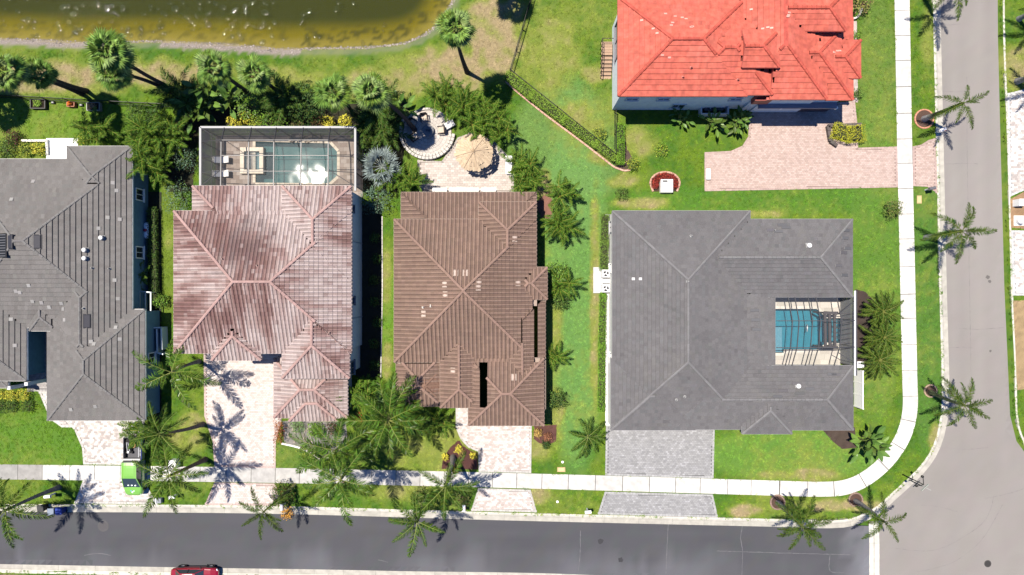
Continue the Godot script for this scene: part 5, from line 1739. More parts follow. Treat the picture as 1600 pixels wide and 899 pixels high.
func cage_pink() -> void:
	var h := 3.5
	var a := W(313, 199, h)
	var b := W(555, 292, h)
	var hole := pp([399, 221, 515, 224, 527, 237, 527, 275, 514, 287, 399, 286])
	deck("pool_deck", "tan stone deck inside the white screen cage behind the pink house", PackedVector2Array([Vector2(a.x, a.z), Vector2(b.x, a.z), Vector2(b.x, b.z + 0.6), Vector2(a.x, b.z + 0.6)]), hole, 0.06, Vector2(0.62, 0.42), [Color(0.25, 0.205, 0.175), Color(0.29, 0.24, 0.21), Color(0.22, 0.175, 0.15), Color(0.32, 0.275, 0.245)])
	pool("swimming_pool", "grey-green pool with sun sparkles inside the white screen cage", hole, 1.35, 0.05, Color(0.028, 0.082, 0.082), Color(0.42, 0.37, 0.3))
	# raised spa between shallow channels
	var c := W(395.5, 252)
	var t := thing("spa", "square raised spa with pale rim between deck and pool", "spa", c)
	var g := Geo.new()
	var rim := Color(0.5, 0.44, 0.36)
	for k in 4:
		g = Geo.new()
		var d: Vector3 = [Vector3(1.0, 0, 0), Vector3(-1.0, 0, 0), Vector3(0, 0, 1.16), Vector3(0, 0, -1.16)][k]
		g.cham(T(d + Vector3(0, 0.12, 0)), Vector3(0.42, 0.72, 2.74) if k < 2 else Vector3(1.58, 0.72, 0.42), 0.03, shade(rim, 0.06))
		put(g, "rim_stone", M.concrete, t, true)
	g = Geo.new()
	g.box(T(Vector3(0, -0.25, 0)), Vector3(1.7, 0.1, 2.2), Color(0.1, 0.17, 0.17))
	for k in 5:
		g.box(T(Vector3(-0.75, -0.1, -0.9 + k * 0.45)), Vector3(0.3, 0.3, 0.36), shade(Color(0.12, 0.2, 0.2), 0.2))
	put(g, "basin", M.stucco, t, true)
	g = Geo.new()
	g.quad(Vector3(-0.85, 0.36, 1.0), Vector3(0.85, 0.36, 1.0), Vector3(0.85, 0.36, -1.0), Vector3(-0.85, 0.36, -1.0), Color.WHITE)
	put(g, "water_surface", M.pool_water, t, true)
	# stone spillway wall on the back edge
	var s := thing("stone_wall", "low rubble stone spillway on the pool's back edge", "stone wall", W(476, 217))
	for k in 46:
		g = Geo.new()
		var q := R(0.16, 0.34)
		g.cham(Transform3D(Basis(Vector3.UP, R(0, 3)) * Basis(Vector3.RIGHT, R(-0.3, 0.3)), Vector3(R(-1.6, 1.6), R(0.1, 0.5), R(-0.28, 0.28))), Vector3(q * 1.4, q * 0.7, q), 0.04, shade(Color(0.3, 0.25, 0.2), 0.4))
		put(g, "stone", M.stone, s, true)
	for k in 2:
		lounger(["white sun lounger inside the cage, upper one of the two", "white sun lounger inside the cage, lower one nearer the pink roof"][k], W(347.5, [251, 272.5][k]), 0.0)
	# the cage itself
	var o := thing("screen_cage", "white-railed screen enclosure over the pool behind the pink house", "screen enclosure", Vector3((a.x + b.x) / 2, 0, (a.z + b.z) / 2))
	var wh := Color(0.2, 0.205, 0.215)
	var dk := Color(0.035, 0.035, 0.037)
	var ye := h
	for q in [[Vector3(a.x, ye, a.z), Vector3(b.x, ye, a.z)], [Vector3(a.x, ye, a.z), Vector3(a.x, ye, b.z)], [Vector3(b.x, ye, a.z), Vector3(b.x, ye, b.z + 0.4)]]:
		g = Geo.new()
		g.bar(q[0], q[1], 0.2, 0.16, wh)
		put(g, "gutter_rail", M.paint, o)
	var xs := []
	for px in [313, 350.5, 393, 432, 474, 516, 555]:
		xs.append(W(px, 0, h).x)
	var zc := lerpf(a.z, b.z, 0.5)
	var top := h + 0.75
	for i in xs.size():
		var x: float = xs[i]
		g = Geo.new()
		g.bar(Vector3(x, 0, a.z), Vector3(x, h, a.z), 0.1, 0.08, dk)
		put(g, "post", M.metal, o)
		if i > 0 and i < xs.size() - 1:
			g = Geo.new()
			g.bar(Vector3(x, h, a.z), Vector3(x, top, a.z + 1.6), 0.09, 0.12, dk)
			g.bar(Vector3(x, top, a.z + 1.6), Vector3(x, top + 0.1, b.z), 0.09, 0.12, dk)
			put(g, "rafter", M.metal, o)
	for f in [0.24, 0.5, 0.76]:
		g = Geo.new()
		var z := lerpf(a.z, b.z, f)
		var y := lerpf(h, top, minf(1.0, (z - a.z) / 1.6)) + 0.02
		g.bar(Vector3(xs[1], y, z), Vector3(xs[5], y, z), 0.06, 0.08, dk)
		g.bar(Vector3(a.x, h, z), Vector3(xs[1], y, z), 0.06, 0.08, dk)
		g.bar(Vector3(xs[5], y, z), Vector3(b.x, h, z), 0.06, 0.08, dk)
		put(g, "purlin", M.metal, o)
		for x in [a.x, b.x]:
			g = Geo.new()
			g.bar(Vector3(x, 0, z), Vector3(x, h, z), 0.08, 0.1, dk)
			put(g, "post", M.metal, o)
	for q in [[Vector3(a.x, h, a.z), Vector3(xs[1], top, a.z + 1.6)], [Vector3(b.x, h, a.z), Vector3(xs[5], top, a.z + 1.6)], [Vector3(a.x, h, b.z), Vector3(xs[1], top, b.z - 1.6)], [Vector3(b.x, h, b.z), Vector3(xs[5], top, b.z - 1.6)]]:
		g = Geo.new()
		g.bar(q[0], q[1], 0.06, 0.08, dk)
		put(g, "brace", M.metal, o)
	for x in [a.x, b.x]:
		g = Geo.new()
		g.bar(Vector3(x, 1.0, a.z), Vector3(x, 1.0, b.z), 0.06, 0.08, dk)
		put(g, "side_rail", M.metal, o)
	g = Geo.new()
	g.bar(Vector3(a.x, 1.0, a.z), Vector3(b.x, 1.0, a.z), 0.06, 0.08, dk)
	put(g, "side_rail", M.metal, o)
	panel(o, "screen_wall", "screen", [Vector3(a.x, 0.05, a.z), Vector3(b.x, 0.05, a.z), Vector3(b.x, h, a.z), Vector3(a.x, h, a.z)])
	panel(o, "screen_wall", "screen", [Vector3(a.x, 0.05, b.z), Vector3(a.x, 0.05, a.z), Vector3(a.x, h, a.z), Vector3(a.x, h, b.z)])
	panel(o, "screen_wall", "screen", [Vector3(b.x, 0.05, b.z), Vector3(b.x, 0.05, a.z), Vector3(b.x, h, a.z), Vector3(b.x, h, b.z)])
	for i in xs.size() - 1:
		var y0: float = h if i == 0 else top
		var y1: float = h if i == xs.size() - 2 else top
		panel(o, "screen_roof", "screen", [Vector3(xs[i], h, a.z), Vector3(xs[i + 1], h, a.z), Vector3(xs[i + 1], y1, a.z + 1.6), Vector3(xs[i], y0, a.z + 1.6)])
		panel(o, "screen_roof", "screen", [Vector3(xs[i], y0, a.z + 1.6), Vector3(xs[i + 1], y1, a.z + 1.6), Vector3(xs[i + 1], y1 + 0.1, b.z), Vector3(xs[i], y0 + 0.1, b.z)])

func lounger(label: String, at: Vector3, turn: float) -> void:
	var o := thing("sun_lounger", label, "sun lounger", at + Vector3(0, 0.06, 0), "white loungers in the pool cage", turn)
	var wh := Color(0.66, 0.65, 0.63)
	var g := Geo.new()
	g.cham(T(Vector3(-0.3, 0.34, 0)), Vector3(1.2, 0.1, 0.66), 0.03, wh)
	put(g, "seat_cushion", M.cloth, o, true)
	g = Geo.new()
	g.cham(Transform3D(Basis(Vector3.BACK, 0.5), Vector3(0.58, 0.5, 0)), Vector3(0.75, 0.1, 0.66), 0.03, wh)
	put(g, "back_cushion", M.cloth, o, true)
	g = Geo.new()
	for s in [-0.3, 0.3]:
		g.bar(Vector3(-0.9, 0.27, s), Vector3(0.9, 0.27, s), 0.04, 0.05, Color(0.1, 0.08, 0.07))
	put(g, "frame", M.metal, o, true)
	for q in [[-0.75, -0.29], [-0.75, 0.29], [0.7, -0.29], [0.7, 0.29]]:
		g = Geo.new()
		g.bar(Vector3(q[0], 0, q[1]), Vector3(q[0], 0.26, q[1]), 0.04, 0.04, Color(0.1, 0.08, 0.07))
		put(g, "leg", M.metal, o, true)

func cage_dark() -> void:
	var h := 3.3
	var a := W(1209, 464, h)
	var b := W(1338, 573, h)
	var hole := pp([1211, 482.5, 1276, 482.5, 1289, 494, 1289, 497, 1319, 497, 1319, 536, 1289, 536, 1289, 538, 1276, 547, 1225, 547, 1225, 552, 1211, 552])
	deck("pool_deck", "cream stone deck of the corner house's screened pool court", PackedVector2Array([Vector2(a.x - 0.2, a.z - 0.6), Vector2(b.x, a.z - 0.6), Vector2(b.x, b.z + 0.6), Vector2(a.x - 0.2, b.z + 0.6)]), hole, 0.05, Vector2(0.9, 0.6), [Color(0.5, 0.47, 0.42), Color(0.54, 0.5, 0.45), Color(0.47, 0.44, 0.39)])
	pool("swimming_pool", "deep teal pool with a narrow lap end in the corner house's court", hole, 1.5, 0.04, Color(0.022, 0.17, 0.24), Color(0.5, 0.47, 0.42))
	var st := thing("pool_steps", "pale submerged tanning ledge at the pool's house side", "pool steps", W(1217, 531))
	var g := Geo.new()
	g.cham(T(Vector3(0, -0.35, 0)), Vector3(0.8, 0.5, 2.6), 0.03, Color(0.1, 0.24, 0.31))
	put(g, "ledge", M.stucco, st, true)
	var fl := thing("pool_float", "small white float drifting on the teal pool", "pool float", W(1261, 512.5))
	g = Geo.new()
	g.lathe([[0.02, -0.03], [0.09, 0.0], [0.1, 0.05], [0.03, 0.09]], 10, Transform3D(Basis().scaled(Vector3(0.8, 1, 4.2)), Vector3(0, 0.0, 0)), Color(0.75, 0.78, 0.76))
	put(g, "float_body", M.paint, fl, true)
	# dark pergola over the narrow end
	var p := thing("pergola", "dark wooden pergola with slats over the pool's narrow end", "pergola", W(1303, 516))
	var dk := Color(0.045, 0.043, 0.045)
	var H := 2.5
	for px in [1289, 1296, 1304]:
		g = Geo.new()
		g.bar(W(px, 488, H), W(px + 1.0, 545, H), 0.22, 0.2, dk)
		put(g, "beam", M.matte, p)
	for k in 2:
		g = Geo.new()
		g.bar(W(1285, [489, 543][k], H) + Vector3(0, 0.2, 0), W(1308, [489, 543][k], H) + Vector3(0, 0.2, 0), 0.26, 0.16, dk)
		put(g, "beam", M.matte, p)
		for px in [1288, 1306]:
			g = Geo.new()
			var q := W(px, [489, 543][k], H)
			g.bar(Vector3(q.x, 0, q.z), q, 0.16, 0.16, dk)
			put(g, "post", M.matte, p)
	for k in 8:
		g = Geo.new()
		var z := lerpf(490, 544, k / 7.0)
		g.bar(W(1305, z, H + 0.12), W(1333, z, H + 0.12), 0.07, 0.12, dk)
		put(g, "slat", M.matte, p)
	g = Geo.new()
	g.bar(W(1333, 487, H), W(1333, 547, H), 0.12, 0.16, dk)
	put(g, "beam", M.matte, p)
	# cage
	var o := thing("screen_cage", "dark-ribbed screen enclosure over the corner house's teal pool", "screen enclosure", Vector3((a.x + b.x) / 2, 0, (a.z + b.z) / 2))
	var br := Color(0.06, 0.06, 0.065)
	for q in [[Vector3(b.x, h, a.z - 0.6), Vector3(b.x, h, b.z + 0.9)]]:
		g = Geo.new()
		g.bar(q[0], q[1], 0.12, 0.2, Color(0.04, 0.04, 0.045))
		put(g, "gutter_rail", M.paint, o)
		g = Geo.new()
		g.bar(q[0] + Vector3(-0.14, 0.02, 0), q[1] + Vector3(-0.14, 0.02, 0), 0.14, 0.14, Color(0.5, 0.52, 0.55))
		put(g, "gutter_rail", M.paint, o)
	var top := h + 0.7
	var rows := [1236, 1246.5, 1267.5, 1280, 1313]
	var prev := a.x
	for i in rows.size():
		var x := W(rows[i], 0, top).x
		g = Geo.new()
		g.bar(Vector3(x, h, a.z), Vector3(x + 0.15, top, lerpf(a.z, b.z, 0.34)), 0.07, 0.1, br)
		g.bar(Vector3(x + 0.15, top, lerpf(a.z, b.z, 0.34)), Vector3(x - 0.05, top, lerpf(a.z, b.z, 0.72)), 0.07, 0.1, br)
		g.bar(Vector3(x - 0.05, top, lerpf(a.z, b.z, 0.72)), Vector3(x - 0.3, h, b.z), 0.07, 0.1, br)
		put(g, "rafter", M.metal, o)
		panel(o, "screen_roof", "screen", [Vector3(prev, h, a.z), Vector3(x, h, a.z), Vector3(x, top, (a.z + b.z) / 2), Vector3(prev, top, (a.z + b.z) / 2)])
		panel(o, "screen_roof", "screen", [Vector3(prev, top, (a.z + b.z) / 2), Vector3(x, top, (a.z + b.z) / 2), Vector3(x, h, b.z), Vector3(prev, h, b.z)])
		prev = x
	for f in [0.34, 0.72]:
		g = Geo.new()
		var z := lerpf(a.z, b.z, f)
		g.bar(Vector3(a.x, top + 0.02, z), Vector3(prev, top + 0.02, z), 0.07, 0.08, br)
		g.bar(Vector3(prev, top + 0.02, z), Vector3(b.x, h, z), 0.07, 0.08, br)
		put(g, "purlin", M.metal, o)
	for q in [[Vector3(prev, top - 0.3, lerpf(a.z, b.z, 0.25)), Vector3(b.x, h, a.z + 0.3)], [Vector3(prev, top - 0.3, lerpf(a.z, b.z, 0.8)), Vector3(b.x, h, b.z - 0.3)]]:
		g = Geo.new()
		g.bar(q[0], q[1], 0.07, 0.08, br)
		put(g, "brace", M.metal, o)
	for f in [0.0, 0.34, 0.72, 1.0]:
		g = Geo.new()
		var z := lerpf(a.z, b.z, f)
		g.bar(Vector3(b.x, 0, z), Vector3(b.x, h, z), 0.08, 0.1, br)
		put(g, "post", M.metal, o)
	panel(o, "screen_wall", "screen", [Vector3(b.x - 0.02, 0.05, b.z), Vector3(b.x - 0.02, 0.05, a.z), Vector3(b.x - 0.02, h, a.z), Vector3(b.x - 0.02, h, b.z)])
	panel(o, "screen_roof", "screen", [Vector3(prev, top, a.z + 0.6), Vector3(b.x, h, a.z), Vector3(b.x, h, b.z), Vector3(prev, top, b.z - 0.6)])

# ---------------------------------------------------------------- garden furniture, fences, services
func fire_patio() -> void:
	var tan := [Color(0.46, 0.41, 0.37), Color(0.5, 0.45, 0.41), Color(0.44, 0.385, 0.35), Color(0.53, 0.48, 0.44)]
	pavers("patio", "pale paved terrace between fire pit and brown house", pp([652, 250, 690, 252, 715, 215, 735, 208, 765, 212, 786, 236, 803, 252, 803, 302, 655, 302]), Vector2(0.36, 0.24), tan, Color(0.2, 0.17, 0.15), Color(0.4, 0.36, 0.33))
	var c := W(668, 207)
	var o := thing("fire_pit_floor", "round pale paved floor inside the curved seat wall", "patio", c)
	mark(ring(Vector2(c.x, c.z), 2.85, 28), 1)
	o.set_meta("kind", "structure")
	var g := Geo.new()
	g.prism(ring(Vector2(c.x, c.z), 2.5, 36), -0.1, 0.035, Color(0.2, 0.18, 0.16), Color(0.3, 0.3, 0.3))
	put(g, "mortar_bed", M.paver, o)
	g = Geo.new()
	for r in 7:
		var r0 := 0.02 + r * 0.35
		var n := maxi(6, int(TAU * (r0 + 0.17) / 0.4))
		for k in n:
			var a0 := TAU * k / n + r * 0.3
			var a1 := TAU * (k + 0.96) / n + r * 0.3
			var q := [Vector3(cos(a0) * r0, 0.055, sin(a0) * r0), Vector3(cos(a0) * (r0 + 0.335), 0.055, sin(a0) * (r0 + 0.335)), Vector3(cos(a1) * (r0 + 0.335), 0.055, sin(a1) * (r0 + 0.335)), Vector3(cos(a1) * r0, 0.055, sin(a1) * r0)]
			g.quad(q[0], q[3], q[2], q[1], shade(Color(0.48, 0.44, 0.4), 0.1))
	put(g, "pavers", M.paver, o, true, "stuff")
	# two-step curved seat wall of single blocks, open to the terrace
	var w := thing("seat_wall", "curved pale stone seat wall around the fire pit", "low wall", c)
	for k in 40:
		var a := lerpf(-0.2, TAU - 0.95, k / 39.0) + 0.35
		for s in 2:
			if s == 0 and k > 26:
				continue
			g = Geo.new()
			var r := [2.75, 2.42][s] as float
			var h := [0.52, 0.24][s] as float
			g.cham(Transform3D(Basis(Vector3.UP, -a), Vector3(cos(a) * r, h / 2 - 0.03, sin(a) * r)), Vector3(0.3 if s == 0 else 0.22, h + 0.06, r * 0.128), 0.025, shade(Color(0.5, 0.47, 0.43), 0.1))
			put(g, "wall_block", M.stone, w, true)
	var t := thing("fire_table", "round grey fire table ringed by four chairs", "fire pit", W(669.5, 205.5))
	g = Geo.new()
	g.lathe([[0.5, 0.0], [0.52, 0.42], [0.58, 0.45], [0.6, 0.52], [0.3, 0.53], [0.28, 0.46], [0.0, 0.44]], 24, T(Vector3.ZERO), Color(0.2, 0.2, 0.21))
	put(g, "fire_bowl", M.stone, t, true)
	g = Geo.new()
	for k in 16:
		g.cham(T(Vector3(R(-0.16, 0.16), 0.48, R(-0.16, 0.16)), R(0, 3)), Vector3(0.08, 0.06, 0.07), 0.015, shade(Color(0.05, 0.06, 0.08), 0.4))
	put(g, "fire_glass", M.matte, t, true)
	var spots := [[663.5, 186, 1.75, "patio chair north of the fire table, sunlit tan cushion"], [690, 205, 0.1, "patio chair on the terrace side of the fire table, sunlit tan cushion"], [645, 194, 2.6, "patio chair beneath the leaning palm trunk, in its shade"], [648, 216, 3.7, "patio chair in the palm crown's shadow, grey cushion"]]
	for s in spots:
		var ch := thing("patio_chair", s[3], "chair", W(s[0], s[1]) + Vector3(0, 0.05, 0), "chairs round the fire table", s[2])
		var dk := Color(0.025, 0.022, 0.02)
		g = Geo.new()
		g.cham(T(Vector3(0, 0.4, 0)), Vector3(0.62, 0.14, 0.58), 0.04, Color(0.36, 0.3, 0.24))
		put(g, "seat_cushion", M.cloth, ch, true)
		g = Geo.new()
		g.cham(Transform3D(Basis(Vector3.BACK, -0.2), Vector3(0.36, 0.66, 0)), Vector3(0.12, 0.5, 0.62), 0.03, dk)
		put(g, "backrest", M.cloth, ch, true)
		for z in [-0.37, 0.37]:
			g = Geo.new()
			g.cham(T(Vector3(0.02, 0.58, z)), Vector3(0.78, 0.06, 0.1), 0.02, dk)
			put(g, "armrest", M.cloth, ch, true)
			for x in [-0.3, 0.32]:
				g = Geo.new()
				g.bar(Vector3(x, 0, z), Vector3(x, 0.55, z), 0.05, 0.05, dk)
				put(g, "leg", M.matte, ch, true)
	for s in [[703, 196, "white stone slab bench by the seat wall's gap"]]:
		var b := thing("bench", s[2], "bench", W(s[0], s[1]), "", 0.5)
		g = Geo.new()
		g.cham(T(Vector3(0, 0.46, 0)), Vector3(1.0, 0.1, 0.7), 0.03, Color(0.6, 0.6, 0.6))
		put(g, "seat", M.stone, b, true)
		for x in [-0.35, 0.35]:
			g = Geo.new()
			g.box(T(Vector3(x, 0.2, 0)), Vector3(0.16, 0.42, 0.5), Color(0.5, 0.5, 0.5))
			put(g, "leg", M.stone, b, true)
	var lb := thing("bench", "long white slatted bench at the terrace's east end", "bench", W(795, 259))
	for k in 5:
		g = Geo.new()
		g.cham(T(Vector3(-0.28 + k * 0.14, 0.46, 0)), Vector3(0.12, 0.04, 1.9), 0.01, Color(0.68, 0.68, 0.68))
		put(g, "slat", M.paint, lb, true)
	for z in [-0.8, 0.8]:
		g = Geo.new()
		g.box(T(Vector3(0, 0.22, z)), Vector3(0.6, 0.44, 0.08), Color(0.6, 0.6, 0.6))
		put(g, "leg", M.paint, lb, true)
	# straw parasol
	var at := W(740, 237, 2.6)
	var th := thing("straw_parasol", "octagonal straw-thatched parasol on the terrace", "parasol", Vector3(at.x, 0, at.z))
	g = Geo.new()
	g.tube(PackedVector3Array([Vector3(0, 0, 0), Vector3(0, 2.9, 0)]), PackedFloat32Array([0.08, 0.07]), 10, [Color(0.2, 0.13, 0.08)])
	put(g, "pole", M.bark, th, true)
	for k in 8:
		var a0 := TAU * k / 8.0 + 0.2
		var a1 := TAU * (k + 1) / 8.0 + 0.2
		g = Geo.new()
		var straw := Color(0.52, 0.4, 0.27)
		for s in 5:
			var r0 := 2.0 * (1.0 - s / 5.0)
			var r1 := 2.0 * (1.0 - (s + 1.25) / 5.0) if s < 4 else 0.0
			var y0 := 2.15 + 0.85 * s / 5.0
			var y1 := 2.15 + 0.85 * (s + 1.25) / 5.0
			for m in 9:
				var u0 := lerpf(a0, a1, m / 9.0)
				var u1 := lerpf(a0, a1, (m + 1) / 9.0)
				var f := R(0.94, 1.06)
				var ch: float = cos(PI / 8.0) / cos(lerpf(-PI / 8, PI / 8, (m + 0.5) / 9.0))
				g.quad(Vector3(cos(u1) * r0 * f * ch, y0 + R(-0.03, 0.04), -sin(u1) * r0 * f * ch), Vector3(cos(u1) * r1, y1, -sin(u1) * r1), Vector3(cos(u0) * r1, y1, -sin(u0) * r1), Vector3(cos(u0) * r0 * f * ch, y0 + R(-0.03, 0.04), -sin(u0) * r0 * f * ch), shade(straw, 0.16))
		put(g, "thatch_panel", M.thatch, th, true)
		g = Geo.new()
		g.bar(Vector3(cos(a0) * 1.95, 2.2, -sin(a0) * 1.95), Vector3(0, 3.06, 0), 0.07, 0.06, Color(0.5, 0.38, 0.26))
		put(g, "hip_roll", M.thatch, th, true)
	g = Geo.new()
	g.lathe([[0.2, 2.98], [0.12, 3.1], [0.0, 3.18]], 8, T(Vector3.ZERO), Color(0.4, 0.29, 0.18))
	put(g, "finial", M.thatch, th, true)

func fence(label: String, path: Array, h := 1.35) -> void:
	var p := pp(path)
	var o := thing("picket_fence", label, "fence", V3(p[0]))
	var bl := Color(0.012, 0.012, 0.013)
	var g := Geo.new()
	for i in p.size() - 1:
		for y in [0.16, h - 0.22, h - 0.05]:
			g = Geo.new()
			g.bar(V3(p[i], y), V3(p[i + 1], y), 0.035, 0.04, bl)
			put(g, "rail", M.metal, o)
		var l := p[i].distance_to(p[i + 1])
		var n := maxi(1, int(round(l / 2.2)))
		for k in n + 1:
			g = Geo.new()
			var q := V3(p[i].lerp(p[i + 1], float(k) / n))
			g.cham(T(q + Vector3(0, h / 2, 0)), Vector3(0.07, h + 0.1, 0.07), 0.015, bl)
			put(g, "post", M.metal, o)
	g = Geo.new()
	for i in p.size() - 1:
		var n := int(p[i].distance_to(p[i + 1]) / 0.14)
		for k in n:
			var q := V3(p[i].lerp(p[i + 1], (k + 0.5) / n))
			g.bar(q + Vector3(0, 0.06, 0), q + Vector3(0, h, 0), 0.02, 0.02, bl)
	put(g, "pickets", M.metal, o, false, "stuff")

func boxy(called: String, label: String, cat: String, at: Vector3, s: Vector3, col: Color, m := "paint", e := 0.03, part := "body", turn := 0.0) -> Node3D:
	var o := thing(called, label, cat, at, "", turn)
	var g := Geo.new()
	g.cham(T(Vector3(0, s.y / 2 - 0.03, 0)), Vector3(s.x, s.y + 0.06, s.z), e, col)
	put(g, part, M[m], o, true)
	return o

func extra(o: Node3D, called: String, at: Vector3, s: Vector3, col: Color, m := "paint", e := 0.015) -> void:
	var g := Geo.new()
	g.cham(T(at), s, e, col)
	put(g, called, M[m], o, true)

func air_conditioner(label: String, at: Vector3, s := 0.8, h := 0.85, col := Color(0.6, 0.6, 0.6)) -> void:
	var o := boxy("air_conditioner", label, "air conditioner", at, Vector3(s, h, s), col, "paint", 0.05, "casing")
	var g := Geo.new()
	g.lathe([[s * 0.42, h - 0.02], [s * 0.42, h + 0.02], [s * 0.38, h + 0.03], [s * 0.36, h + 0.004]], 20, T(Vector3.ZERO), col * Color(0.85, 0.85, 0.85))
	put(g, "fan_ring", M.paint, o, true)
	g = Geo.new()
	g.prism(ring(Vector2.ZERO, s * 0.37, 20), h + 0.006, h + 0.006, Color(0.03, 0.03, 0.035), Color.BLACK)
	put(g, "grille", M.matte, o, true)
	for k in 3:
		g = Geo.new()
		var a := TAU * k / 3.0 + 0.7
		var d := Vector3(cos(a), 0, sin(a))
		var e := Vector3(-sin(a), 0, cos(a))
		g.quad(Vector3(0, h + 0.012, 0) + d * 0.06, Vector3(0, h + 0.012, 0) + d * s * 0.34 - e * s * 0.13, Vector3(0, h + 0.02, 0) + d * s * 0.34 + e * s * 0.13, Vector3(0, h + 0.02, 0) + d * 0.05 + e * 0.05, Color(0.4, 0.4, 0.42))
		put(g, "fan_blade", M.paint, o, true)
	g = Geo.new()
	g.lathe([[0.09, h + 0.01], [0.08, h + 0.035], [0.0, h + 0.04]], 10, T(Vector3.ZERO), Color(0.5, 0.5, 0.5))
	put(g, "fan_hub", M.paint, o, true)

func mailbox(label: String, px: float, py: float, col: Color, turn := 0.0, post := Color(0.6, 0.6, 0.6)) -> void:
	var o := thing("mailbox", label, "mailbox", W(px, py), "", turn)
	extra(o, "post", Vector3(0, 0.55, 0), Vector3(0.14, 1.1, 0.14), post)
	var g := Geo.new()
	var pr := PackedVector2Array()
	for k in 9:
		var a := PI * k / 8.0
		pr.append(Vector2(cos(a) * 0.16, 1.2 + sin(a) * 0.15))
	for k in 8:
		g.quad(Vector3(-0.32, pr[k].y, pr[k].x), Vector3(0.32, pr[k].y, pr[k].x), Vector3(0.32, pr[k + 1].y, pr[k + 1].x), Vector3(-0.32, pr[k + 1].y, pr[k + 1].x), col)
	g.box(T(Vector3(0, 1.14, 0)), Vector3(0.64, 0.12, 0.32), col)
	for k in range(1, 8):
		g.tri(Vector3(0.32, 1.2, 0), Vector3(0.32, pr[k].y, pr[k].x), Vector3(0.32, pr[k + 1].y, pr[k + 1].x), col * Color(0.8, 0.8, 0.8))
	put(g, "letter_case", M.paint, o, true)
	extra(o, "flag", Vector3(0.1, 1.4, 0.18), Vector3(0.12, 0.1, 0.015), Color(0.5, 0.03, 0.02), "paint", 0.003)

func bin_(label: String, px: float, py: float, col: Color, lid: Color, turn: float, group := "") -> void:
	var o := thing("trash_can", label, "trash can", W(px, py) + Vector3(0, -0.1, 0), group, turn)
	var g := Geo.new()
	var lo := [Vector2(-0.24, 0.24), Vector2(0.24, 0.24), Vector2(0.24, -0.24), Vector2(-0.24, -0.24)]
	for i in 4:
		var a: Vector2 = lo[i]
		var b: Vector2 = lo[(i + 1) % 4]
		g.quad(V3(a, 0.05), V3(b, 0.05), V3(b * 1.3, 0.98), V3(a * 1.3, 0.98), col)
	put(g, "bin_body", M.paint, o, true)
	extra(o, "lid", Vector3(0.02, 1.02, 0), Vector3(0.7, 0.1, 0.68), lid, "paint", 0.045)
	extra(o, "handle", Vector3(-0.38, 1.0, 0), Vector3(0.05, 0.05, 0.5), col)
	for z in [-0.26, 0.26]:
		g = Geo.new()
		g.lathe([[0.0, -0.03], [0.12, -0.03], [0.12, 0.03], [0.0, 0.03]], 12, Transform3D(Basis(Vector3.RIGHT, PI / 2), Vector3(-0.26, 0.12, z)), Color(0.02, 0.02, 0.02))
		put(g, "wheel", M.matte, o, true)

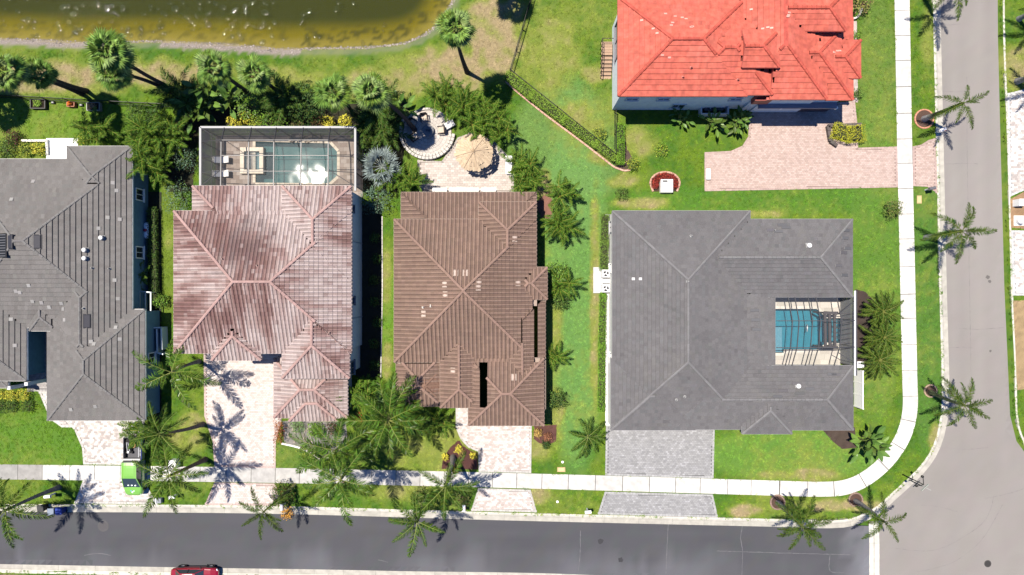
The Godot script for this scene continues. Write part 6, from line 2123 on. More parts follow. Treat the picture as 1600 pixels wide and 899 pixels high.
func services() -> void:
	# air conditioners on their slab at the corner house
	var _slab := boxy("equipment_slab", "grey concrete slab under the two white air conditioners", "slab", W(940, 438), Vector3(1.75, 0.16, 2.7), Color(0.42, 0.42, 0.42), "concrete", 0.02, "slab")
	air_conditioner("white air conditioner on the slab, upper one beside the hedge end", W(945, 428) + Vector3(0, 0.16, 0))
	air_conditioner("white air conditioner on the slab, lower one with hedge below", W(945, 451) + Vector3(0, 0.16, 0))
	extra(boxy("service_box", "white service box between the two air conditioners", "box", W(945.5, 439.5) + Vector3(0, 0.16, 0), Vector3(0.75, 0.5, 0.36), Color(0.66, 0.66, 0.66)), "cover", Vector3(0, 0.52, 0), Vector3(0.79, 0.04, 0.4), Color(0.6, 0.6, 0.6))
	# walled pair of dark units at the red-roofed house
	var e := thing("equipment_wall", "low white wall enclosing dark machines below the red-roofed house", "low wall", W(1113, 172))
	for q in [[0, 0.62, 2.9, 0.14], [-1.38, 0.05, 0.14, 1.1], [1.38, 0.05, 0.14, 1.1]]:
		extra(e, "wall_panel", Vector3(q[0], 0.48, q[1]), Vector3(q[2], 1.0, q[3]), Color(0.55, 0.57, 0.6), "stucco", 0.03)
	air_conditioner("dark machine behind the low white wall, beside the tropical plants", W(1104, 170), 0.85, 0.9, Color(0.06, 0.065, 0.075))
	air_conditioner("dark machine behind the low white wall, nearer the garage", W(1121, 169), 0.85, 0.9, Color(0.06, 0.065, 0.075))
	# white electrical box amid the red crotons, with its horseshoe edging
	var u := boxy("utility_box", "white utility cabinet in the horseshoe of red crotons", "utility cabinet", W(1040, 292), Vector3(1.25, 0.75, 1.35), Color(0.72, 0.71, 0.68), "paint", 0.06, "cabinet")
	extra(u, "hatch", Vector3(0.05, 0.8, 0.15), Vector3(0.75, 0.1, 0.6), Color(0.5, 0.5, 0.5))
	extra(u, "hatch", Vector3(-0.2, 0.78, -0.45), Vector3(0.5, 0.08, 0.25), Color(0.1, 0.1, 0.1))
	var arc := PackedVector2Array()
	for k in 18:
		var a := lerpf(PI * 0.8, PI * 2.2, k / 17.0)
		var q := W(1039 + cos(a) * 23, 286 + sin(a) * 17 + (3.5 if k == 0 or k == 17 else 0.0))
		arc.append(Vector2(q.x, q.z))
	bed("mulch", "dark mulch in the croton horseshoe", arc, Color(0.06, 0.035, 0.025), "mulch")
	edging("bed_edging", "pink horseshoe edging round the red crotons", arc, 0.2, 0.12, Color(0.42, 0.25, 0.19))
	# pink edging along the diagonal hedge
	edging("bed_edging", "pink concrete edging curving along the foot of the diagonal hedge", smooth_path(pp([790, 127, 800, 137, 850, 178, 905, 219, 945, 250, 961, 262, 975, 267, 986, 266]), 0.5), 0.18, 0.11, Color(0.46, 0.28, 0.22))
	bed("mulch", "brown mulch strip at the hedge corner", pp([960, 252, 975, 240, 974, 200, 980, 232, 987, 245, 990, 264, 975, 266, 962, 261]), Color(0.1, 0.07, 0.055), "mulch")
	# terracotta tree rings on the verge
	for q in [[1444, 186, 14.5, Color(0.42, 0.2, 0.13), "terracotta stone ring round the verge palm by the avenue"], [1215, 785, 11.0, Color(0.22, 0.15, 0.12), "brown ring of stones round the verge palm by the footpath"], [1337, 781, 10.5, Color(0.2, 0.14, 0.11), "brown ring of stones round the corner verge palm"], [1454, 611, 9.5, Color(0.3, 0.22, 0.15), "faint ring of stones round the many-fronded verge palm"]]:
		var c := W(q[0], q[1])
		bed("mulch", "mulch inside a tree ring", ring(Vector2(c.x, c.z), q[2] / PPM, 20), Color(0.1, 0.06, 0.045), "mulch", 0.025)
		var rr := ring(Vector2(c.x, c.z), q[2] / PPM, 20)
		rr.append(rr[0])
		edging("tree_ring", q[4], rr, 0.16, 0.12, q[3], 0.3)
	# beds
	bed("mulch", "dark mulch bed beside the corner house's cage", pp([1337, 452, 1352, 456, 1366, 470, 1371, 500, 1372, 550, 1366, 577, 1336, 575]), Color(0.058, 0.042, 0.036), "mulch")
	bed("mulch", "mulch bed at the corner of the dark grey house", pp([1282, 668, 1336, 668, 1338, 700, 1316, 702, 1299, 688, 1288, 675]), Color(0.075, 0.052, 0.042), "mulch")
	bed("mulch", "brown mulch island by the brown house's walkway", pp([692, 716, 703, 700, 717, 687, 722, 696, 734, 704, 746, 708, 747, 734, 690, 733]), Color(0.085, 0.035, 0.03), "mulch")
	bed("mulch", "reddish mulch patch by the brown house's drive", pp([834, 666, 870, 664, 869, 690, 851, 697, 840, 691, 834, 686]), Color(0.11, 0.05, 0.04), "mulch")
	bed("gravel", "grey gravel bed in front of the pink house", pp([441, 658, 540, 660, 545, 700, 505, 716, 484, 704, 466, 697, 444, 692]), Color(0.25, 0.235, 0.22), "mulch")
	edging("bed_edging", "white curved edging between gravel bed and front lawn", smooth_path(pp([440, 693, 466, 699, 484, 707, 500, 718]), 0.4), 0.2, 0.16, Color(0.62, 0.6, 0.56))
	var rk := Geo.new()
	for k in 40:
		rk.cham(Transform3D(Basis(Vector3.UP, R(0, 3)), W(R(446, 488), R(662, 692)) + Vector3(0, 0.06, 0)), Vector3(R(0.12, 0.28), R(0.1, 0.2), R(0.1, 0.26)), 0.04, shade(Color(0.3, 0.26, 0.22), 0.45))
	var ro := put(rk, "gravel_rocks", M.stone)
	ro.set_meta("kind", "stuff"); ro.set_meta("label", "small rocks strewn over the grey gravel bed")
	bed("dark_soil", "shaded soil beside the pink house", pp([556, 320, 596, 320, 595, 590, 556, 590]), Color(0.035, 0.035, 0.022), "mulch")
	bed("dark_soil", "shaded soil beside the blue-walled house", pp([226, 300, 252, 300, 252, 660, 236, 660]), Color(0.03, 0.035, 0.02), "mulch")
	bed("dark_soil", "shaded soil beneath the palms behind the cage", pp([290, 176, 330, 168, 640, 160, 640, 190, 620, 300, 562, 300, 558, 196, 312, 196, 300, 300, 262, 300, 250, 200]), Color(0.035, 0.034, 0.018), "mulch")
	edging("bed_edging", "thin white edging along the grass strip by the brown house", pp([597, 338, 597.5, 450, 595, 590]), 0.12, 0.1, Color(0.5, 0.48, 0.45))
	bed("walkway_bed", "reddish stepping path at the brown house's corner", pp([836, 318, 856, 300, 866, 318, 862, 340, 848, 346]), Color(0.24, 0.12, 0.09), "mulch")
	var _pad := boxy("concrete_pad", "white concrete strip along the corner house's hedge wall", "concrete pad", W(949.5, 500), Vector3(0.5, 0.06, 22.0), Color(0.55, 0.54, 0.52), "concrete", 0.01, "slab")
	# fences
	fence("black picket fence between the back lawn and the pond bank", [-60, 150, 0, 153, 40, 155, 180, 163, 300, 169])
	fence("black picket fence slanting down from the picture's top to the hedge", [836, -20, 797, 114])
	fence("black picket fence behind the diagonal hedge", [797, 114, 870, 172, 960, 244])
	fence("black picket fence from the red-roofed house to the hedge corner", [960, 176, 960, 244])
	# white vinyl fence and box at the corner house
	var v := thing("vinyl_fence", "white vinyl fence screening the corner house's side", "fence", W(1333, 602))
	for k in 3:
		var z0 := lerpf(577, 634, k / 3.0)
		var z1 := lerpf(577, 634, (k + 1) / 3.0)
		var a := W(1334.5, z0)
		var b := W(1334.5, z1)
		var g := Geo.new()
		g.bar(Vector3(a.x, 0.95, a.z + 0.06), Vector3(b.x, 0.95, b.z - 0.06), 0.05, 1.7, Color(0.76, 0.76, 0.75))
		put(g, "panel", M.paint, v)
		g = Geo.new()
		g.bar(Vector3(a.x, 1.8, a.z), Vector3(b.x, 1.8, b.z), 0.1, 0.08, Color(0.76, 0.76, 0.75))
		put(g, "rail", M.paint, v)
	for k in 4:
		var a := W(1334.5, lerpf(577, 634, k / 3.0))
		extra(v, "post", v.transform.affine_inverse() * (a + Vector3(0, 0.95, 0)), Vector3(0.13, 1.95, 0.13), Color(0.76, 0.76, 0.75))
	var pz := W(1341, 605)
	extra(v, "kick_slab", v.transform.affine_inverse() * (pz + Vector3(-0.05, 0.03, 0)), Vector3(0.75, 0.1, 3.6), Color(0.6, 0.6, 0.58), "concrete")
	var wb := boxy("pump_box", "white pump box at the end of the vinyl fence", "box", W(1339, 569), Vector3(0.7, 0.7, 0.6), Color(0.74, 0.74, 0.73))
	extra(wb, "lid", Vector3(0, 0.74, 0), Vector3(0.76, 0.06, 0.66), Color(0.7, 0.7, 0.7))
	# gas tank in the gap
	var gt := thing("gas_tank", "white lying gas tank with red cap beside the blue wall", "gas tank", W(234, 361))
	var g2 := Geo.new()
	g2.lathe([[0.0, -0.85], [0.18, -0.82], [0.32, -0.68], [0.36, -0.5], [0.36, 0.5], [0.32, 0.68], [0.18, 0.82], [0.0, 0.85]], 16, Transform3D(Basis(Vector3.RIGHT, PI / 2), Vector3(0, 0.55, 0)), Color(0.66, 0.68, 0.72))
	put(g2, "tank_shell", M.paint, gt, true)
	g2 = Geo.new()
	g2.lathe([[0.16, 0.86], [0.16, 1.02], [0.1, 1.08], [0.0, 1.09]], 12, T(Vector3(0.0, 0, 0)), Color(0.25, 0.02, 0.05))
	put(g2, "valve_cap", M.paint, gt, true)
	for z in [-0.5, 0.5]:
		extra(gt, "foot", Vector3(0, 0.12, z), Vector3(0.5, 0.26, 0.12), Color(0.4, 0.42, 0.45))
	# side gate of the blue-walled house, low roofs of service yard
	var sg := thing("side_gate", "grey framed gate between the blue wall and the pink house's lawn", "gate", W(240, 470))
	for q in [[231, 455, 231, 484], [231, 455, 248, 457], [240, 458, 240, 486], [248, 457, 248, 487]]:
		var g := Geo.new()
		g.bar(W(q[0], q[1]) + Vector3(0, 1.6, 0), W(q[2], q[3]) + Vector3(0, 1.6, 0), 0.1, 0.1, Color(0.4, 0.42, 0.44))
		g.bar(W(q[0], q[1]), W(q[0], q[1]) + Vector3(0, 1.6, 0), 0.1, 0.1, Color(0.4, 0.42, 0.44))
		put(g, "frame", M.metal, sg)
	var yd := thing("yard_wall", "pale railed yard wall beside the blue wall's garage wing", "low wall", W(252, 530))
	for q in [[228, 512, 261, 511], [261, 511, 262, 545], [254, 513, 255, 550], [228, 528, 245, 528], [255, 550, 264, 552]]:
		var g := Geo.new()
		g.bar(W(q[0], q[1]) + Vector3(0, 0.6, 0), W(q[2], q[3]) + Vector3(0, 0.6, 0), 0.09, 1.2, Color(0.25, 0.3, 0.36))
		g.bar(W(q[0], q[1]) + Vector3(0, 1.22, 0), W(q[2], q[3]) + Vector3(0, 1.22, 0), 0.14, 0.06, Color(0.5, 0.52, 0.54))
		put(g, "wall_panel", M.paint, yd)
	# white terrace and garden wall behind the grey house
	boxy("terrace", "bright white terrace slab behind the grey house", "terrace", W(98, 236), Vector3(3.3, 0.16, 2.6), Color(0.72, 0.72, 0.71), "concrete", 0.02, "slab")
	var gw := thing("garden_wall", "low white garden wall ending at the terrace", "low wall", W(58, 223))
	for q in [[37, 221, 78, 221], [76, 221, 77, 243]]:
		var g := Geo.new()
		g.bar(W(q[0], q[1]) + Vector3(0, 0.2, 0), W(q[2], q[3]) + Vector3(0, 0.2, 0), 0.22, 0.45, Color(0.55, 0.54, 0.5))
		put(g, "wall_panel", M.stucco, gw)
	# square planters along the back fence
	for k in 3:
		var q: Array = [[63, 164, 1.5, Color(0.02, 0.02, 0.022), Color(0.13, 0.22, 0.03), "black square planter with a yellow-green plant by the fence"], [114, 164.5, 0.75, Color(0.22, 0.07, 0.03), Color(0.4, 0.1, 0.02), "small planter of orange flowers by the fence"], [149, 168, 1.3, Color(0.2, 0.2, 0.18), Color(0.22, 0.16, 0.1), "grey square planter under the thin palm shadow"]][k]
		var pl := thing("planter", q[5], "planter", W(q[0], q[1]))
		for d in [Vector3(1, 0, 0), Vector3(-1, 0, 0), Vector3(0, 0, 1), Vector3(0, 0, -1)]:
			var hw: float = q[2] * 0.5
			extra(pl, "side_board", d * hw * (1.0 if d.x != 0 else 0.62) + Vector3(0, 0.22, 0), Vector3(0.09, 0.5, q[2] * 0.66) if d.x != 0 else Vector3(q[2], 0.5, 0.09), q[3], "paint", 0.01)
		extra(pl, "soil", Vector3(0, 0.2, 0), Vector3(q[2] * 0.9, 0.3, q[2] * 0.55), Color(0.03, 0.022, 0.015), "mulch")
		var g := Geo.new()
		leaves(g, 180, Vector3(q[2] * 0.28, 0.3, q[2] * 0.26), 0.14, [q[4]], Vector3(0, 0.5, 0))
		put(g, "flowers", M.leaf, pl, true)
	for k in 2:
		var cp := boxy("lawn_light", ["small dark spotlight by the fence, next to the orange planter", "small dark spotlight by the fence, next to the black planter"][k], "garden light", W([128, 84][k], [165, 161][k]), Vector3(0.35, 0.25, 0.25), Color(0.02, 0.02, 0.02))
		extra(cp, "lens", Vector3(0, 0.27, 0), Vector3(0.2, 0.03, 0.16), Color(0.2, 0.2, 0.2))
	# fallen log on the bank
	var lg := thing("fallen_log", "grey weathered log lying on the bank by a palm trunk", "log", W(422, 150))
	var gl := Geo.new()
	gl.tube(PackedVector3Array([Vector3(-0.9, 0.08, -0.1), Vector3(0, 0.09, 0.02), Vector3(0.9, 0.07, 0.12)]), PackedFloat32Array([0.09, 0.1, 0.07]), 8, [Color(0.4, 0.34, 0.27)])
	put(gl, "log_body", M.bark, lg, true)
	# planter box and long box by the pink drive
	var pb := boxy("storage_box", "slim white box lying at the pink drive's end", "box", W(1105.5, 273), Vector3(0.4, 0.35, 1.05), Color(0.7, 0.7, 0.69))
	extra(pb, "lid", Vector3(0, 0.37, 0), Vector3(0.44, 0.05, 1.1), Color(0.72, 0.72, 0.72))
	var pw := thing("planter_wall", "dark stone planter wall around the yellow-green box hedge", "low wall", W(1318, 210))
	for q in [[1292, 198, 1296, 222], [1292, 198, 1344, 196], [1296, 222, 1306, 229]]:
		var a := W(q[0], q[1])
		var b := W(q[2], q[3])
		var n := maxi(2, int(a.distance_to(b) / 0.45))
		for k in n:
			var g := Geo.new()
			g.bar(a.lerp(b, float(k) / n) + Vector3(0, 0.2, 0), a.lerp(b, (k + 0.94) / n) + Vector3(0, 0.2, 0), 0.35, 0.5, shade(Color(0.1, 0.085, 0.08), 0.15))
			put(g, "wall_block", M.stone, pw)
	var cw := thing("planter_wall", "curved white planter wall at the red-roofed house's top corner", "low wall", W(1340, 22))
	for k in 6:
		var a0 := lerpf(0.2, 1.9, k / 6.0)
		var a1 := lerpf(0.2, 1.9, (k + 0.94) / 6.0)
		var g := Geo.new()
		g.bar(W(1331 + cos(a0) * 13, 12 + sin(a0) * 19) + Vector3(0, 0.2, 0), W(1331 + cos(a1) * 13, 12 + sin(a1) * 19) + Vector3(0, 0.2, 0), 0.16, 0.5, Color(0.6, 0.58, 0.53))
		put(g, "wall_block", M.stone, cw)
	bed("side_path", "pale paved strip along the red-roofed house's east side", pp([1324, 33, 1339, 33, 1341, 160, 1332, 160, 1326, 100]), Color(0.42, 0.36, 0.33), "paver")
	# meter covers, sprinkler heads
	for q in [[877, 734, 0.85, 0.5, "tan meter cover in the grass by the footpath"], [1436.5, 312, 0.5, 0.85, "tan meter cover in the verge beside the pink apron"]]:
		var mc := boxy("meter_cover", q[4], "meter cover", W(q[0], q[1]), Vector3(q[2], 0.05, q[3]), Color(0.36, 0.27, 0.13), "concrete", 0.01, "frame")
		extra(mc, "hatch", Vector3(0, 0.055, 0), Vector3(q[2] * 0.8, 0.02, q[3] * 0.8), Color(0.4, 0.3, 0.15))
	for q in [[871, 784, "small white cap in the verge grass before the brown drive"], [879, 722, "small white cap in the lawn above the tan meter cover"]]:
		var sc := thing("cleanout_cap", q[2], "pipe cap", W(q[0], q[1]))
		var g := Geo.new()
		g.lathe([[0.13, -0.05], [0.13, 0.14], [0.1, 0.17], [0.0, 0.18]], 12, T(Vector3.ZERO), Color(0.7, 0.7, 0.68))
		put(g, "cap", M.paint, sc, true)
		extra(sc, "cap_nut", Vector3(0, 0.19, 0), Vector3(0.07, 0.05, 0.07), Color(0.6, 0.6, 0.6))
	# mailboxes
	mailbox("white mailbox on the grass verge left of the grey drive", 917, 795, Color(0.72, 0.72, 0.71), 0.1)
	mailbox("white mailbox beside the brown house's drive mouth", 726, 789, Color(0.74, 0.74, 0.73), PI / 2)
	mailbox("grey mailbox under the yellow-green leaning palm", 446, 787, Color(0.4, 0.42, 0.45), PI / 2)
	mailbox("white mailbox in the verge right of the green pickup", 277, 772, Color(0.72, 0.72, 0.72), 0.15)
	mailbox("white mailbox with a red flag at the pink apron by the avenue", 1462, 207, Color(0.7, 0.68, 0.66), 0.4)
	mailbox("white mailbox hidden by the trunk above the trash cans", 86, 771, Color(0.6, 0.6, 0.6), 0.1)
	mailbox("dark mailbox at the avenue kerb below the pink apron", 1446, 297, Color(0.09, 0.09, 0.1), 0.2)
	var sgn := boxy("yard_box", "grey box on the cobbles in front of the pickup", "box", W(249, 781), Vector3(0.8, 0.5, 0.5), Color(0.16, 0.17, 0.19))
	extra(sgn, "lid", Vector3(-0.3, 0.5, 0), Vector3(0.4, 0.1, 0.52), Color(0.6, 0.6, 0.6))
	var wh := boxy("yard_box", "white cabinet on the lawn by the palm trunks and footpath", "box", W(276, 722), Vector3(0.75, 0.9, 0.7), Color(0.66, 0.66, 0.66))
	extra(wh, "lid", Vector3(0, 0.93, 0), Vector3(0.8, 0.06, 0.75), Color(0.6, 0.6, 0.6))
	# trash cans in the gutter
	bin_("black trash can lying nearest the leaning palm trunk", 72, 791, Color(0.015, 0.015, 0.017), Color(0.02, 0.02, 0.022), 1.7)
	bin_("trash can with a pale grey-blue lid between black and blue ones", 88, 796, Color(0.1, 0.11, 0.13), Color(0.13, 0.16, 0.2), 1.6)
	bin_("bright blue trash can at the kerb under the palm shadow", 100, 795, Color(0.003, 0.016, 0.14), Color(0.004, 0.026, 0.19), 1.6)
	# manhole covers
	for q in [[160, 823, 0.5, Color(0.055, 0.054, 0.056), "round worn manhole cover in the dark street's left part"], [1545, 882, 0.32, Color(0.05, 0.045, 0.042), "dark round manhole cover in the avenue near the bottom corner"]]:
		var c := W(q[0], q[1])
		var mh := thing("manhole_cover", q[4], "manhole cover", c + Vector3(0, -0.115, 0))
		var g := Geo.new()
		g.lathe([[q[2] * 1.18, 0.0], [q[2] * 1.16, 0.008], [q[2], 0.009]], 28, T(Vector3.ZERO), q[3] * Color(1.25, 1.25, 1.22))
		put(g, "rim", M.concrete, mh, true)
		g = Geo.new()
		g.prism(ring(Vector2.ZERO, q[2], 28), 0.004, 0.008, q[3], q[3])
		for k in 9:
			g.box(T(Vector3(-0.8 * q[2] + k * 0.2 * q[2], 0.01, 0)), Vector3(0.04 * q[2], 0.006, 1.7 * q[2] * sqrt(maxf(0.05, 1.0 - pow(0.2 * k - 0.8, 2)))), q[3] * Color(0.7, 0.7, 0.7))
		put(g, "plate", M.metal, mh, true)
	# street lamp at the corner: a slim black pole with two arms
	var lp := thing("street_sign", "slim black corner sign post with crossed blades", "street sign", W(1421, 750))
	var gp := Geo.new()
	var bk := Color(0.012, 0.014, 0.013)
	gp.tube(PackedVector3Array([Vector3.ZERO, Vector3(0, 2.9, 0)]), PackedFloat32Array([0.05, 0.04]), 8, [bk])
	put(gp, "pole", M.metal, lp, true)
	for k in 2:
		gp = Geo.new()
		gp.box(T(Vector3(0, 2.7 + 0.22 * k, 0), [0.75, -0.45][k]), Vector3(0.95, 0.2, 0.03), Color(0.3, 0.32, 0.3))
		put(gp, "sign_blade", M.paint, lp, true)
	var sl := thing("street_lamp", "black street lamp on the corner verge with a forked head", "street lamp", W(1411, 742))
	gp = Geo.new()
	gp.tube(PackedVector3Array([Vector3(0, 0, 0), Vector3(0, 0.6, 0), Vector3(0, 3.6, 0)]), PackedFloat32Array([0.09, 0.06, 0.04]), 8, [bk])
	put(gp, "pole", M.metal, sl, true)
	gp = Geo.new()
	gp.bar(Vector3(0, 3.6, 0), Vector3(-0.7, 3.75, 0.1), 0.05, 0.05, bk)
	gp.bar(Vector3(0, 3.6, 0), Vector3(-0.15, 3.75, -0.75), 0.05, 0.05, bk)
	put(gp, "arm", M.metal, sl, true)
	for q in [Vector3(-0.75, 3.68, 0.1), Vector3(-0.15, 3.68, -0.8)]:
		gp = Geo.new()
		gp.lathe([[0.02, -0.2], [0.13, -0.12], [0.12, 0.05], [0.02, 0.12]], 10, T(q), bk)
		put(gp, "lantern", M.metal, sl, true)
	# things on the mulch strip across the avenue
	bed("mulch", "tan mulch strip across the avenue", pp([1578, 312, 1600, 300, 1660, 300, 1660, 362, 1579, 356]), Color(0.33, 0.21, 0.12), "mulch")
	bed("dry_soil", "dry sandy verge across the avenue", pp([1583, 470, 1660, 468, 1660, 600, 1590, 610, 1585, 540]), Color(0.36, 0.26, 0.14), "mulch")
	bed("dry_soil", "dry sandy strip along the bottom kerb", pp([-60, 898, 0, 898, 262, 904, 262, 960, -60, 960]), Color(0.3, 0.23, 0.14), "mulch")
	var b1 := boxy("utility_box", "white utility cabinet on the tan mulch strip, taller one", "utility cabinet", W(1588, 318), Vector3(0.75, 1.0, 0.7), Color(0.72, 0.72, 0.71))
	extra(b1, "hatch", Vector3(0.1, 1.0, 0.1), Vector3(0.4, 0.06, 0.4), Color(0.6, 0.6, 0.6))
	var b2 := thing("utility_dome", "white domed pedestal on the tan mulch strip", "utility pedestal", W(1592, 345))
	gp = Geo.new()
	gp.lathe([[0.42, -0.03], [0.42, 0.5], [0.36, 0.72], [0.2, 0.86], [0.0, 0.9]], 18, T(Vector3.ZERO), Color(0.72, 0.72, 0.71))
	put(gp, "dome", M.paint, b2, true)
	extra(b2, "base", Vector3(0, 0.0, 0), Vector3(1.05, 0.1, 1.05), Color(0.5, 0.5, 0.48))
	# pebbles of the pond bank
	var stone := Geo.new()
	stone.cham(T(Vector3.ZERO), Vector3(1, 0.6, 0.8), 0.22, Color.WHITE)
	var mm := MultiMesh.new()
	mm.transform_format = MultiMesh.TRANSFORM_3D
	mm.use_colors = true
	mm.mesh = stone.mesh()
	var xf := []
	var cs := []
	for k in 7500:
		var i := rng.randi() % (shore.size() - 1)
		var p := shore[i].lerp(shore[i + 1], rng.randf())
		var px := p.x * PPM + 800
		var wide := 0.95 if px < 160 else (1.0 if px > 250 and px < 470 else 0.3)
		var q := p + Vector2(R(-0.15, 0.15), R(-0.12, wide) * (0.6 + 0.4 * n_mid.get_noise_2d(p.x * 3, 9)))
		if px > 655:
			q = p + Vector2(R(-0.1, 0.4), R(-0.1, 0.2))
		var s := R(0.03, 0.085) * (1.0 + (1.6 if rng.randf() < 0.04 else 0.0))
		var d := pond_depth(q.x, q.y)
		xf.append(Transform3D(Basis(Vector3.UP, R(0, TAU)).scaled(Vector3(s, s, s)), Vector3(q.x, -0.34 * smoothstep(-1.1, 0.0, d) if d < 0 else -0.36, q.y)))
		cs.append(shade(Color(0.27, 0.235, 0.215), 0.5))
	mm.instance_count = xf.size()
	for i in xf.size():
		mm.set_instance_transform(i, xf[i]); mm.set_instance_color(i, cs[i])
	var mi := MultiMeshInstance3D.new()
	mi.name = "pebbles"
	mi.multimesh = mm
	mi.material_override = M.stone
	add_child(mi)
	mi.set_meta("kind", "stuff"); mi.set_meta("label", "pale pebbles washed along the pond's shoreline")
	# cracks in the asphalt, tarred over and paler
	var cr := [[[1045, 817, 1043, 850, 1041, 899], "crack"], [[1161, 822, 1158, 842, 1161, 862, 1160, 899], "crack"], [[907, 830, 907, 860, 904, 893], "crack"], [[1120, 862, 1250, 866, 1330, 868], "crack"], [[1298, 869, 1298, 893, 1320, 896], "crack"], [[590, 876, 600, 878, 606, 880], "crack"], [[130, 869, 152, 866, 172, 869], "crack"], [[1469, 37, 1485, 38, 1502, 37], "old"], [[1470, 142, 1490, 143, 1514, 142], "old"], [[1474, 256, 1490, 256, 1506, 255, 1530, 256], "old"], [[1479, 545, 1500, 543, 1521, 544], "old"], [[1500, 513, 1530, 515, 1571, 512], "old"], [[1478, 700, 1510, 703, 1545, 700], "old"], [[1440, 790, 1470, 793, 1497, 801], "old"], [[1400, 858, 1450, 862, 1490, 850, 1540, 815, 1555, 775], "old"], [[1435, 895, 1490, 880, 1535, 845, 1568, 790], "old"], [[1512, 120, 1513, 260, 1516, 420, 1519, 600], "old"], [[1540, 780, 1585, 770, 1640, 750], "old"]]
	for q in cr:
		var w := smooth_path(pp(q[0]), 0.25)
		var g := Geo.new()
		for i in w.size() - 1:
			var j := Vector2(R(-0.02, 0.02), R(-0.02, 0.02))
			w[i + 1] += j
			var a := R(0.02, 0.045) if q[1] == "crack" else R(0.012, 0.035)
			var d := (w[i + 1] - w[i]).normalized()
			var n := Vector2(-d.y, d.x) * a
			g.quad(V3(w[i] + n, -0.111), V3(w[i + 1] + n, -0.111), V3(w[i + 1] - n, -0.111), V3(w[i] - n, -0.111), shade(Color(0.1, 0.1, 0.108) if q[1] == "crack" else Color(0.16, 0.148, 0.145), 0.1))
		var o := put(g, "road_crack", M.asphalt)
		o.set_meta("kind", "structure")
	for q in [[1545, 433, 0.2], [1548, 440, 0.17], [1549, 549, 0.12], [970, 876, 0.26], [939, 847, 0.3]]:
		var c := W(q[0], q[1])
		var g := Geo.new()
		var blob := PackedVector2Array()
		for k in 14:
			blob.append(Vector2(c.x, c.z) + Vector2(cos(TAU * k / 14.0), sin(TAU * k / 14.0)) * q[2] * R(0.75, 1.2))
		g.prism(blob, -0.11, -0.11, Color(0.1, 0.093, 0.09) if q[0] > 1300 else Color(0.035, 0.035, 0.037), Color.BLACK)
		put(g, "oil_stain", M.asphalt).set_meta("kind", "structure")

# ---------------------------------------------------------------- vehicles
func hull(g: Geo, st: Array, col: Color) -> void:
	# st: stations from tail to nose [x, half width, sill y, shoulder y, top y, top half width]
	var rows := []
	for s in st:
		rows.append([Vector3(s[0], s[2], s[1] * 0.93), Vector3(s[0], lerpf(s[2], s[3], 0.45), s[1]), Vector3(s[0], s[3], s[1] * 0.985), Vector3(s[0], lerpf(s[3], s[4], 0.7), lerpf(s[1], s[5], 0.5)), Vector3(s[0], s[4], s[5]), Vector3(s[0], s[4] + 0.02, s[5] * 0.5), Vector3(s[0], s[4] + 0.025, 0)])
	for i in rows.size() - 1:
		for k in 6:
			var a: Vector3 = rows[i][k]
			var b: Vector3 = rows[i + 1][k]
			var c: Vector3 = rows[i + 1][k + 1]
			var d: Vector3 = rows[i][k + 1]
			g.quad(a, b, c, d, col)
			var f := Vector3(1, 1, -1)
			g.quad(b * f, a * f, d * f, c * f, col)
	for e in [0, rows.size() - 1]:
		for k in 6:
			var a: Vector3 = rows[e][k]
			var b: Vector3 = rows[e][k + 1]
			var f := Vector3(1, 1, -1)
			if e == 0:
				g.quad(a * f, a, b, b * f, col)
			else:
				g.quad(a, a * f, b * f, b, col)

func cabin(o: Node3D, xs: Array, wb: float, wr: float, yb: float, yr: float, col: Color) -> void:
	# xs: windscreen foot, roof front, roof rear, rear window foot
	var ring_b := [Vector3(xs[0], yb, wb), Vector3(xs[3], yb, wb)]
	var fb := Vector3(xs[0], yb, wb)
	var rb := Vector3(xs[3], yb, wb)
	var fr := Vector3(xs[1], yr, wr)
	var rr := Vector3(xs[2], yr, wr)
	var m := Vector3(1, 1, -1)
	var g := Geo.new()
	g.quad(fb, fb * m, fr * m, fr, Color.WHITE)
	put(g, "windscreen", M.glass, o, true)
	g = Geo.new()
	g.quad(rb * m, rb, rr, rr * m, Color.WHITE)
	put(g, "rear_window", M.glass, o, true)
	for s in [1.0, -1.0]:
		g = Geo.new()
		var q := Vector3(1, 1, s)
		if s > 0:
			g.quad(rb * q, fb * q, fr * q, rr * q, Color.WHITE)
		else:
			g.quad(fb * q, rb * q, rr * q, fr * q, Color.WHITE)
		put(g, "side_window", M.glass, o, true)
	g = Geo.new()
	for s in [1.0, -1.0]:
		var q := Vector3(1, 1, s)
		g.bar(fb * q, fr * q, 0.07, 0.06, col)
		g.bar(rb * q, rr * q, 0.09, 0.06, col)
		var mb := (fb * 0.48 + rb * 0.52) * q
		var mr := (fr * 0.48 + rr * 0.52) * q
		g.bar(mb, mr, 0.05, 0.1, Color(0.015, 0.015, 0.015))
		g.bar(fr * q, rr * q, 0.07, 0.06, col)
	put(g, "pillars", M.carpaint, o, true)
	g = Geo.new()
	for i in 6:
		for k in 6:
			var f := func(u: float, v: float) -> Vector3:
				var x := lerpf(xs[2] - 0.03, xs[1] + 0.03, u)
				var z := lerpf(-wr - 0.02, wr + 0.02, v)
				return Vector3(x, yr + 0.07 * (1.0 - pow(2 * u - 1, 4)) * (1.0 - pow(2 * v - 1, 4)) - 0.01, z)
			g.quad(f.call(i / 6.0, (k + 1) / 6.0), f.call((i + 1) / 6.0, (k + 1) / 6.0), f.call((i + 1) / 6.0, k / 6.0), f.call(i / 6.0, k / 6.0), col)
	put(g, "roof", M.carpaint, o, true)

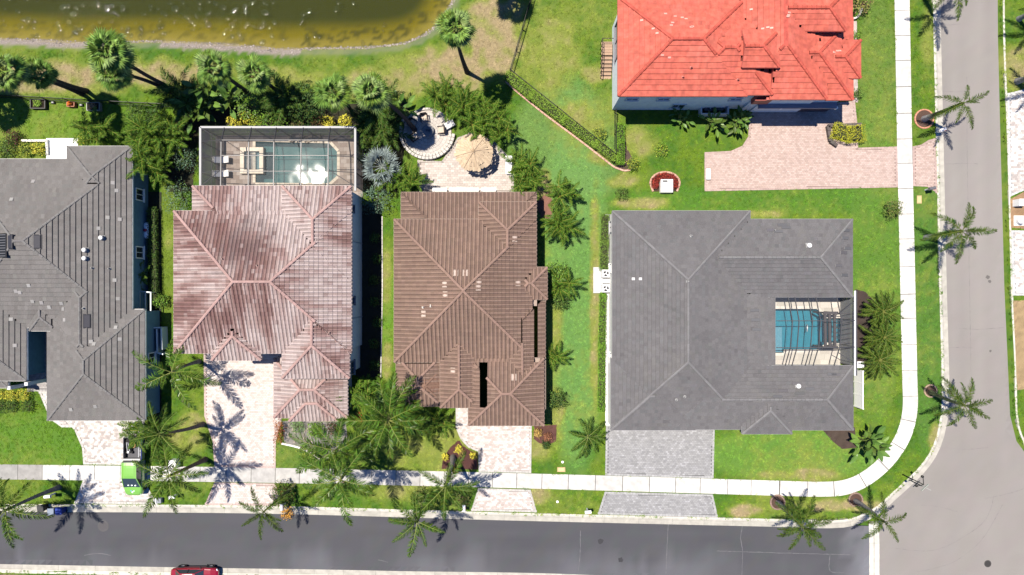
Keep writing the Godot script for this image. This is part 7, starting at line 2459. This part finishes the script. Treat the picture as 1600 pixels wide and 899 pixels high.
func wheels(o: Node3D, xs: Array, w: float, r: float) -> void:
	for x in xs:
		for s in [-1.0, 1.0]:
			var g := Geo.new()
			var t := Transform3D(Basis(Vector3.RIGHT, PI / 2 * s), Vector3(x, r, s * w))
			g.lathe([[r * 0.6, -0.12], [r * 0.95, -0.12], [r, -0.08], [r, 0.08], [r * 0.95, 0.12], [r * 0.6, 0.11]], 18, t, Color(0.012, 0.012, 0.012))
			var ty := put(g, "tyre", M.matte, o, true)
			g = Geo.new()
			g.lathe([[r * 0.6, 0.05], [r * 0.57, 0.1], [r * 0.2, 0.07], [0.0, 0.09]], 12, t, Color(0.3, 0.3, 0.31))
			put(g, "rim", M.metal, ty, true)

func vehicles() -> void:
	var lime := Color(0.125, 0.29, 0.045)
	var blue := Color(0.004, 0.012, 0.1)
	var c := W(216, 725.5)
	var o := thing("pickup_truck", "lime green pickup with a blue side and loaded bed on the cobbled drive", "pickup truck", Vector3(c.x, 0.03, c.z), "", -PI / 2)
	var g := Geo.new()
	hull(g, [[1.0, 0.98, 0.42, 1.0, 1.12, 0.86], [1.5, 0.98, 0.4, 1.0, 1.12, 0.86], [2.0, 0.97, 0.4, 0.98, 1.12, 0.82], [2.5, 0.95, 0.42, 0.9, 1.06, 0.76], [2.85, 0.86, 0.46, 0.8, 0.96, 0.6], [2.98, 0.72, 0.5, 0.7, 0.84, 0.5]], lime)
	put(g, "front_body", M.carpaint, o, true)
	g = Geo.new()
	hull(g, [[-0.66, 0.97, 0.42, 0.98, 1.08, 0.88], [0.99, 0.98, 0.42, 0.99, 1.11, 0.86]], lime)
	g.box(T(Vector3(-0.05, 0.75, -0.99)), Vector3(1.1, 0.5, 0.03), blue)
	put(g, "door", M.carpaint, o, true)
	g = Geo.new()
	g.cham(T(Vector3(-0.42, 1.36, -0.83)), Vector3(0.5, 0.6, 0.12), 0.03, blue)
	g.cham(T(Vector3(-1.85, 0.85, -0.93)), Vector3(2.2, 0.62, 0.1), 0.03, blue)
	put(g, "blue_wrap", M.carpaint, o, true).set_meta("label", "dark blue wrapped side panel")
	cabin(o, [2.08, 1.0, -0.55, -0.66], 0.88, 0.72, 1.12, 1.76, lime)
	g = Geo.new()
	var dk := Color(0.02, 0.02, 0.022)
	g.box(T(Vector3(-1.9, 0.62, 0)), Vector3(2.2, 0.06, 1.72), Color(0.07, 0.07, 0.075))
	put(g, "bed_floor", M.matte, o, true)
	for s in [-1.0, 1.0]:
		g = Geo.new()
		g.cham(T(Vector3(-1.9, 0.86, s * 0.9)), Vector3(2.2, 0.56, 0.12), 0.03, Color(0.05, 0.055, 0.07) if s < 0 else Color(0.015, 0.015, 0.017))
		put(g, "bed_side", M.carpaint, o, true)
	g = Geo.new()
	g.cham(T(Vector3(-2.98, 0.86, 0)), Vector3(0.1, 0.56, 1.7), 0.03, dk)
	put(g, "tailgate", M.carpaint, o, true)
	g = Geo.new()
	g.cham(T(Vector3(-0.78, 1.02, 0)), Vector3(0.2, 0.5, 1.76), 0.03, Color(0.3, 0.3, 0.3))
	put(g, "bulkhead", M.metal, o, true)
	for x in [-2.2, 2.05]:
		for s in [-1.0, 1.0]:
			g = Geo.new()
			g.lathe([[0.36, -0.02], [0.46, -0.02], [0.46, 0.05], [0.36, 0.05]], 16, Transform3D(Basis(Vector3.RIGHT, PI / 2 * s), Vector3(x, 0.4, s * 0.95)), dk)
			put(g, "wheel_arch", M.matte, o, true)
	wheels(o, [-2.2, 2.05], 0.86, 0.38)
	for s in [-1.0, 1.0]:
		g = Geo.new()
		g.cham(T(Vector3(1.55, 1.16, s * 1.1)), Vector3(0.1, 0.18, 0.22), 0.03, dk)
		put(g, "wing_mirror", M.paint, o, true)
		g = Geo.new()
		g.cham(Transform3D(Basis(Vector3.BACK, -0.5), Vector3(2.82, 0.84, s * 0.66)), Vector3(0.2, 0.12, 0.24), 0.02, Color(0.6, 0.62, 0.65))
		put(g, "headlight", M.paint, o, true)
	g = Geo.new()
	for q in [[2.6, 0.02, 0.13], [2.48, -0.15, 0.1], [2.46, 0.14, 0.11]]:
		g.box(Transform3D(Basis(Vector3.UP, R(0, 1)) * Basis(Vector3.BACK, -0.2), Vector3(q[0], 1.088 + (2.5 - q[0]) * 0.12, q[1])), Vector3(q[2], 0.01, q[2] * 1.1), [Color(0.1, 0.25, 0.5), Color(0.6, 0.65, 0.7)][rng.randi() % 2])
	put(g, "hood_decal", M.paint, o, true)
	for k in 3:
		g = Geo.new()
		g.box(T(Vector3(1.86 - 0.02 * k, 1.29, -0.4 + 0.36 * k), 0.1), Vector3(0.12, 0.012, 0.16), Color(0.55, 0.6, 0.6))
		put(g, "dash_paper", M.paint, o, true)
	# what lies in the bed
	var base := o.transform
	var cargo := func(called: String, label: String, cat: String, at: Vector3) -> Node3D:
		return thing(called, label, cat, base * at, "", -PI / 2)
	var sk: Node3D = cargo.call("straw_hat", "tan straw hat lying in the pickup's bed", "hat", Vector3(-2.2, 0.66, 0.02))
	g = Geo.new()
	g.lathe([[0.3, 0.3], [0.28, 0.33], [0.14, 0.35], [0.13, 0.45], [0.0, 0.47]], 16, T(Vector3.ZERO), Color(0.5, 0.33, 0.13))
	g.box(T(Vector3(0, 0.15, 0)), Vector3(0.3, 0.32, 0.3), dk)
	put(g, "hat", M.thatch, sk, true)
	var mw: Node3D = cargo.call("push_mower", "black garden machine with pale handles in the pickup's bed", "garden machine", Vector3(-1.7, 0.66, 0.45))
	g = Geo.new()
	g.cham(T(Vector3(0, 0.2, 0)), Vector3(0.65, 0.34, 0.5), 0.08, dk)
	put(g, "engine_deck", M.paint, mw, true)
	g = Geo.new()
	for s in [-0.14, 0.1]:
		g.bar(Vector3(0.1, 0.38, s), Vector3(-0.85, 0.62, s * 0.6), 0.05, 0.05, Color(0.45, 0.45, 0.46))
	g.lathe([[0.1, 0.35], [0.1, 0.42], [0.0, 0.44]], 10, T(Vector3(0.22, 0, 0.03)), Color(0.7, 0.7, 0.7))
	put(g, "handle", M.metal, mw, true)
	for x in [-0.26, 0.28]:
		for s in [-0.3, 0.3]:
			g = Geo.new()
			g.lathe([[0.0, -0.04], [0.14, -0.04], [0.14, 0.04], [0.0, 0.04]], 12, Transform3D(Basis(Vector3.RIGHT, PI / 2), Vector3(x, 0.14, s)), Color(0.03, 0.03, 0.03))
			put(g, "wheel", M.matte, mw, true)
	var bg: Node3D = cargo.call("cargo_bag", "black heaped bag against the pickup's tailgate", "bag", Vector3(-2.6, 0.66, 0.4))
	g = Geo.new()
	g.lathe([[0.34, 0.0], [0.4, 0.15], [0.33, 0.35], [0.15, 0.45], [0.0, 0.46]], 12, Transform3D(Basis().scaled(Vector3(0.9, 1, 1.05)), Vector3.ZERO), Color(0.012, 0.012, 0.013))
	put(g, "bag_body", M.cloth, bg, true)
	var gt: Node3D = cargo.call("tool_rack", "grey rack of tools along the pickup's right bed side", "tool rack", Vector3(-1.95, 0.66, -0.66))
	g = Geo.new()
	for k in 6:
		g.bar(Vector3(-0.9 + k * 0.36, 0, 0), Vector3(-0.9 + k * 0.36, 0.5, 0.02), 0.04, 0.04, Color(0.3, 0.31, 0.33))
	for y in [0.18, 0.48]:
		g.bar(Vector3(-0.95, y, 0), Vector3(0.95, y, 0), 0.05, 0.05, Color(0.33, 0.34, 0.36))
	put(g, "rack_frame", M.metal, gt, true)
	# --- the red car at the lower edge
	var red := Color(0.17, 0.003, 0.009)
	c = W(308.5, 897.0)
	var r := thing("car", "glossy red car cut by the bottom of the picture", "car", Vector3(c.x, -0.1, c.z))
	g = Geo.new()
	hull(g, [[-2.42, 0.66, 0.5, 0.72, 0.86, 0.5], [-2.28, 0.8, 0.4, 0.86, 1.0, 0.62], [-1.7, 0.9, 0.3, 0.94, 1.06, 0.74], [-0.8, 0.92, 0.28, 0.94, 1.06, 0.8], [0.4, 0.92, 0.28, 0.93, 1.04, 0.8], [1.1, 0.92, 0.3, 0.9, 1.01, 0.78], [1.7, 0.9, 0.32, 0.84, 0.95, 0.7], [2.2, 0.8, 0.38, 0.72, 0.82, 0.58], [2.4, 0.62, 0.46, 0.62, 0.7, 0.44]], red)
	put(g, "body", M.carpaint, r, true)
	cabin(r, [1.05, 0.35, -1.15, -1.85], 0.82, 0.62, 1.05, 1.58, red)
	wheels(r, [-1.45, 1.48], 0.82, 0.34)
	for s in [-1.0, 1.0]:
		g = Geo.new()
		g.cham(T(Vector3(0.72, 1.04, s * 1.0)), Vector3(0.12, 0.14, 0.2), 0.03, Color(0.02, 0.015, 0.015))
		put(g, "wing_mirror", M.paint, r, true)
		g = Geo.new()
		g.cham(Transform3D(Basis(Vector3.UP, -0.5 * s), Vector3(2.22, 0.7, s * 0.62)), Vector3(0.25, 0.12, 0.2), 0.03, Color(0.6, 0.6, 0.62))
		put(g, "headlight", M.paint, r, true)
		g = Geo.new()
		g.cham(T(Vector3(-2.3, 0.85, s * 0.62)), Vector3(0.12, 0.14, 0.24), 0.03, Color(0.2, 0.004, 0.004))
		put(g, "tail_light", M.paint, r, true)
		for x in [-1.45, 1.48]:
			g = Geo.new()
			g.lathe([[0.34, -0.02], [0.42, -0.02], [0.42, 0.04], [0.34, 0.04]], 16, Transform3D(Basis(Vector3.RIGHT, PI / 2 * s), Vector3(x, 0.36, s * 0.9)), Color(0.02, 0.02, 0.02))
			put(g, "wheel_arch", M.matte, r, true)

# ---------------------------------------------------------------- driveways and lots
func lots() -> void:
	var white := [Color(0.5, 0.47, 0.44), Color(0.56, 0.54, 0.51), Color(0.62, 0.6, 0.57), Color(0.66, 0.64, 0.61), Color(0.46, 0.42, 0.39), Color(0.38, 0.34, 0.32), Color(0.54, 0.46, 0.43)]
	var u := Vector2(0.3, 0.21)
	pavers("driveway", "whitish cobbled drive of the grey house, above the footpath", pp([96, 652, 226, 652, 222, 700, 222, 727, 130, 726, 128, 700, 116, 672]), u, white, Color(0.25, 0.22, 0.2), Color(0.5, 0.48, 0.45))
	pavers("driveway", "whitish cobbled apron of the grey house, below the footpath", pp([130, 749, 225, 751.5, 246, 788.5, 116, 787]), u, white, Color(0.25, 0.22, 0.2), Color(0.5, 0.48, 0.45))
	var pink := [Color(0.54, 0.46, 0.43), Color(0.57, 0.5, 0.47), Color(0.6, 0.54, 0.51), Color(0.51, 0.43, 0.395), Color(0.56, 0.51, 0.48), Color(0.62, 0.56, 0.53)]
	pavers("driveway", "pale pink paver drive of the pink house, above the footpath", pp([318, 545, 440, 545, 440, 658, 431, 690, 430.5, 732, 335, 730, 332, 690, 319, 650]), Vector2(0.27, 0.18), pink, Color(0.26, 0.2, 0.18), Color(0.46, 0.36, 0.33))
	pavers("driveway", "pale pink paver apron of the pink house, below the footpath", pp([335, 754, 430, 756, 440, 791, 320, 789]), Vector2(0.27, 0.18), pink, Color(0.26, 0.2, 0.18), Color(0.46, 0.36, 0.33))
	var sand := [Color(0.5, 0.45, 0.42), Color(0.56, 0.51, 0.48), Color(0.46, 0.4, 0.37), Color(0.6, 0.56, 0.53), Color(0.42, 0.36, 0.33)]
	pavers("driveway", "light paver drive of the brown house with a curved walkway", pp([712, 632, 733, 632, 733, 660, 831, 660, 830, 739.5, 748, 737.5, 747, 706, 732, 700, 719, 686, 712, 668]), Vector2(0.27, 0.18), sand, Color(0.28, 0.24, 0.22), Color(0.44, 0.42, 0.4))
	pavers("driveway", "light paver apron of the brown house, below the footpath", pp([747, 763, 829, 765.5, 839, 801, 736, 798.5]), Vector2(0.27, 0.18), sand, Color(0.28, 0.24, 0.22), Color(0.44, 0.42, 0.4))
	var grey := [Color(0.265, 0.265, 0.27), Color(0.285, 0.285, 0.29), Color(0.305, 0.305, 0.31), Color(0.25, 0.25, 0.255), Color(0.35, 0.35, 0.36)]
	pavers("driveway", "blue-grey paver drive of the corner house, above the footpath", pp([947, 664, 1117, 664, 1115, 748, 945.5, 743]), Vector2(0.27, 0.18), grey, Color(0.12, 0.12, 0.12), Color(0.34, 0.34, 0.34))
	pavers("driveway", "blue-grey paver apron of the corner house, below the footpath", pp([945, 768.5, 1114, 773, 1122, 809, 934, 804]), Vector2(0.27, 0.18), grey, Color(0.12, 0.12, 0.12), Color(0.34, 0.34, 0.34))
	var rose := [Color(0.43, 0.325, 0.285), Color(0.455, 0.35, 0.31), Color(0.41, 0.31, 0.27), Color(0.475, 0.375, 0.335), Color(0.44, 0.35, 0.31)]
	pavers("driveway", "wide pink paver drive of the red-roofed house", pp([1101, 238, 1142, 236, 1160, 228, 1169, 214, 1172, 172, 1336, 158, 1340, 196, 1341, 231, 1402, 229, 1403.5, 293, 1101, 299]), Vector2(0.27, 0.18), rose, Color(0.25, 0.18, 0.16), Color(0.4, 0.3, 0.27))
	pavers("driveway", "pink paver apron of the red-roofed house, at the avenue", pp([1426, 229, 1440, 226, 1451, 219, 1462, 216, 1465, 302, 1449, 292, 1427, 291]), Vector2(0.27, 0.18), rose, Color(0.25, 0.18, 0.16), Color(0.4, 0.3, 0.27))
	pavers("driveway", "speckled white drive across the avenue, upper one", pp([1574, 146, 1600, 140, 1680, 140, 1680, 298, 1600, 298, 1577, 308]), u, white, Color(0.3, 0.3, 0.3), Color(0.5, 0.5, 0.5))
	pavers("driveway", "speckled white drive across the avenue, lower one", pp([1580, 360, 1680, 362, 1680, 462, 1583, 462]), u, white, Color(0.3, 0.3, 0.3), Color(0.5, 0.5, 0.5))
	pavers("walkway", "paved court between the grey house's wings", pp([42, 500, 76, 500, 76, 612, 42, 612]), u, [Color(0.3, 0.28, 0.27), Color(0.36, 0.34, 0.33)], Color(0.15, 0.14, 0.14), Color(0.35, 0.34, 0.33))
	pavers("walkway", "paved link from the grey house's court to the cobbled drive", pp([60, 612, 100, 612, 100, 652, 118, 668, 96, 668, 78, 655]), u, white, Color(0.25, 0.22, 0.2), Color(0.5, 0.48, 0.45))

func patches() -> void:
	# x, y, radius x, radius y, strength
	dry_spots = [[90, 118, 110, 24, 0.95], [240, 115, 150, 22, 0.9], [40, 138, 50, 10, 0.8], [430, 120, 60, 16, 0.6], [480, 122, 45, 12, 0.5], [620, 128, 95, 26, 0.75], [700, 108, 62, 40, 1.0], [770, 55, 48, 75, 1.05], [650, 95, 60, 20, 0.5], [130, 140, 70, 10, 0.6],
		[870, 80, 36, 75, 0.55], [930, 115, 26, 14, 0.7], [830, 85, 30, 40, 0.5], [900, 190, 45, 30, 0.6], [1000, 222, 28, 25, 0.6], [940, 245, 22, 14, 0.55], [975, 282, 22, 12, 0.75], [1000, 318, 42, 9, 0.75], [1190, 335, 40, 6, 0.6], [930, 470, 8, 170, 0.7], [866, 640, 16, 60, 0.55], [865, 500, 14, 60, 0.5], [850, 290, 14, 26, 0.8], [700, 700, 40, 45, 0.5], [655, 710, 60, 30, 0.45], [640, 770, 70, 14, 0.55], [845, 700, 20, 18, 0.6], [843, 775, 18, 14, 0.7],
		[1165, 798, 24, 12, 1.0], [1300, 790, 55, 10, 0.95], [1350, 792, 40, 12, 0.9], [1260, 742, 60, 10, 0.75], [1212, 742, 30, 8, 0.65], [604, 440, 9, 60, 0.6], [604, 560, 9, 28, 0.7], [302, 660, 22, 14, 0.8], [290, 690, 32, 18, 0.6], [1592, 105, 26, 40, 0.8], [1450, 60, 10, 50, 0.4], [1462, 690, 10, 30, 0.7], [263, 375, 8, 16, 0.5], [1340, 500, 20, 60, 0.3]]
	var cool := Color(0.12, 0.215, 0.058)
	lush_spots = [[880, 250, 85, 120, cool], [900, 430, 48, 300, Color(0.115, 0.235, 0.06)], [60, 690, 90, 45, Color(0.085, 0.185, 0.018)], [90, 190, 130, 40, Color(0.105, 0.2, 0.018)], [1240, 710, 140, 40, Color(0.105, 0.215, 0.035)], [1200, 312, 260, 22, Color(0.065, 0.16, 0.018)], [465, 715, 40, 25, Color(0.06, 0.14, 0.02)], [1450, 480, 26, 230, Color(0.065, 0.15, 0.025)], [1370, 110, 30, 130, Color(0.095, 0.165, 0.03)], [1370, 400, 40, 260, Color(0.085, 0.175, 0.025)], [262, 380, 14, 130, Color(0.12, 0.17, 0.02)], [604, 480, 12, 80, Color(0.095, 0.21, 0.02)]]

func ripple(g: Geo, at: Vector3, r: float, slope: float) -> void:
	var a0 := R(0, TAU)
	var st := R(0.5, 1.0)
	for i in 3:
		for k in 8:
			var p := []
			for q in [[i, k], [i + 1, k], [i + 1, k + 1], [i, k + 1]]:
				var rr: float = q[0] / 3.0
				var a: float = TAU * q[1] / 8.0
				p.append([Vector3(cos(a) * rr * r, (1.0 - rr * rr) * r * slope * 0.5, sin(a) * rr * r * st), Vector3(cos(a) * rr * slope, 1.0, sin(a) * rr * slope / st).normalized()])
			var n := g.v.size()
			var b := Basis(Vector3.UP, a0)
			g.quad(at + b * p[0][0], at + b * p[3][0], at + b * p[2][0], at + b * p[1][0], Color.WHITE)
			for m in 4:
				g.n[n + m] = b * p[[0, 3, 2, 1][m]][1]

func _ready() -> void:
	rng.seed = 20240611
	# camera: a drone straight above, looking down, north at the top of the picture
	var cam := Camera3D.new()
	cam.name = "camera"
	cam.fov = 45.69
	cam.near = 0.5
	cam.far = 900.0
	cam.transform = Transform3D(Basis(Vector3.RIGHT, Vector3.FORWARD, Vector3.UP), Vector3(0, HC, 0))
	add_child(cam)
	cam.current = true
	var sky := ProceduralSkyMaterial.new()
	sky.sky_top_color = Color(0.27, 0.47, 0.8)
	sky.sky_horizon_color = Color(0.66, 0.75, 0.86)
	sky.sky_curve = 0.12
	sky.ground_bottom_color = Color(0.2, 0.2, 0.17)
	sky.ground_horizon_color = Color(0.6, 0.66, 0.72)
	sky.sky_energy_multiplier = 0.7
	var env := Environment.new()
	env.background_mode = Environment.BG_SKY
	env.sky = Sky.new()
	env.sky.sky_material = sky
	env.tonemap_mode = Environment.TONE_MAPPER_LINEAR
	env.tonemap_exposure = 2.1
	env.sdfgi_enabled = true
	env.ssao_enabled = true
	env.ssil_enabled = true
	var we := WorldEnvironment.new()
	we.name = "environment"
	we.environment = env
	add_child(we)
	var sun := DirectionalLight3D.new()
	sun.name = "sun"
	sun.light_energy = 1.6
	sun.light_color = Color(1.0, 0.965, 0.91)
	sun.light_angular_distance = 0.5
	sun.shadow_enabled = true
	sun.look_at_from_position(Vector3.ZERO, Vector3(0.29, -1.0, 0.16), Vector3.FORWARD)
	add_child(sun)

	for q in [[n_big, 1, 0.045], [n_mid, 2, 0.17], [n_fine, 3, 0.55]]:
		q[0].seed = q[1]; q[0].frequency = q[2]; q[0].fractal_octaves = 3; q[0].noise_type = FastNoiseLite.TYPE_SIMPLEX_SMOOTH
	materials()
	patches()
	mask.resize(MW * MH)
	shore = smooth_path(pp([-140, 52, 0, 58, 60, 60, 110, 63, 190, 63, 250, 62, 310, 65, 360, 67, 400, 71, 440, 74, 500, 73, 560, 72, 610, 68, 645, 60, 672, 44, 690, 24, 702, 5, 712, -20, 716, -60]), 0.5)
	shore.append(Vector2(-8, -60)); shore.append(Vector2(-64, -60))
	# what covers the ground
	mark(pp([-140, 790.5, 0, 790.5, 400, 793, 800, 804, 1200, 813.5, 1338, 810.5, 1370, 796, 1394, 775, 1414, 757, 1436, 736, 1455, 711, 1467, 680, 1474, 640, 1475, 600, 1471, 450, 1466, 225, 1462, 60, 1459, -90, 1564, -90, 1565, 60, 1571, 225, 1577, 450, 1582, 560, 1585, 650, 1595, 691, 1613, 715, 1760, 780, 1760, 980, 1361, 980, 1000, 915, 600, 903, 300, 898, -140, 890]), 3)
	streets()
	sidewalk()
	lots()
	house_red()
	house_dark()
	house_brown()
	house_pink()
	house_grey_left()
	cage_pink()
	cage_dark()
	fire_patio()
	services()
	planting()
	vehicles()
	setting_ground()
	# the pond's surface
	var g := Geo.new()
	var pond := PackedVector2Array(shore)
	var wide := Geometry2D.offset_polygon(pond, 0.35)[0] as PackedVector2Array
	g.prism(wide, -0.33, -0.33, Color.WHITE, Color.WHITE)
	# wind ripples: shallow curved crests on the surface that catch the sun
	for k in 150:
		var q := W(R(0, 690) if k % 3 == 0 else R(0, 420), R(-8, 64) if k % 4 else R(30, 70))
		if pond_depth(q.x, q.z) < 0.35:
			continue
		ripple(g, Vector3(q.x, -0.328, q.z), R(0.2, 0.42), R(0.17, 0.25))
	var o := put(g, "pond_water", M.pond_water)
	o.set_meta("kind", "structure"); o.set_meta("label", "olive-green pond with a weedy shallow edge")
	grass_blades()
